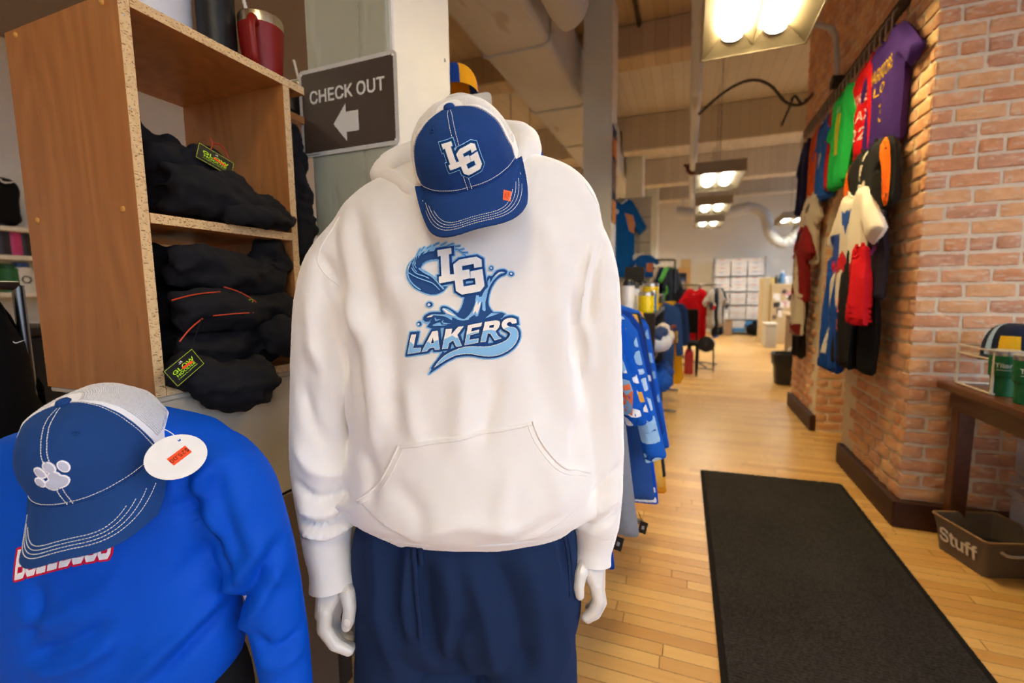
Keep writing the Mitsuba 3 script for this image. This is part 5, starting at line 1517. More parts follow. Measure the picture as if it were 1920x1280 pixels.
# raglan seams, collar
for pts, dd in (([(352, 850), (356, 905), (376, 975), (406, 1035), (432, 1072)], -.06),):
    q = spline([L2.xz(u, v, dd) for u, v in pts], 40)
    add('seam', moved(ribbon_on(q, surf2, .0011, .0002), M2), 'athletic_cloth', '#053a98', True, parent=sk2)
co = [p(u, v, d) for u, v, d in ((150, 800, -.05), (190, 812, -.06), (260, 800, -.05), (300, 780, 0), (280, 768, .05), (200, 762, .07), (140, 775, .03))]
add('collar', moved(tube(spline(co, 50, True), .008, 10, closed=True), M2), 'athletic_cloth', SB, True, parent=sk2)
# BULLDOGS lettering, arched, hugging the chest under the cap brim
def stroke_letters():
    G = {'B': [(0, 0), (0, 1), (.62, 1), (.74, .88), (.74, .62), (.64, .5), (.76, .4), (.76, .12), (.64, 0)], 'U': [(0, 1), (0, .14), (.12, 0), (.64, 0), (.76, .14), (.76, 1)], 'L': [(0, 1), (0, 0), (.7, 0)], 'D': [(0, 0), (0, 1), (.6, 1), (.76, .84), (.76, .16), (.6, 0), (0, 0)], 'O': [(.12, 0), (0, .14), (0, .86), (.12, 1), (.64, 1), (.76, .86), (.76, .14), (.64, 0), (.12, 0)], 'G': [(.76, .72), (.76, .88), (.64, 1), (.12, 1), (0, .86), (0, .14), (.12, 0), (.64, 0), (.76, .14), (.76, .46), (.44, .46)], 'S': [(.76, .72), (.76, .88), (.64, 1), (.12, 1), (0, .86), (0, .62), (.12, .5), (.64, .5), (.76, .38), (.76, .14), (.64, 0), (.12, 0), (0, .14), (0, .28)]}
    return {a: sg.LineString(q if a != 'B' else q + [(0, 0)]).buffer(.13, cap_style='flat', join_style='mitre').union(sg.LineString([(0, .5), (.64, .5)]).buffer(.11) if a == 'B' else sg.Polygon()) for a, q in G.items()}


SLT = stroke_letters()
x = 0
word2 = []
for ch in 'BULLDOGS':
    word2.append(affinity.translate(SLT[ch], x, 0)); x += 1.06 if ch != 'L' else .98
word2 = so.unary_union(word2)
wx0, _, wx1, _ = word2.bounds
def arch_px(c):
    s = (c[:, 0] - wx0) / (wx1 - wx0)
    u = 47 + s * 163
    base = 1071 - 32 * np.sin(s * math.pi * .5)
    return np.array([L2.xz(a, b_ - y * 42, -.1) for a, b_, y in zip(u, base, c[:, 1])])
wl = shapely.transform(word2.segmentize(.2), arch_px).buffer(0)
dm2, dc2 = decal([(wl.buffer(.0032, join_style='round'), '#c4183e'), (wl, '#e9e8ec')], surf2, .006, .001, .0004)
add('lettering', moved(dm2, M2), 'flat', dc2, True, parent=sk2, label='white BULLDOGS lettering outlined in red')
# body: neck, arms and hands, legs
B2 = [chain([(p(217, 840, .02), .045), (p(214, 800, .015), .042)], 24), body_loft(L2, [(790, 140, 330, .04, .05), (850, 20, 410, .05, .06), (1000, 30, 390, .07, .07), (1250, 90, 390, .08, .075), (1500, 80, 380, .08, .08)])]
B2.append(chain([(p(415, 880, 0), .036), (p(500, 1120, -.005), .03), (p(548, 1400, -.045), .022)], 20))
B2.append(chain([(p(-20, 920, .02), .036), (p(-30, 1120, .055), .03), (p(12, 1400, .03), .022)], 20))
for bx2, dd in ((555, -.05), (14, .03)):
    B2.append(m3.Manifold.batch_hull([m3.Manifold.sphere(r, 14).translate(p(u, v, d).tolist()) for u, v, d, r in ((bx2, 1405, dd, .02), (bx2 - 8, 1470, dd - .02, .014), (bx2 + 8, 1470, dd + .02, .014))]))
    for q_, du, ln in ((-.024, -8, 45), (-.008, -2, 55), (.008, 3, 52), (.024, 8, 40)):
        B2.append(chain([(p(bx2 + du, 1470, dd + q_), .0085), (p(bx2 + du - 2, 1470 + ln * .6, dd + q_), .0078), (p(bx2 + du - 14, 1470 + ln, dd + q_), .006)], 12))
    B2.append(chain([(p(bx2 - 20, 1420, dd - .02), .009), (p(bx2 - 30, 1460, dd - .03), .008), (p(bx2 - 30, 1485, dd - .03), .0065)], 12))
for sx in (-1, 1):
    x_ = p(235, 1400)[0] + sx * .075
    B2.append(chain([((x_, 0, .45), .06), ((x_, 0, .28), .042), ((x_, .01, .07), .028)], 20))
    B2.append(m3.Manifold.batch_hull([m3.Manifold.sphere(r, 12).translate([x_, d, z]) for d, z, r in ((.03, .04, .026), (-.04, .035, .024), (-.11, .027, .017))]))
add('body', moved(blend(B2, .009, 5), M2), 'gloss', '#d9d3c6', 50, parent=man2, label='cream mannequin body')
# black trousers
xa = p(235, 1400)[0]
tr = [body_loft(L2, [(1215, 60, 445, .09, .08), (1300, 62, 470, .09, .085), (1420, 60, 440, .09, .09), (1520, 100, 400, .08, .08)])]
for sx in (-1, 1): tr.append(limb([(xa + sx * .055, 0, .52), (xa + sx * .07, 0, .42), (xa + sx * .075, 0, .28), (xa + sx * .078, 0, .09)], [.07, .082, .07, .055], 24))
trm = relax(blend(tr, .011, 6), 3)
add('trousers', moved(crumple(trm, .003, .06, 8), M2), 'felt', '#17181c', True, parent=man2, label='black trousers')
add('base_plate', moved(lathe([(0, .01), (.16, .01), (.165, .006), (.165, 0), (0, 0)], 40, (xa, 0, 0)), M2), 'steel', '#b9bcc0', 30, parent=man2)

# ---------------- its cap
def rotv(a, b_, t): return math.cos(t) * np.array(a) + math.sin(t) * np.array(b_)


RT, DN, TC = np.array([1., 0, 0]), np.array([0, 1., 0]), np.array([0, 0, -1.])
cap2M = cap_frame([.2472, .474, -.8451], [.0902, .8571, .5071], np.array([-.7050, .2035, .7889]) * .887)
cap2 = thing('trucker_cap', 'royal blue trucker cap with a white paw, hanging on the blue shirt mannequin', 'cap')
c2 = Cap(cap2M, .085, .092, .108, .74, .95, 8, .004)
c2.build(cap2, '#1d4079', '#e8eaee', '#e6e2da', brim_len=.060, brim_w=.093, curve=1.2, slope=.58, mesh_pitch=.0031, hole=.56)
c2.eyelet(cap2, .035, .095, '#1d4079')
paw = [sg.Point(0, 0).buffer(1)]
ell = lambda cx, cy, a, b_, r: affinity.translate(affinity.rotate(affinity.scale(sg.Point(0, 0).buffer(1, quad_segs=8), a, b_), r), cx, cy)
pad = so.unary_union([ell(-.004, -.006, .0105, .0085, 0), ell(.006, -.004, .0105, .0085, 20), ell(.001, .005, .0075, .0085, 0)]).buffer(.003).buffer(-.003)
toes = [ell(-.0195, .0005, .0055, .0075, 10), ell(-.0135, .0155, .0058, .0085, 25), ell(.0005, .021, .0062, .0085, 20), ell(.017, .017, .0055, .0085, 15)]
pw = affinity.translate(affinity.scale(so.unary_union([pad] + toes), .92, .92, origin=(0, 0)), .000, .044)
c2.patch(cap2, 'paw_emblem', [(pw.buffer(.0011), '#f0f0f4'), (pw.buffer(-.0006), '#b9bfd2')], label='embroidered white paw')
# hang tag: a white disc with an orange price sticker, against the shoulder
tc_ = at(331, 856, D=.655)
n_ = EYE - tc_; n_ /= np.linalg.norm(n_)
n_ = n_ + .25 * np.array([0, 0, 1]) ; n_ /= np.linalg.norm(n_)
ex = CAM[:, 0] - n_ * (CAM[:, 0] @ n_); ex /= np.linalg.norm(ex); ey = np.cross(n_, ex)
TM = place(tc_, ex, ey, n_)
disc = affinity.rotate(affinity.scale(sg.Point(0, 0).buffer(1, quad_segs=16), .0370, .032), 25).difference(sg.Point(-.0037, .0235).buffer(.0019))
tk = add('hang_tag', moved(prism(disc, .0009), TM), 'plastic', '#e4e2dd', 30, parent=cap2, label='white oval hang tag')
SMt = TM @ place((.003, .002, .001), (math.cos(.95), math.sin(.95), 0), (-math.sin(.95), math.cos(.95), 0), (0, 0, 1))
add('price_sticker', moved(prism(sg.box(-.0135, -.0067, .0135, .0067), .0004), SMt), 'flat', '#f0552f', parent=tk, label='orange price sticker')
text('$25.00', .0056, SMt @ place((0, 0, .0006), (-1, 0, 0), (0, -1, 0), (0, 0, 1)), '#33130c', parent=tk, name='price', depth=.0002, bold=False)
add('loop', tube(spline([TM[:3, 3] + ey * .0235 - ex * .0037, TM[:3, 3] + ey * .032 - ex * .015, TM[:3, 3] + ey * .037 - ex * .027], 10), .0006, 5), 'plastic', '#e8e8e8', parent=tk)
# ================================================================== RIGHT SIDE: TABLE, BASKET, JERSEYS
def table_wood(p, n, uv):
    g = fbm(p.x * 60, p.y * 5, p.z * 60, 3)
    return mix((0.055, 0.016, 0.006), (0.11, 0.035, 0.013), g)


principled('table_wood', proc(table_wood), 0.3, spec=0.5)
k = thing('side_table', 'dark brown wooden table against the brick pier with green tumblers on it', 'table')
TX, TY1, TZ = 1.128, 2.745, .779
TX1, TY0 = 1.78, 1.0
add('tabletop', box(TX, TX1, TY0, TY1, TZ - .035, TZ, .006), 'table_wood', parent=k)
add('apron', box(TX + .04, TX + .06, TY0 + .06, TY1 - .04, TZ - .12, TZ - .035), 'table_wood', parent=k)
add('apron', box(TX1 - .06, TX1 - .04, TY0 + .06, TY1 - .04, TZ - .12, TZ - .035), 'table_wood', parent=k)
add('apron', box(TX + .06, TX1 - .06, TY1 - .06, TY1 - .04, TZ - .12, TZ - .035), 'table_wood', parent=k)
for x in (TX + .058, TX1 - .13):
    for y in (TY0 + .04, TY1 - .085):
        add('leg', box(x, x + .062, y, y + .065, 0, TZ - .035, .004), 'table_wood', parent=k)

GREEN = '#0d5a30'


def green_tumbler(u, v, X, lab, h=.19):
    o = at(u, v, Z=TZ) if X is None else np.array(X)
    o = np.array([o[0], o[1], TZ + .0005]); R_ = place(o, (1, 0, 0), (0, 1, 0), (0, 0, 1)); s = h / .19
    kk_ = thing('green_tumbler', lab, 'tumbler')
    add('body', moved(lathe(np.array([(0, 0), (.034, 0), (.036, .003), (.0375, .072), (.0395, .079), (.0445, .086), (.047, .165), (0, .165)]) * s, 40), R_), 'satin', GREEN, 35, parent=kk_)
    add('steel_rim', moved(lathe(np.array([(.0465, .164), (.0472, .18), (.0455, .183), (.044, .165)]) * s, 40), R_), 'steel', '#cfc8bc', 35, parent=kk_)
    add('lid', moved(lathe(np.array([(0, .176), (.0455, .176), (.0495, .179), (.0495, .184), (.043, .187), (0, .187)]) * s, 40), R_), 'gloss', '#8e8c86', 35, parent=kk_)
    # engraved name towards the aisle
    n_ = (EYE - o) * [1, 1, 0]; n_ /= np.linalg.norm(n_); ex = np.array([-n_[1], n_[0], 0])
    a0 = math.atan2(n_[1], n_[0])
    m = meshkit.text_mesh('Titan', .017 * s, .001, True); m.apply_translation([-m.bounds[1, 0] / 2, 0, 0])
    V = np.array(m.vertices); ang = a0 + V[:, 0] / (.0465 * s)
    r = np.interp(V[:, 1] / s + .118, [.086, .165], [.0445, .047]) * s + .0003 + V[:, 2] * .3
    m.vertices = np.c_[o[0] + r * np.cos(ang), o[1] + r * np.sin(ang), o[2] + .118 * s + V[:, 1]]
    add('lettering', m, 'satin', '#c9cdc2', parent=kk_)
    add('underline', tube([o + [(.0455 * s) * math.cos(a0 + t), .0455 * s * math.sin(a0 + t), .108 * s] for t in np.linspace(-.5, .5, 12)], .0012, 5), 'satin', '#c9cdc2', parent=kk_)
    return kk_


green_tumbler(1877, 741, None, 'green steel rimmed tumbler on the brown table in front of the wire rack')
green_tumbler(1925, 757, None, 'green tumbler at the right edge, nearer than the other green tumbler')
# white wire display rack with the navy cap
k = thing('wire_rack', 'small white wire display rack on the brown table behind the green tumbler', 'rack')
ra, rb = at(1810, 715, Z=TZ), at(1850, 722, Z=TZ)
rx0, rx1, ry0, ry1 = 1.165, 1.44, 2.40, 2.66
zt = TZ + .145
def wire_(pts, r=.0055): add('wire', tube(resample(pts, 8), r, 8), 'plastic', '#d9cbb4', parent=k, smooth=60)
for y in (ry0, ry1):
    wire_([(rx0, y, TZ + .006), (rx1, y, TZ + .006)]); wire_([(rx0, y, zt), (rx1, y, zt)]); wire_([(rx0, y, zt + .035), (rx1, y, zt + .035)], .004)
for x in (rx0, rx1):
    wire_([(x, ry0, TZ + .006), (x, ry1, TZ + .006)]); wire_([(x, ry0, zt), (x, ry1, zt)]); wire_([(x, ry0, zt + .035), (x, ry1, zt + .035)], .004)
    for y in (ry0, ry1): wire_([(x, y, TZ + .006), (x, y, zt + .035)])
for x in np.linspace(rx0, rx1, 7)[1:-1]: wire_([(x, ry0, zt), (x, ry1, zt)], .004)
wire_([(rx0 + .20, ry1, zt), (rx0 + .19, ry1, zt + .12)], .006)
# papers under it
k = thing('paper_stack', 'loose papers lying under the white wire rack', 'paper')
for i in range(4):
    q = box(-.11, .11, -.085, .085, .0012 * i, .0012 * i + .001); q.apply_transform(rotz(12 * i - 20, (rx0 + .20, ry0 + .12, TZ + .0005)))
    add('sheet', q, 'flat', ('#d8d0c2', '#c8c4bb', '#e3ddd2', '#b9b2a6')[i], parent=k)
# navy cap on the rack
capM = place((1.285, 2.545, zt + .005), (-.75, .55, 0), (-.55, -.75, .0), (0, 0, 1))
capM[:3, 0] *= -1
cap3 = thing('ball_cap', 'navy ball cap with a pale stripe and yellow patch on the white wire rack', 'cap')
c3 = Cap(capM, .094, .105, .135, .66, .9, 5, .003)
add('crown', grid(c3.zone(-math.pi, math.pi, 0, .998, 70, 24)), 'cloth', '#161c30', True, parent=cap3)
add('stripe', grid(c3.zone(-.85, -.55, .02, .97, 6, 24, .001)), 'cloth', '#8ea6c8', True, parent=cap3, label='pale blue stripe')
add('patch', grid(c3.zone(-.25, .5, .05, .42, 16, 10, .0015)), 'cloth', '#c99a1e', True, parent=cap3, label='yellow patch')
add('button', moved(lathe([(0, .122), (.009, .123), (.006, .128), (0, .129)], 16), capM), 'cloth', '#161c30', True, parent=cap3)
ta = np.linspace(-1.35, 1.35, 30)
bm_ = np.array([[c3.W([c3.a * math.sin(t) * (1 + f * .1), c3.b * math.cos(t) + f * .065 * (math.cos(t) + .05), .002 - f * .012 - .9 * (f * math.sin(t) * .09) ** 2]) for f in np.linspace(0, 1, 8)] for t in ta])
add('brim', grid(bm_), 'cloth', '#161c30', True, parent=cap3)

# ---------------- "Stuff" basket
bk = [at(1755, 1029, Z=0.0), at(1842, 1086, Z=0.0)]
k = thing('storage_basket', 'taupe canvas basket lettered Stuff on the floor under the brown table', 'basket')
A = at(1757, 1025, Z=0)[:2]; B_ = at(1845, 1083, Z=0)[:2]; C_ = at(1925, 1097, Z=0)[:2]
H_ = .165
e1 = (B_ - A); w1 = np.linalg.norm(e1); e1 /= w1
e2 = np.array([-e1[1], e1[0]]); e2 = e2 if (C_ - B_) @ e2 > 0 else -e2
w2 = .235
fl_ = .022
def bring(s, z, o=0.0):
    c0 = (A + B_) / 2 + e2 * w2 / 2
    hw, hh = w1 / 2 + s - o, w2 / 2 + s - o
    q = sg.box(-hw, -hh, hw, hh).buffer(-.018).buffer(.018, quad_segs=3)
    P = np.array(q.exterior.coords)[:-1]
    return np.c_[c0 + P[:, :1] * e1 + P[:, 1:] * e2, np.full(len(P), z)]


principled('canvas', proc(lambda p, n, uv: mix((0.125, 0.095, 0.07), (0.17, 0.135, 0.105), noise(p.x * 420, p.y * 420, p.z * 420))), 0.95, spec=0.1)
rings_ = [bring(s, z) for s, z in ((0, .001), (.004, .04), (.010, .10), (fl_, H_))] + [bring(s, z, .006) for s, z in ((fl_, H_), (.01, .10), (.004, .04), (0, .008))]
n0 = len(rings_[0])
cen = rings_[0].mean(0)
add('body', loft(rings_), 'canvas', parent=k, smooth=40)
rp_ = bring(fl_, H_)
add('rim_piping', tube(np.vstack([rp_]), .005, 8, closed=True), 'paint', '#8a6a48', parent=k, smooth=60)
nrm = np.array([e1[1], -e1[0]]); nrm = nrm if nrm @ ((A + B_) / 2 - (A + B_) / 2 - e2) > 0 else -nrm
ez_ = np.array([0, 0, 1.0]); up_ = ez_ * .99 + np.r_[nrm, 0] * .13; up_ /= np.linalg.norm(up_)
mid = np.r_[(A + B_) / 2 + nrm * .0135, .088]
ex_ = np.r_[e1, 0]
S_M = place(mid, ex_, up_, np.cross(ex_, up_))
if S_M[:3, 2] @ np.r_[nrm, 0] < 0: S_M = place(mid, -ex_, up_, np.cross(-ex_, up_))
text('Stuff', .060, S_M, '#cfc6b8', parent=k, width=w1 * .80, depth=.0022)
nr2 = e1 if (B_ - A) @ e1 > 0 else -e1
hp = [np.r_[B_ + nr2 * .018 + e2 * t, z] for t, z in ((.04, .125), (.06, .112), (.12, .106), (.18, .112), (.20, .125))]
add('rope_handle', tube(spline(hp, 30), .0065, 10), 'cloth', '#d0c4ae', 60, parent=k)
add('lining_cloth', moved(crumple(blend([chain([((-.07, -.05, 0), .035), ((.05, .03, .01), .04), ((.06, -.07, 0), .03)])], .012, 3), .012, .05, 3), place(np.r_[(A + B_) / 2 + e2 * w2 / 2, .065], np.r_[e1, 0], np.r_[e2, 0], (0, 0, 1))), 'felt', '#141010', True, parent=k)

# ---------------- plastic bins under the table
for i, (z0_, z1_, lab) in enumerate(((.0, .30, 'lower clear plastic tote under the brown table'), (.31, .62, 'upper clear plastic tote with teal and pink items, stacked under the brown table'))):
    k = thing('plastic_tote', lab, 'tote')
    x0_, x1_, y0_, y1_ = 1.405, 1.625, 2.20, 2.69
    if i == 1: z0_ = .335
    shell = to_mesh(to_m3(box(x0_, x1_, y0_, y1_, z0_ + .03, z1_ - .03, .02)) - to_m3(box(x0_ + .004, x1_ - .004, y0_ + .004, y1_ - .004, z0_ + .036, z1_, .02)))
    add('shell', shell, 'clear_plastic', parent=k, smooth=30)
    add('base', box(x0_ - .006, x1_ + .006, y0_ - .006, y1_ + .006, z0_, z0_ + .03, .008), 'plastic', '#d9cfb0' if i == 0 else '#a9a4a8', parent=k)
    add('lid', box(x0_ - .012, x1_ + .012, y0_ - .012, y1_ + .012, z1_ - .03, z1_, .01), 'plastic', '#b9b2b0', parent=k)
    add('handle', box(x0_ - .022, x0_ - .006, (y0_ + y1_) / 2 - .05, (y0_ + y1_) / 2 + .05, z1_ - .06, z1_ - .02, .006), 'plastic', '#cfcaca', parent=k)
    rr_ = np.random.default_rng(i)
    for j, (cx, cy, cz, a, b_, c_, col) in enumerate(((.05, .10, 0, .09, .08, .10, '#7a9c9a'), (.05, .20, 0, .12, .1, .06, '#8c2747'), (.06, .33, 0, .16, .1, .11, '#d8d2d4'), (.06, .44, 0, .14, .07, .08, '#b7b0b4')) if i == 1 else ((.04, .10, 0, .08, .09, .12, '#1d5a8c'), (.05, .22, 0, .12, .1, .14, '#c9c4bd'), (.06, .34, 0, .16, .09, .10, '#a8a29c'), (.05, .43, 0, .12, .06, .12, '#6a635e'))):
        m = box(x0_ + cx - .03, x0_ + cx - .03 + a, y0_ + cy - b_ / 2, y0_ + cy + b_ / 2, z0_ + .038, z0_ + .038 + c_, .008)
        add('bundle', m, 'cloth', col, parent=k, label='small packed bundle')
# black bag at the lower right corner
k = thing('black_bag', 'black bag on the floor at the lower right corner', 'bag')
q = at(1905, 1128, Z=0)
bm = blend([box(q[0] - .02, q[0] + .30, q[1] - .36, q[1] - .02, 0.001, .30, .06)], .03, 3)
add('body', crumple(bm, .008, .1, 2), 'felt', '#0b0b0d', True, parent=k)
add('strap', tube(spline([(q[0] + .04, q[1] - .1, .29), (q[0] + .08, q[1] - .16, .40), (q[0] + .12, q[1] - .25, .29)], 20), .012, 8), 'felt', '#0b0b0d', 60, parent=k)

# ---------------- jerseys on the brick wall
SHIRT = [(-.095, 1.0), (-.20, .955), (-.43, .62), (-.31, .52), (-.245, .64), (-.235, .0), (.235, .0), (.245, .64), (.31, .52), (.43, .62), (.20, .955), (.095, 1.0), (.05, .955), (0, .94), (-.05, .955)]
LONG = [(-.085, 1.0), (-.24, .945), (-.275, .86), (-.315, .38), (-.235, .36), (-.20, .70), (-.205, 0), (.205, 0), (.20, .70), (.235, .36), (.315, .38), (.275, .86), (.24, .945), (.085, 1.0), (.05, .955), (0, .94), (-.05, .955)]
TANK = [(-.10, 1.0), (-.16, .985), (-.175, .75), (-.235, .58), (-.23, 0), (.23, 0), (.235, .58), (.175, .75), (.16, .985), (.10, 1.0), (.06, .88), (0, .83), (-.06, .88)]


def garment(kind, w, h, th, seed, folds_=3, sag=.012, size=.03):
    """A hanging shirt in its own (x, d, z): top at z = 0, hanging down; returns mesh and its front d(x, z)."""
    P = np.array(kind) * [w / .49, h] - [0, h]
    poly = sg.Polygon(P).buffer(-.012).buffer(.012, quad_segs=3)
    m, _ = slab_cloth(poly, th, size)
    q = np.random.default_rng(seed)
    ph = q.uniform(0, 6.3, 6); fr = q.uniform(16, 42, 6) * .49 / w
    def wave(x, z):
        t = np.clip(-z / h, 0, 1.1)
        return sag * t * sum(np.sin(fr[i] * x + ph[i] + 1.5 * t * (i - 2)) for i in range(folds_)) + .35 * sag * np.sin(9 * x / w + 14 * z + ph[5])
    V = np.array(m.vertices)
    half = lambda x, z: np.sqrt(np.clip(1 - np.clip(1 - shapely.distance(shapely.points(x, z), poly.boundary) / (th * .8), 0, 1) ** 2, 0, 1)) * th / 2 + .001
    V[:, 1] += wave(V[:, 0], V[:, 2])
    m.vertices = V
    front = lambda x, z: wave(x, z) - half(x, z)
    return m, front, poly


def hang(key_name, lab, cat, kind, w, h, th, M, col, seed, prints=(), group=None, collar=True, trim=None, sag=.012, size=.03, mat='cloth', sleeves=None):
    kk_ = thing(key_name, lab, cat, group)
    m, front, poly = garment(kind, w, h, th, seed, sag=sag, size=size)
    vc = np.tile(lin(col), (len(m.vertices), 1))
    add('cloth', moved(m, M), mat, vc, True, parent=kk_)
    lay_ = []
    if sleeves: lay_.append((poly.difference(sg.box(-w * .43, -h * 1.2, w * .43, .1)).buffer(-.004), sleeves))
    if trim: lay_.append((poly.difference(poly.buffer(-.022)).difference(sg.box(-w * .42, -h * .97, w * .42, -h * .35)), trim))
    lay_ += list(prints)
    if lay_:
        lay_ = [(g.intersection(poly.buffer(-.006)), c_) for g, c_ in lay_]
        lay_ = [(g, c_) for g, c_ in lay_ if not g.is_empty]
        dm_, dc_ = decal(lay_, front, .035, .002, .0006)
        add('print', moved(dm_, M), 'flat', dc_, True, parent=kk_)
    if collar:
        nk = np.array([(x, z) for x, z in (np.array(kind) * [w / .49, h] - [0, h])])
        i0 = [i for i, p_ in enumerate(kind) if abs(p_[0]) <= .1 and p_[1] > .8]
        c_ = np.array(kind)[i0] * [w / .49, h] - [0, h]
        c_ = c_[np.argsort(c_[:, 0])]
        sp_ = spline(c_, 20)
        add('collar', moved(tube(np.c_[sp_[:, 0], front(sp_[:, 0], np.minimum(sp_[:, 1], -.005)) - .002, sp_[:, 1]], .008, 6), M), mat, trim or col, 60, parent=kk_)
    return kk_


def lettering_poly(s, h, w=None):
    m = meshkit.text_mesh(s, h, .01, True)
    f = m.faces[(np.abs(m.vertices[m.faces][:, :, 2]) < 1e-6).all(1)]
    g = so.unary_union([sg.Polygon(t[:, :2]).buffer(1e-5) for t in m.vertices[f]])
    x0_, y0_, x1_, y1_ = g.bounds
    g = affinity.translate(g, -(x0_ + x1_) / 2, -(y0_ + y1_) / 2)
    return affinity.scale(g, (w / (x1_ - x0_)) if w else 1, 1, origin=(0, 0))


LP = lambda s, h, w, x, z: affinity.translate(lettering_poly(s, h, w), x, z)
JX = PX - .045
wallM = lambda y, z, dx=0.0, tilt=0: place((JX - dx, y, z), (0, -math.cos(math.radians(tilt)), math.sin(math.radians(tilt))), (1, 0, 0), (0, math.sin(math.radians(tilt)), math.cos(math.radians(tilt))))
RAIL = 2.665
k = thing('wall_rail', 'dark wall rail with white hooks carrying the coloured shirts on the brick wall', 'rail')
add('board', box(PX - .022, PX - .004, 3.12, 5.42, RAIL + .02, RAIL + .10, .004), 'paint', '#3b2415', parent=k)
for y in np.arange(3.2, 5.4, .085):
    add('hook', tube(resample([(PX - .03, y, RAIL + .05), (PX - .05, y, RAIL + .03), (PX - .05, y, RAIL - .10)], 6), .0045, 6), 'plastic', '#b9a998', parent=k, smooth=60)
add('bar', tube([(PX - .05, 3.16, RAIL - .10), (PX - .05, 5.40, RAIL - .10)], .006, 8), 'plastic', '#b9a998', parent=k, smooth=60)
ROW = 'coloured shirts on the wall rail'
hang('shirt', 'purple shirt with gold lettering, nearest on the wall rail', 'shirt', SHIRT, .46, .62, .07, wallM(3.22, 2.60, .0), '#2b1450', 1, [(LP('WARRIORS', .07, .30, .02, -.20), '#e0a020'), (LP('LO', .05, .13, .02, -.29), '#e0a020'), (LP('3', .09, .06, .03, -.42), '#b98a3c')], ROW, sag=.010)
hang('shirt', 'red shirt with white lettering, second on the wall rail', 'shirt', SHIRT, .38, .58, .07, wallM(3.50, 2.60, .0), '#c0131b', 2, [(LP('HORNETS', .06, .24, .0, -.22), '#e9c8c0'), (LP('LAX', .06, .15, 0, -.33), '#e9c8c0'), (LP('22', .07, .1, 0, -.44), '#e9c8c0')], ROW)
hang('shirt', 'green shirt with a yellow mark, third on the wall rail', 'shirt', SHIRT, .40, .66, .07, wallM(3.88, 2.58, .02), '#1a8f3c', 3, [(sg.box(-.03, -.44, .02, -.16), '#a8a12a'), (LP('G', .04, .03, -.02, -.13), '#cfe0c0')], ROW)
hang('shirt', 'short dark red shirt tucked beyond the green one on the wall rail', 'shirt', SHIRT, .30, .62, .06, wallM(4.12, 2.58, .0), '#a01820', 4, [], ROW)
hang('shirt', 'blue shirt with a pale mark beyond the dark red one on the wall rail', 'shirt', SHIRT, .36, .64, .06, wallM(4.40, 2.56, .005), '#1f4a94', 5, [(sg.box(-.06, -.40, .06, -.28), '#8d8f96')], ROW)
hang('shirt', 'rust orange shirt on the wall rail, next to the last one', 'shirt', SHIRT, .30, .60, .06, wallM(4.68, 2.57, .0), '#b8471c', 6, [], ROW)
hang('shirt', 'navy shirt at the far end of the wall rail', 'shirt', SHIRT, .34, .66, .06, wallM(5.02, 2.57, .01), '#161634', 7, [], ROW)

# the cluster of sports jerseys by the arch
CL = 'sports jerseys hung in a cluster beside the arch'
zig = lambda z, a, w_: sg.Polygon([(-.3, z), (-.12, z - a), (-.02, z - a * .2), (.08, z - a * 1.1), (.3, z), (.3, z - w_), (.08, z - a * 1.1 - w_), (-.02, z - a * .2 - w_), (-.12, z - a - w_), (-.3, z - w_)])
blobs = lambda seed, n_, x, z, s_: so.unary_union([affinity.translate(affinity.rotate(affinity.scale(sg.Point(0, 0).buffer(1, quad_segs=3), a * s_, b_ * s_), r), x + dx, z + dz) for a, b_, r, dx, dz in zip(*[np.random.default_rng(seed).uniform(l, h_, n_) for l, h_ in ((.1, .5), (.3, 1), (0, 180), (-.08, .08), (-.12, .12))])])
hang('jersey', 'black jersey with orange sleeves and white splashes at the top of the cluster', 'jersey', LONG, 0.58, 0.62, .08, wallM(3.240, 2.03, .045), '#141414', 11, [(blobs(1, 9, 0, -.14, .05), '#d8cdb8'), (blobs(2, 7, .0, -.33, .06), '#cfc4b0')], CL, sleeves='#f06a14')
hang('jersey', 'white jersey with a blue emblem and red zigzag over the black one', 'jersey', SHIRT, 0.519, 0.742, .08, wallM(3.300, 1.80, .085), '#ded4c4', 12, [(sg.Polygon([(-.05, -.13), (.05, -.13), (0, -.26)]), '#2a4a94'), (LP('W', .08, .12, 0, -.16), '#2a4a94'), (zig(-.33, .13, .10), '#b41f2a'), (sg.box(-.3, -.42, -.14, -.24), '#2a3f86')], CL)
hang('jersey', 'long cream jersey with flame orange hem hanging below the white one', 'jersey', TANK, 0.401, 0.565, .06, wallM(3.440, 1.50, .07), '#d6cab4', 13, [(sg.box(-.3, -.62, .3, -.52), '#e2541a'), (sg.box(-.3, -.53, .3, -.47), '#e8a81c')], CL)
hang('jersey', 'black jersey with small red figures in the middle of the cluster', 'jersey', TANK, 0.401, 0.711, .06, wallM(3.300, 1.46, .105), '#17171a', 14, [(LP('1', .08, .05, .02, -.34), '#b8504a'), (LP('8', .08, .06, .02, -.46), '#b8504a')], CL)
hang('jersey', 'bright red jersey hanging at the right of the cluster, below the white jersey', 'jersey', TANK, .19, .44, .06, wallM(3.02, 1.46, .125), '#c91822', 15, [], CL)
hang('jersey', 'royal blue jersey with white streaks, lowest at the left of the cluster', 'jersey', TANK, 0.354, 0.729, .06, wallM(3.480, 1.42, .115), '#17408f', 16, [(sg.Polygon([(.05, -.1), (.09, -.1), (.03, -.5), (.06, -.62), (-.04, -.62), (-.01, -.4)]), '#dcd8cf')], CL)
hang('jersey', 'grey trimmed dark jersey with purple marks at the right of the cluster', 'jersey', TANK, 0.307, 0.474, .05, wallM(3.060, 1.63, .05), '#231f2b', 17, [(sg.Polygon([(-.12, -.02), (.12, -.06), (.12, -.18), (-.05, -.14)]), '#77767c'), (blobs(4, 8, 0, -.28, .04), '#6a2f7a')], CL)
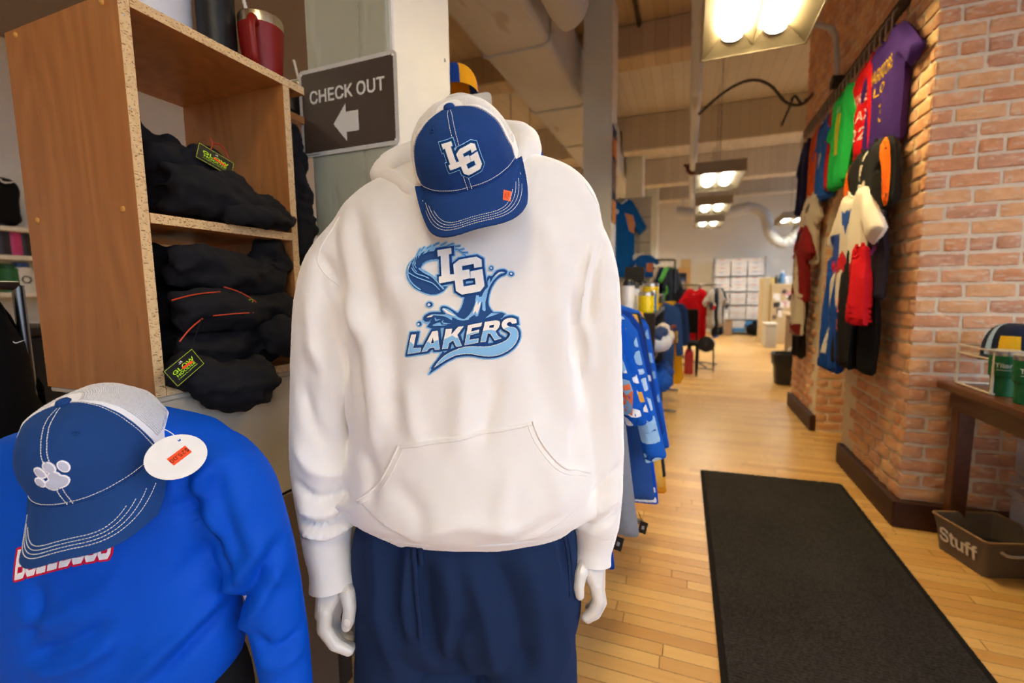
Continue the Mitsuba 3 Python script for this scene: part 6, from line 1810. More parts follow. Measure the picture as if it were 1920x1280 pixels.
hang('jersey', 'plain black jersey at the bottom of the cluster with a white number panel', 'jersey', TANK, 0.401, 0.638, .05, wallM(3.160, 1.38, .055), '#121213', 18, [(sg.box(-.08, -.30, .04, -.12), '#8a8378'), (LP('11', .10, .07, -.02, -.21), '#2a2826')], CL)
hang('jersey', 'dark navy jersey hanging lowest in the cluster beside the arch', 'jersey', TANK, 0.354, 0.511, .05, wallM(3.420, 1.26, .06), '#10131f', 19, [], CL)
# far pair of jerseys beyond the arch
CF = 'jerseys on the far side of the arch'
hang('jersey', 'white jersey with grey marks on the far side of the arch', 'jersey', SHIRT, .36, .60, .07, wallM(4.640, 2.02, .03), '#c9bca8', 21, [(blobs(5, 8, 0, -.2, .05), '#5a534c')], CF)
hang('jersey', 'dark red and black jersey beyond the arch under the white one', 'jersey', SHIRT, .34, .66, .07, wallM(4.660, 1.76, .07), '#7a1a1c', 22, [(blobs(6, 7, -.05, -.12, .07), '#191616'), (sg.Polygon([(-.1, -.2), (-.05, -.2), (.06, -.6), (.0, -.6)]), '#c4b7a2')], CF)
hang('jersey', 'long white sleeved jersey lowest beyond the arch', 'jersey', TANK, .26, .60, .06, wallM(4.640, 1.42, .09), '#c4b8a4', 23, [(sg.box(-.2, -.6, .2, -.5), '#6a1c1c')], CF)
hang('jersey', 'black jersey hanging behind the others beyond the arch', 'jersey', TANK, .30, .85, .05, wallM(4.780, 1.45, .03), '#191514', 24, [], CF)
# ================================================================== RACKS, CABINET, BACK OF THE SHOP
SPLAY = [(-.085, 1.0), (-.20, .955), (-.25, .86), (-.37, .12), (-.29, .08), (-.20, .66), (-.205, 0), (.205, 0), (.20, .66), (.29, .08), (.37, .12), (.25, .86), (.20, .955), (.085, 1.0), (.05, .955), (0, .94), (-.05, .955)]
PANT = [(-.10, 1.0), (-.135, .6), (-.17, 0), (-.03, 0), (0, .62), (.03, 0), (.17, 0), (.135, .6), (.10, 1.0)]
faceM = lambda x, y, z, turn=0: place((x, y, z), (math.cos(math.radians(turn)), math.sin(math.radians(turn)), 0), (-math.sin(math.radians(turn)), math.cos(math.radians(turn)), 0), (0, 0, 1))
tie = lambda seed, w, h, n_=26: so.unary_union([affinity.translate(affinity.rotate(affinity.scale(sg.Point(0, 0).buffer(1, quad_segs=3), a, b_), r), x, z) for a, b_, r, x, z in zip(*[np.random.default_rng(seed + 1000 * k_).uniform(l, u_, n_) for k_, (l, u_) in enumerate(((.015, .05), (.008, .03), (-30, 30), (-w, w), (-h, 0)))])])


def rack(lab, x, y0_, y1_, z, name='garment_rack'):
    kk_ = thing(name, lab, 'rack')
    add('rail', tube([(x, y0_, z), (x, y1_, z)], .012, 12), 'steel', '#8a8a8a', parent=kk_, smooth=60)
    for y in (y0_, y1_):
        add('post', tube([(x, y, .03), (x, y, z)], .012, 12), 'steel', '#8a8a8a', parent=kk_, smooth=60)
        add('foot', tube([(x - .2, y, .025), (x + .2, y, .025)], .014, 10), 'steel', '#8a8a8a', parent=kk_, smooth=60)
    return kk_


def hanger(kk_, M, w, col='#20201f', mat='plastic', drop=.0, thick=.006):
    """A hanger inside a garment: a part of it."""
    P = spline([(-w, 0, -.075), (-w * .5, 0, -.028), (0, 0, .0), (w * .5, 0, -.028), (w, 0, -.075)], 24)
    add('hanger', moved(tube(P, thick, 8), M), mat, col, 60, parent=kk_)
    add('hook', moved(tube(spline([(0, 0, 0), (0, 0, .03), (.012, 0, .055), (.0, 0, .072), (-.014, 0, .062)], 16), .0025, 6), M), 'steel', '#999999', 60, parent=kk_)


# ---------------- first rack, right behind the hoodie
RX, RZ = -.385, 1.225
rack('clothes rack behind the white hoodie full of blue school wear', RX, 1.18, 2.34, RZ)
R1G = 'blue school wear on the first rack'
W1 = '#eef0f2'
spec_ = [   # y, label, cut, pixel column of its right edge, pixel row of its hem, colour, prints, top
    (1.215, 'royal blue trousers hanging lowest at the near end of the rack', PANT, 1151, 1082, '#123f9c', 0, 1.12),
    (1.30, 'royal blue long sleeve with white animal figures and orange patch, front of the rack', SPLAY, 1216, 805, '#1256b8', 1, 1.165),
    (1.42, 'heather grey sweatpants hanging low on the first rack', PANT, 1200, 1006, '#85878c', 0, 1.12),
    (1.50, 'royal blue pullover with cartoon print on the first rack', SPLAY, 1226, 800, '#0f55bd', 2, 1.165),
    (1.62, 'pale blue and royal tie dye hoodie with long sleeves on the first rack', SPLAY, 1251, 872, '#1d5cba', 3, 1.165),
    (1.72, 'denim blue sweatpants on the first rack', PANT, 1229, 940, '#2b4f8e', 0, 1.12),
    (1.80, 'royal blue trousers with white stripes at the hem, first rack', PANT, 1236, 948, '#1349b4', 4, 1.12),
    (1.90, 'dark blue top on the first rack', SPLAY, 1247, 820, '#14398c', 5, 1.16),
    (2.02, 'gold sweatpants on the first rack', PANT, 1246, 915, '#e0a94a', 0, 1.12),
    (2.12, 'black and grey speckled trousers on the first rack', PANT, 1250, 895, '#25262b', 6, 1.12),
    (2.20, 'royal blue top, farthest on the first rack', SPLAY, 1256, 850, '#1a56bd', 7, 1.16),
    (2.27, 'amber yellow trousers at the far end of the first rack', PANT, 1251, 925, '#e39a22', 0, 1.12)]
for i, (y, lab, kind, ue, vh, col, pr, zt_) in enumerate(spec_):
    e_ = at(ue, vh - 30, Y=y)
    half = e_[0] - RX
    h = zt_ - at(ue, vh, Y=y)[2]
    w = half / (.37 if kind is SPLAY else .17) * .49
    if kind is SPLAY: h = h / .92
    P_ = {0: [], 1: [(blobs(31, 7, half * .80, -h * .42, .05), W1), (blobs(35, 6, half * .88, -h * .75, .045), W1), (sg.box(half * .6, -h * .80, half * .86, -h * .55), '#ea7a4e'), (tie(36, half * .8, h, 24), '#8fb9de')],
          2: [(blobs(41, 8, half * .86, -h * .55, .045), W1), (blobs(42, 8, half * .9, -h * .85, .05), '#e6e2d8'), (sg.box(half * .84, -h * .72, half * .95, -h * .64), '#e0a23a')],
          3: [(tie(5, half * 1.1, h, 90), '#9cc4e4'), (tie(6, half * 1.1, h, 60), '#c3dcee')], 4: [(sg.box(-.4, -h + .015, .4, -h + .035), W1), (sg.box(-.4, -h + .055, .4, -h + .075), W1)],
          5: [(sg.box(half * .7, -h * .52, half, -h * .48), W1)], 6: [(tie(8, half, h, 90), '#5c5e66')], 7: [(tie(9, half, h, 40), '#86b2dd')]}[pr]
    M = faceM(RX, y, zt_)
    kk_ = hang('hanging_garment', lab, 'clothing', kind, w, h, .05, M, col, 100 + i, P_, R1G, collar=kind is SPLAY, sag=.009 if kind is SPLAY else .014, size=.03)
    hanger(kk_, M @ place((0, 0, .004), (1, 0, 0), (0, 1, 0), (0, 0, 1)), .20 if kind is SPLAY else .15, '#f0a91c' if i == 1 else '#20201f', thick=.011 if i == 1 else .006)
# two black hang tags
for i, (u, v, y) in enumerate(((1202, 988, 1.43), (1155, 1018, 1.20))):
    k = thing('hang_tag', ('small black hang tag dangling beside the grey sweatpants', 'small black hang tag below the white cuff')[i], 'tag')
    q = at(u, v, Y=y)
    pm = prism(affinity.rotate(sg.box(-.012, -.02, .012, .02), -12), .001)
    add('card', moved(pm, WALLM(q[0] + .006, q[1], q[2])), 'satin', '#141414', parent=k)
    add('mark', moved(prism(affinity.rotate(sg.box(-.004, -.006, .004, .006), -12), .0006), WALLM(q[0] + .006, q[1] - .0012, q[2])), 'satin', '#8c8c8c', parent=k)
    add('string', tube([(q[0] + .004, q[1], q[2] + .019), (q[0] - .01, q[1], q[2] + .05)], .0008, 5), 'flat', '#222222', parent=k)
# yellow and blue cap, blue hood behind the LG cap
kb = thing('ball_cap', 'yellow and blue cap peeking out beside the near column above the LG cap', 'cap')
q = at(852, 176, Y=1.62)
cM = place(q - [0.0, 0, .01], (0.8, .6, 0), (-.6, .8, 0), (0, 0, 1))
c4 = Cap(cM, .085, .095, .10, .68, .92, 9, .002)
for i in range(6):
    t0_ = -math.pi + i * math.pi / 3
    add('crown_panel', grid(c4.zone(t0_, t0_ + math.pi / 3, 0, .999, 14, 16)), 'cloth', ('#1c3f8e', '#f0a81a')[i % 2], True, parent=kb)
add('button', moved(lathe([(0, .098), (.008, .099), (.006, .104), (0, .105)], 14), cM), 'cloth', '#1c3f8e', True, parent=kb)
bm_ = np.array([[c4.W([c4.a * math.sin(t) * (1 + f * .1), c4.b * math.cos(t) + f * .06 * (math.cos(t) + .05), .002 - f * .012]) for f in np.linspace(0, 1, 6)] for t in np.linspace(-1.3, 1.3, 24)])
add('brim', grid(bm_), 'cloth', '#1c3f8e', True, parent=kb)
add('hook', tube([q + [-.03, 0, .0], q + [-.16, .0, .02], (CX1 + .012, q[1] - .2, q[2] + .02)], .006, 8), 'steel', '#8c8c8c', parent=kb, smooth=60)
q = at(962, 262, Y=1.02)
kk_ = thing('blue_hood', 'royal blue hood of a garment showing behind the right shoulder of the white hoodie', 'clothing')
hp2 = blend([tube(spline([q + [-.10, .03, -.02], q + [-.03, .02, .0], q + [.02, .0, -.02], q + [.035, -.01, -.07], q + [.02, 0, -.16]], 30), PchipInterpolator(np.linspace(0, 1, 4), [.02, .04, .042, .03])(np.linspace(0, 1, 30)), 18)], .009, 4)
add('cloth', crumple(hp2, .006, .05, 4), 'felt', '#1b3f94', True, parent=kk_)
add('hanger_bar', tube([q + [.0, .03, -.03], q + [.0, .12, -.03], (RX, 1.18, RZ)], .007, 8), 'steel', '#8a8a8a', parent=kk_, smooth=60)

# ---------------- dark cabinet with drinkware
k = thing('display_cabinet', 'black open display cabinet behind the first rack with drinkware on top', 'cabinet')
kx0, kx1, ky0, ky1, kz = -.80, -.20, 3.20, 4.50, 1.07
for nm, b_ in (('top', (kx0, kx1, ky0, ky1, kz - .03, kz)), ('side', (kx0, kx1, ky0, ky0 + .025, 0, kz - .03)), ('side', (kx0, kx1, ky1 - .025, ky1, 0, kz - .03)), ('back', (kx0, kx0 + .02, ky0 + .025, ky1 - .025, 0, kz - .03)), ('shelf', (kx0 + .02, kx1 - .01, ky0 + .025, ky1 - .025, .72, .745)), ('shelf', (kx0 + .02, kx1 - .01, ky0 + .025, ky1 - .025, .38, .405)), ('plinth', (kx0 + .02, kx1 - .04, ky0 + .025, ky1 - .025, 0, .06))):
    add(nm, box(*b_, .003), 'satin', '#17120f', parent=k)
for i, (z, y, col, lab) in enumerate(((.747, 3.55, '#cfd3da', 'navy and white printed clothes bulging from the cabinet'), (.747, 3.95, '#e2dcd6', 'white printed clothes bulging from the cabinet, farther along'), (.407, 3.7, '#1a50b4', 'royal blue folded fleece on the lower cabinet shelf'), (.407, 4.15, '#1a3f94', 'blue folded fleece at the far end of the lower cabinet shelf'))):
    kk_ = thing('folded_clothes', lab, 'clothing')
    m = blend([chain([((kx1 - .30, y - .10, z + .09), .08), ((kx1 - .02, y - .06, z + .10), .085), ((kx1 + .03, y + .06, z + .09), .075), ((kx1 - .25, y + .1, z + .09), .08)], 16)], .02, 2)
    add('cloth', crumple(m, .014, .07, 70 + i), 'cloth', col, True, parent=kk_)
    m2 = crumple(blend([chain([((kx1 - .0, y - .09, z + .14), .05), ((kx1 + .02, y + .02, z + .16), .05)], 14)], .02, 2), .012, .05, 90 + i)
    add('sleeve', m2, 'cloth', ('#27365e', '#d9534a', '#1a50b4', '#16377e')[i] if i != 1 else '#d8cfca', True, parent=kk_)


def cab_bottle(u, r, h, col, lab, lidc='#17181a', neck=True, y=3.32, rim=False):
    q = at(u, 580, Y=y)
    o = np.array([q[0], y, kz + .0005]); R_ = place(o, (1, 0, 0), (0, 1, 0), (0, 0, 1))
    kk_ = thing('drink_bottle', lab, 'bottle')
    add('body', moved(lathe([(0, 0), (r * .95, 0), (r, .006), (r, h), (0, h)], 28), R_), 'gloss', col, 35, parent=kk_)
    if rim: add('steel_rim', moved(lathe([(r * .99, h), (r, h + .022), (r * .9, h + .025), (0, h + .025)], 28), R_), 'steel', '#d8d4c8', 35, parent=kk_)
    else: add('lid', moved(lathe([(0, h), (r * .8, h), (r * .8, h + .03), (r * .5, h + .045), (0, h + .045)], 28), R_), 'plastic', lidc, 35, parent=kk_)


cab_bottle(1177, .046, .185, '#e3e4e6', 'white bottle with a black lid, left on the black cabinet')
cab_bottle(1191, .030, .165, '#d8d9dc', 'slim white bottle between the white and the yellow one', y=3.45)
cab_bottle(1211, .055, .115, '#f0d400', 'yellow tumbler in front on the black cabinet', rim=True, y=3.30)
cab_bottle(1224.5, .022, .125, '#1f5f9e', 'narrow blue bottle right of the front yellow tumbler', rim=True, y=3.42)
cab_bottle(1219, .060, .18, '#ecc900', 'tall yellow bottle behind the front yellow tumbler', rim=True, y=3.62)
cab_bottle(1203, .05, .19, '#b9b2a2', 'beige bottle behind the yellow tumblers', y=3.85)
k = thing('black_display_sign', 'small black display stand behind the white bottles', 'stand')
q = at(1192, 540, Y=3.98)
add('panel', box(q[0] - .09, q[0] + .07, 3.96, 3.99, kz, kz + .35, .004), 'satin', '#15110f', parent=k)
add('foot', box(q[0] - .1, q[0] + .08, 3.90, 4.02, kz, kz + .012), 'satin', '#15110f', parent=k)

# ---------------- second rack: long navy jackets and gold trousers
rack('second clothes rack past the black cabinet with denim blue coats', -.28, 4.72, 5.75, 1.17)
R2G = 'coats on the second rack'
for i, (y, lab, kind, w, h, col, pr) in enumerate(((4.80, 'denim blue long coat with gold lettering, front of the second rack', LONG, .40, .84, '#2c4a86', [(sg.box(.12, -.40, .20, -.28), '#c9a85a'), (sg.box(.14, -.26, .18, -.22), '#b8673a')]), (5.0, 'gold trousers behind the denim blue coat', PANT, .70, .86, '#e5ac1e', []), (5.2, 'navy coat on the second rack', LONG, .46, .76, '#1f3264', []), (5.42, 'bright gold trousers at the far end of the second rack', PANT, .76, .90, '#e8b020', []), (5.6, 'dark blue coat farthest on the second rack', LONG, .50, .76, '#27427c', [(sg.box(.1, -.4, .2, -.33), '#c9a85a')]))):
    M = faceM(-.28, y, 1.10)
    kk_ = hang('hanging_garment', lab, 'clothing', kind, w, h, .07, M, col, 130 + i, pr, R2G, collar=kind is LONG, sag=.016, size=.045)
    hanger(kk_, M, .2)

# ---------------- jerseys displayed beyond the second column
def hung_at(u, v0, v1, y, w, col, seed, lab, prints, kind=SHIRT, group=None, turn=0):
    a_, b_ = at(u, v0, Y=y), at(u, v1, Y=y)
    M = faceM(a_[0], y, a_[2], turn)
    kk_ = hang('hanging_garment', lab, 'clothing', kind, w, a_[2] - b_[2], .07, M, col, seed, prints, group, sag=.012, size=.05)
    hanger(kk_, M, w * .35)
    return M


k = thing('slat_display', 'pale display panel standing beyond the second column', 'panel')
q = at(1176, 480, Y=5.85)
add('panel', box(q[0] - .62, q[0] + .28, 5.86, 5.90, 0.06, 2.35, .004), 'paint', '#b5ab95', parent=k)
for z in (.9, 1.2, 1.5, 1.8, 2.1): add('groove', box(q[0] - .62, q[0] + .28, 5.852, 5.86, z, z + .012), 'paint', '#8d846f', parent=k)
for x in (-.6, .26): add('foot', box(q[0] + x - .03, q[0] + x + .03, 5.7, 6.05, 0, .06, .004), 'paint', '#6f6655', parent=k)
HG = 'garments shown on the pale display panel'
hung_at(1163, 372, 520, 5.76, .36, '#125aa6', 141, 'big blue jersey with orange and white marks beside the second column', [(sg.Polygon([(.06, -.18), (.16, -.22), (.22, -.46), (.12, -.40)]), '#cf8d63'), (blobs(51, 7, .0, -.1, .06), '#dfe3ea')], group=HG)
hung_at(1197, 473, 515, 5.78, .20, '#d9d4c8', 142, 'small cream shirt right of the big blue jersey', [], group=HG)
hung_at(1210, 478, 520, 5.70, .20, '#1a55a4', 143, 'small blue shirt with an orange patch overlapping the cream one', [(sg.box(.02, -.2, .1, -.1), '#d07f55')], group=HG)
# banner on the second column's side
k = thing('side_banner', 'narrow navy and orange banner on the side of the second column', 'banner')
bz = [at(1152, v, X=CX1 + .013)[2] for v in (238, 300, 345, 420)]
add('cloth', box(CX1 + .012, CX1 + .016, 4.98, 5.26, bz[3], bz[0]), 'cloth', '#22283c', parent=k)
for a_, b_, col in ((bz[1] + .02, bz[0] - .12, '#c87632'), (bz[3], bz[2] - .18, '#d08a3e'), (bz[2] - .1, bz[1] - .02, '#7d6a5c')):
    add('block', box(CX1 + .016, CX1 + .018, 5.0, 5.24, a_, b_), 'cloth', col, parent=k)
add('top_curl', tube(spline([(CX1 + .016, 4.98, bz[0]), (CX1 + .05, 4.96, bz[0] - .03), (CX1 + .075, 4.96, bz[0] - .12)], 12), .012, 8), 'cloth', '#c9c2b4', 60, parent=k)

# ---------------- rolling rack at the back, framed picture
rk = thing('rolling_rack', 'tall rolling rack with dark shirts and one green shirt at the back', 'rack')
y_ = 8.35
xa_, xb_ = at(1214, 487, Y=y_), at(1266, 487, Y=y_)
add('rail', tube([xa_, xb_], .018, 10), 'steel', '#44413c', parent=rk, smooth=60)
for q in (xa_, xb_):
    add('post', tube([(q[0], y_, .04), q], .016, 10), 'steel', '#44413c', parent=rk, smooth=60)
    add('caster', lathe([(0, 0), (.03, 0), (.035, .04), (0, .045)], 14, (q[0], y_, 0)), 'plastic', '#151515', parent=rk)
add('base_bar', tube([(xa_[0], y_, .06), (xb_[0], y_, .06)], .016, 10), 'steel', '#44413c', parent=rk, smooth=60)
RRG = 'shirts on the rolling rack'
for i, (u, col, lab, h) in enumerate(((1222, '#1c1d24', 'black shirt at the left end of the rolling rack', .75), (1231, '#18234c', 'navy shirt beside the tan one on the rolling rack', .80), (1238, '#9c8a72', 'tan shirt on the rolling rack', .78), (1246, '#141c3c', 'dark navy shirt between the tan and green ones', .85), (1256, '#4f9440', 'green shirt on the rolling rack', .60), (1262, '#1c1e24', 'black shirt right of the green one on the rolling rack', .95))):
    q = at(u, 492, Y=y_)
    M = faceM(q[0], y_ + (.02 if i % 2 else -.02), q[2] - .07, 62)
    kk_ = hang('hanging_garment', lab, 'clothing', SHIRT, .40, h, .06, M, col, 150 + i, [], RRG, size=.06)
    hanger(kk_, M, .17, '#c9b08a')
k = thing('framed_picture', 'small framed picture with a pale landscape at the back beside the rolling rack', 'picture')
q = at(1276, 529, Y=8.8)
add('frame', box(q[0] - .10, q[0] + .10, 8.8, 8.83, q[2] - .17, q[2] + .17, .004), 'satin', '#1d1c20', parent=k)
add('print', box(q[0] - .075, q[0] + .075, 8.795, 8.8, q[2] - .13, q[2] + .02), 'flat', '#c9b8b4', parent=k)
add('sky_print', box(q[0] - .075, q[0] + .075, 8.795, 8.8, q[2] + .02, q[2] + .08), 'flat', '#4a5c8c', parent=k)
add('stand', box(q[0] - .03, q[0] + .03, 8.83, 8.86, 0, q[2] + .1), 'satin', '#1d1c20', parent=k)
add('stand_foot', lathe([(0, 0), (.18, 0), (.18, .015), (0, .015)], 24, (q[0], 8.845, 0)), 'satin', '#1d1c20', parent=k)
# boards leaning on the back wall
k = thing('leaning_board', 'two tan boards leaning on the back wall left of the box shelf', 'board')
for (u0, u1, v0, v1, col) in ((1277, 1292, 486, 600, '#c9a870'), (1271, 1291, 503, 600, '#b98a50')):
    a_, b_ = at(u0, v0, Y=14.2), at(u1, v1, Y=14.2)
    add('board', box(a_[0], b_[0], 14.2 - (.1 if col == '#b98a50' else 0), 14.24 - (.1 if col == '#b98a50' else 0), 0, a_[2], .01), 'paint', col, parent=k)

# ---------------- red shirt rack
y_ = 7.6
rk = thing('round_rack', 'low chrome rack carrying the red shirt at the back', 'rack')
a_, b_ = at(1296, 538, Y=y_ + .1), at(1330, 538, Y=y_ + .1)
cx = (a_[0] + b_[0]) / 2
add('ring', tube([(cx + .30 * math.cos(t), y_ + .33 + .30 * math.sin(t), 1.30) for t in np.linspace(0, 2 * np.pi, 40, endpoint=False)], .014, 10, closed=True), 'steel', '#9a968f', parent=rk, smooth=60)
add('post', tube([(cx, y_ + .33, .05), (cx, y_ + .33, 1.30)], .02, 12), 'steel', '#9a968f', parent=rk, smooth=60)
for t in (0, 1.57): add('spoke', tube([(cx - .3 * math.cos(t), y_ + .33 - .3 * math.sin(t), 1.30), (cx + .3 * math.cos(t), y_ + .33 + .3 * math.sin(t), 1.30)], .01, 8), 'steel', '#9a968f', parent=rk, smooth=60)
for t in (.4, 1.97, 3.54, 5.11): add('foot', tube([(cx, y_ + .33, .06), (cx + .32 * math.cos(t), y_ + .33 + .32 * math.sin(t), .015)], .014, 8), 'steel', '#6a655e', parent=rk, smooth=60)
RG = 'shirts on the round rack'
q = at(1307, 540, Y=y_)
M = faceM(q[0] - .02, y_, q[2], 6)
kk_ = hang('hanging_garment', 'bright red short sleeve shirt facing the aisle on the round rack', 'clothing', SHIRT, .34, .80, .09, M, '#c40f1c', 171, [(LP('x', .03, .03, -.03, -.1), '#e06a6a')], RG, size=.04, sag=.014); hanger(kk_, M, .18, '#2a2a2a')
for i, (t, turn, col, lab, h) in enumerate(((-.75, 55, '#b9b2a6', 'grey shirt between the red and black ones on the round rack', .62), (-.35, 62, '#20242c', 'black shirt beside the red one on the round rack', .74), (.05, 70, '#d4d1ca', 'white shirt on the right of the round rack', .70), (.5, 78, '#2a56b0', 'royal blue shirt at the far right of the round rack', .80), (2.4, 40, '#1b1c22', 'dark shirt on the far side of the round rack', .7))):
    M = faceM(cx + .30 * math.cos(t), y_ + .33 + .30 * math.sin(t), 1.25, turn)
    kk_ = hang('hanging_garment', lab, 'clothing', SHIRT, .38, h, .06, M, col, 180 + i, [], RG, size=.06); hanger(kk_, M, .17)
# black chair with a red cylinder under it
k = thing('black_chair', 'black chair in the aisle before the red shirt rack', 'chair')
q = at(1284, 704, Z=0); hx, hy = q[0] + .07, q[1] + .0
for dx, dy, z in ((-.2, 0, .45), (.2, 0, .45), (-.2, .42, .92), (.2, .42, .92)):
    add('leg', tube([(hx - .0 + dx - .12, hy + dy, 0.0), (hx + dx - .12, hy + dy, z)], .014, 8), 'steel', '#1a1817', parent=k, smooth=60)
add('seat', box(hx - .34, hx + .10, hy - .02, hy + .44, .43, .48, .02), 'felt', '#15120f', parent=k)
add('backrest', box(hx - .33, hx + .09, hy + .40, hy + .45, .58, .94, .02), 'felt', '#15120f', parent=k)
k = thing('fire_extinguisher', 'red cylinder on the floor under the black chair', 'extinguisher')
q = at(1284, 692, Z=0)
add('body', lathe([(0, 0.001), (.06, .001), (.065, .01), (.065, .30), (.05, .35), (.02, .37), (0, .37)], 24, (hx - .02, hy + .2, 0)), 'gloss', '#b01822', parent=k, smooth=40)
add('valve', box(hx - .05, hx + .01, hy + .18, hy + .22, .37, .41, .004), 'satin', '#17120f', parent=k)
# black round fan like thing in front of the rack
k = thing('floor_fan', 'black round fan on a small grey stand below the red shirt', 'fan')
q = at(1324, 645, Y=7.30)
RM = place(q, (1, 0, 0), (0, 0, 1), (0, -1, 0))
add('housing', moved(lathe([(0, -.05), (.09, -.05), (.115, -.02), (.12, .02), (.11, .04), (.10, .03), (0, .03)], 28), RM), 'plastic', '#121212', 40, parent=k)
for i in range(5): add('guard_ring', moved(tube([(.022 * (i + 1) * .9 * math.cos(t), .022 * (i + 1) * .9 * math.sin(t), .042) for t in np.linspace(0, 2 * np.pi, 20, endpoint=False)], .003, 5, closed=True), RM), 'plastic', '#1d1d1d', 60, parent=k)
add('hub', moved(lathe([(0, .03), (.03, .03), (.03, .05), (0, .055)], 16), RM), 'plastic', '#232323', 40, parent=k)
for sx in (-1, 1): add('stand_leg', tube([(q[0] + sx * .10, 7.30, q[2]), (q[0] + sx * .11, 7.30, .012)], .012, 8), 'steel', '#5a554e', parent=k, smooth=60)
add('stand_bar', tube([(q[0] - .11, 7.30, .05), (q[0] + .11, 7.30, .05)], .012, 8), 'steel', '#5a554e', parent=k, smooth=60)

# ---------------- white boxes on the back shelf
k = thing('box_shelf', 'metal shelving at the back wall filled with white shirt boxes', 'shelf')
a_, b_ = at(1338, 487, Y=14.0), at(1428, 620, Y=14.0)
sx0, sx1 = a_[0], b_[0]
levels = [at(1380, v, Y=14.0)[2] for v in (620.5, 596.5, 570, 545, 517)]
for z in levels: add('shelf_board', box(sx0, sx1, 13.75, 14.25, z - .025, z, .003), 'paint', '#8d8e90', parent=k)
for x in (sx0, sx1 - .03):
    for y in (13.75, 14.22): add('upright', box(x, x + .03, y, y + .03, 0, levels[-1] + .5), 'paint', '#8d8f92', parent=k)
qr = np.random.default_rng(12)
cw = (sx1 - sx0 - .06) / 3
bx_tones = ['#e4ddd6', '#dcd8d6', '#e8e4e0', '#d6d0cc']
n_box = 0
for li, z in enumerate(levels):
    top_ = (levels[li + 1] - .025 if li < 4 else z + .50) - z
    for c_ in range(3):
        n_ = 4 if li else 3
        hbox = (top_ - .022) / n_ if li < 4 else .115
        for j in range(n_):
            wv = cw - .012 - qr.uniform(0, .03)
            x_ = sx0 + .035 + c_ * (cw) + (cw - wv) / 2 - .005
            z_b = z + .001 + j * hbox
            y_b = 13.76 + qr.uniform(0, .03)
            low = li == 0
            col = ('#4f8fc8' if (c_, j) in ((0, 2), (1, 0), (2, 2)) else '#3a6ea8' if (c_, j) == (2, 1) else '#d9d6d2') if low else bx_tones[int(qr.integers(4))]
            lab_ = f'{["left", "middle", "right"][c_]} stack, {["bottom", "second", "third", "top"][j]} box'
            kk_ = thing('shirt_box', f'{"blue and white" if low and col != "#d9d6d2" else "white"} box on back shelf, {("lowest", "second lowest", "middle", "second highest", "top")[li]} level, {lab_}', 'box', 'shirt boxes on the back shelf')
            add('tray', box(x_, x_ + wv, y_b, y_b + .40, z_b, z_b + hbox - .012, .004), 'paint', col, parent=kk_)
            add('lid', box(x_ - .006, x_ + wv + .006, y_b - .006, y_b + .406, z_b + hbox * .55, z_b + hbox - .008, .004), 'paint', col, parent=kk_)
            if not low: add('label', box(x_ + wv * .3, x_ + wv * .6, y_b - .009, y_b - .006, z_b + hbox * .62, z_b + hbox * .82), 'flat', '#c98f86' if j % 2 else '#9fb0c4', parent=kk_)
k = thing('cardboard_carton', 'brown carton on the floor at the left foot of the box shelf', 'carton')
a_ = at(1344, 598, Y=13.6); b_ = at(1364, 622, Z=0)
add('body', box(a_[0], a_[0] + .36, 13.3, 13.65, .001, .42, .006), 'paint', '#9b7f62', parent=k)
add('flap', box(a_[0], a_[0] + .36, 13.28, 13.47, .42, .428), 'paint', '#8a6f54', parent=k)
add('flap', box(a_[0], a_[0] + .36, 13.48, 13.67, .42, .428), 'paint', '#8f745a', parent=k)
k = thing('black_bundle', 'black bundle on the floor at the right foot of the box shelf', 'bag')
a_ = at(1417, 615, Y=13.5)
add('body', crumple(blend([chain([((a_[0] - .08, 13.5, .17), .16), ((a_[0] + .12, 13.45, .14), .135)], 18)], .03, 2), .02, .1, 4), 'felt', '#151515', True, parent=k)
add('knot', crumple(trimesh.creation.icosphere(2, .06).apply_translation((a_[0] - .03, 13.48, .35)), .01, .04, 2), 'felt', '#151515', True, parent=k)

# ---------------- cabinet with notes, bottles on top, bins, trash can
y_ = 11.6
k = thing('note_board', 'tan cabinet covered with paper notes and pictures at the back right', 'cabinet')
a_, b_ = at(1447, 532, Y=y_), at(1500, 598, Y=y_)
add('body', box(a_[0], b_[0] + .9, y_, y_ + .7, .0, a_[2], .01), 'paint', '#bfa77c', parent=k)
add('side_strip', box(a_[0] - .16, a_[0], y_ + .05, y_ + .65, 0, at(1440, 520, Y=y_)[2], .006), 'paint', '#c2ad84', parent=k)
qn = np.random.default_rng(3)
for i in range(26):
    u, v = qn.uniform(1452, 1502), qn.uniform(542, 596)
    q = at(u, v, Y=y_ - .004)
    wv, hv = qn.uniform(.06, .14), qn.uniform(.06, .15)
    m = box(-wv / 2, wv / 2, -.002, 0, -hv / 2, hv / 2); m.apply_transform(place((q[0], y_ - .001 * (i % 4), q[2]), (math.cos(a := qn.uniform(-.15, .15)), 0, math.sin(a)), (0, 1, 0), (-math.sin(a), 0, math.cos(a))))
    add('note', m, 'flat', ('#e8e3da', '#d8d0c6', '#c98a8e', '#e2dcd0', '#6f5a52', '#e9e5df', '#b9a08c', '#3a3836')[i % 8], parent=k)
k = thing('white_drawer_unit', 'pale grey bin unit at the foot of the tan cabinet', 'bin')
a_ = at(1434, 606, Y=10.9); q = at(1445, 652, Z=0)
add('body', box(at(1435, 640, Y=q[1])[0], at(1456, 640, Y=q[1])[0], q[1], q[1] + .45, .001, at(1445, 610, Y=q[1])[2], .008), 'paint', '#b9b3a6', parent=k)
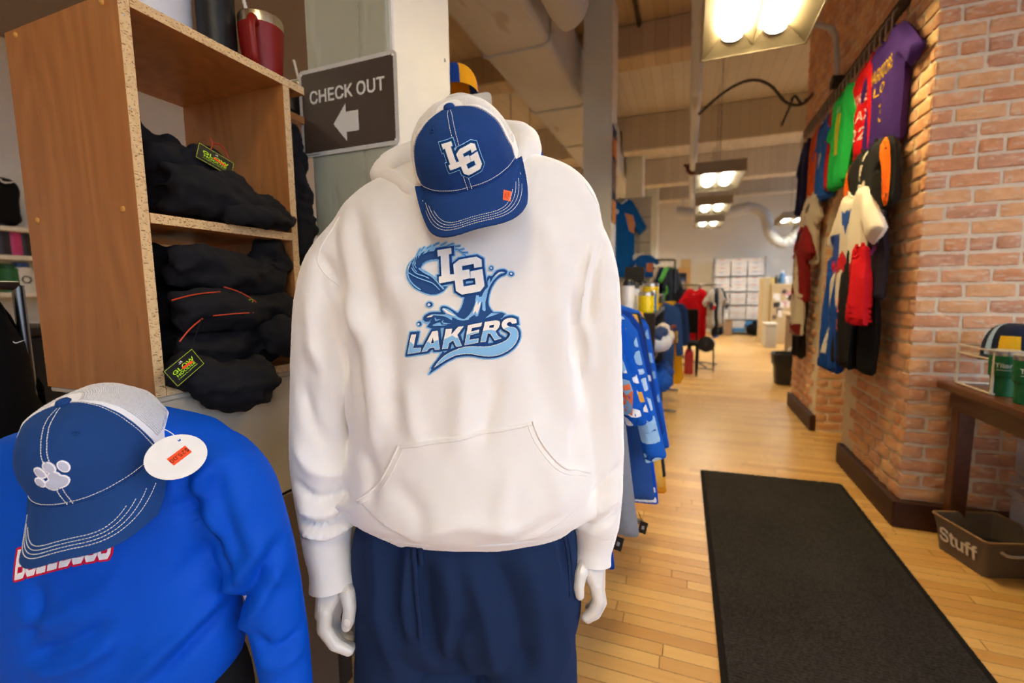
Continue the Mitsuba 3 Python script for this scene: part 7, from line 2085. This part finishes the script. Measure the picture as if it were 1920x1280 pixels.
add('lid', box(at(1433, 640, Y=q[1])[0], at(1458, 640, Y=q[1])[0], q[1] - .02, q[1] + .47, at(1445, 610, Y=q[1])[2], at(1445, 606, Y=q[1])[2], .006), 'paint', '#c6bfb0', parent=k)
k = thing('work_table', 'pale work table with papers jutting out in front of the tan cabinet', 'table')
t0_, t1_ = at(1450, 592, Y=10.2), at(1498, 600, Y=8.9)
zt_ = .78
add('tabletop', box(1.72, 3.2, 8.9, 10.2, zt_ - .04, zt_, .006), 'paint', '#c8b396', parent=k)
add('front_panel', box(1.78, 1.80, 8.98, 10.1, .02, zt_ - .04), 'paint', '#6f5846', parent=k)
for x, y in ((1.8, 8.95), (3.1, 8.95), (1.8, 10.1), (3.1, 10.1)): add('leg', box(x, x + .05, y, y + .05, 0, zt_ - .04), 'paint', '#4a3a2e', parent=k)
for i, (x, y, w_, d_, h_, col, lab) in enumerate(((1.95, 9.2, .3, .2, .10, '#b08a78', 'reddish box on the pale work table'), (2.0, 9.6, .22, .25, .14, '#d8d0c2', 'white paper pile on the pale work table'), (1.9, 9.9, .18, .2, .2, '#b79a70', 'tan carton on the pale work table'))):
    kk_ = thing('table_item', lab, 'box')
    add('body', box(x - w_ / 2, x + w_ / 2, y - d_ / 2, y + d_ / 2, zt_ + .001, zt_ + h_, .006), 'paint', col, parent=kk_)
    add('lid', box(x - w_ / 2 - .005, x + w_ / 2 + .005, y - d_ / 2 - .005, y + d_ / 2 + .005, zt_ + h_, zt_ + h_ + .012, .003), 'paint', col, parent=kk_)
cz = at(1447, 532, Y=11.6)[2]
for i, (u, r, h, col, lidc, lab) in enumerate(((1447, .06, .16, '#c8a84a', '#6a5a3a', 'mustard jar at the left on the tan cabinet'), (1456, .05, .20, '#3a3630', '#1a1a1a', 'dark bottle second from the left on the tan cabinet'), (1466, .055, .30, '#4f7fae', '#e8eef4', 'tall blue bottle on the tan cabinet'), (1474, .06, .18, '#d9dde2', '#b9c0c8', 'white tub right of the tall blue bottle'), (1482, .06, .20, '#c9cdd4', '#5a5f66', 'grey white bottle on the tan cabinet'), (1490, .045, .24, '#b9c4d2', '#8a96a8', 'pale bottle near the brick wall on the tan cabinet'), (1498, .06, .30, '#8fb0d0', '#d8e2ec', 'light blue bottle at the right on the tan cabinet'))):
    o = np.array([at(u, 530, Y=11.8)[0], 11.8, cz + .001])
    kk_ = thing('supply_bottle', lab, 'bottle')
    add('body', lathe([(0, 0), (r, 0), (r, h * .7), (r * .5, h * .82), (0, h * .82)], 20, o), 'gloss', col, parent=kk_, smooth=40)
    add('lid', lathe([(0, h * .82), (r * .48, h * .82), (r * .48, h), (0, h)], 20, o), 'plastic', lidc, parent=kk_, smooth=40)
k = thing('trash_can', 'black trash can with a folded liner at the end of the brick wall', 'trash can')
q = at(1468, 722, Z=0)
o = np.array([q[0] + .04, q[1] + .12, 0])
prof_ = [(.12, .001), (.125, .01), (.15, .36), (.155, .37), (.148, .37), (.12, .02), (0, .02)]
sq = lambda r, z: np.array([(o[0] + r * np.sign(math.cos(t)) * abs(math.cos(t)) ** .55, o[1] + r * np.sign(math.sin(t)) * abs(math.sin(t)) ** .55, z) for t in np.linspace(0, 2 * np.pi, 32, endpoint=False)])
add('body', loft([sq(r, z) for r, z in ((.12, .001), (.125, .012), (.15, .38), (.142, .38), (.118, .02))]), 'plastic', '#161311', parent=k, smooth=40)
ln = loft([sq(r, z) for r, z in ((.158, .26), (.165, .32), (.168, .39), (.155, .41), (.14, .39), (.13, .30))], caps=False)
add('liner', crumple(ln, .006, .04, 3), 'satin', '#14110f', True, parent=k)
k = thing('hanging_coat', 'dark coat hanging at the end of the brick wall', 'coat')
q = at(1500, 585, Y=5.6); q2 = at(1497, 668, Y=5.6)
m, _, _ = garment(LONG, .22, q[2] - q2[2] + .5, .09, 77, size=.04)
add('cloth', moved(m, faceM(1.20, 5.53, q[2] + .5)), 'felt', '#16110f', True, parent=k)
add('hook', tube(spline([(1.20, 5.46, q[2] + .50), (1.20, 5.52, q[2] + .49), (1.20, 5.55, q[2] + .51)], 10), .006, 8), 'steel', '#5a5148', 60, parent=k)
k = thing('white_block', 'small white block on the floor behind the trash can', 'box')
q = at(1487, 660, Y=7.3)
add('body', box(q[0] - .05, q[0] + .06, 7.28, 7.4, .001, q[2] + .04, .01), 'paint', '#cfc6b4', parent=k)
add('cap', box(q[0] - .04, q[0] + .05, 7.29, 7.39, q[2] + .04, q[2] + .06, .006), 'paint', '#bdb4a2', parent=k)
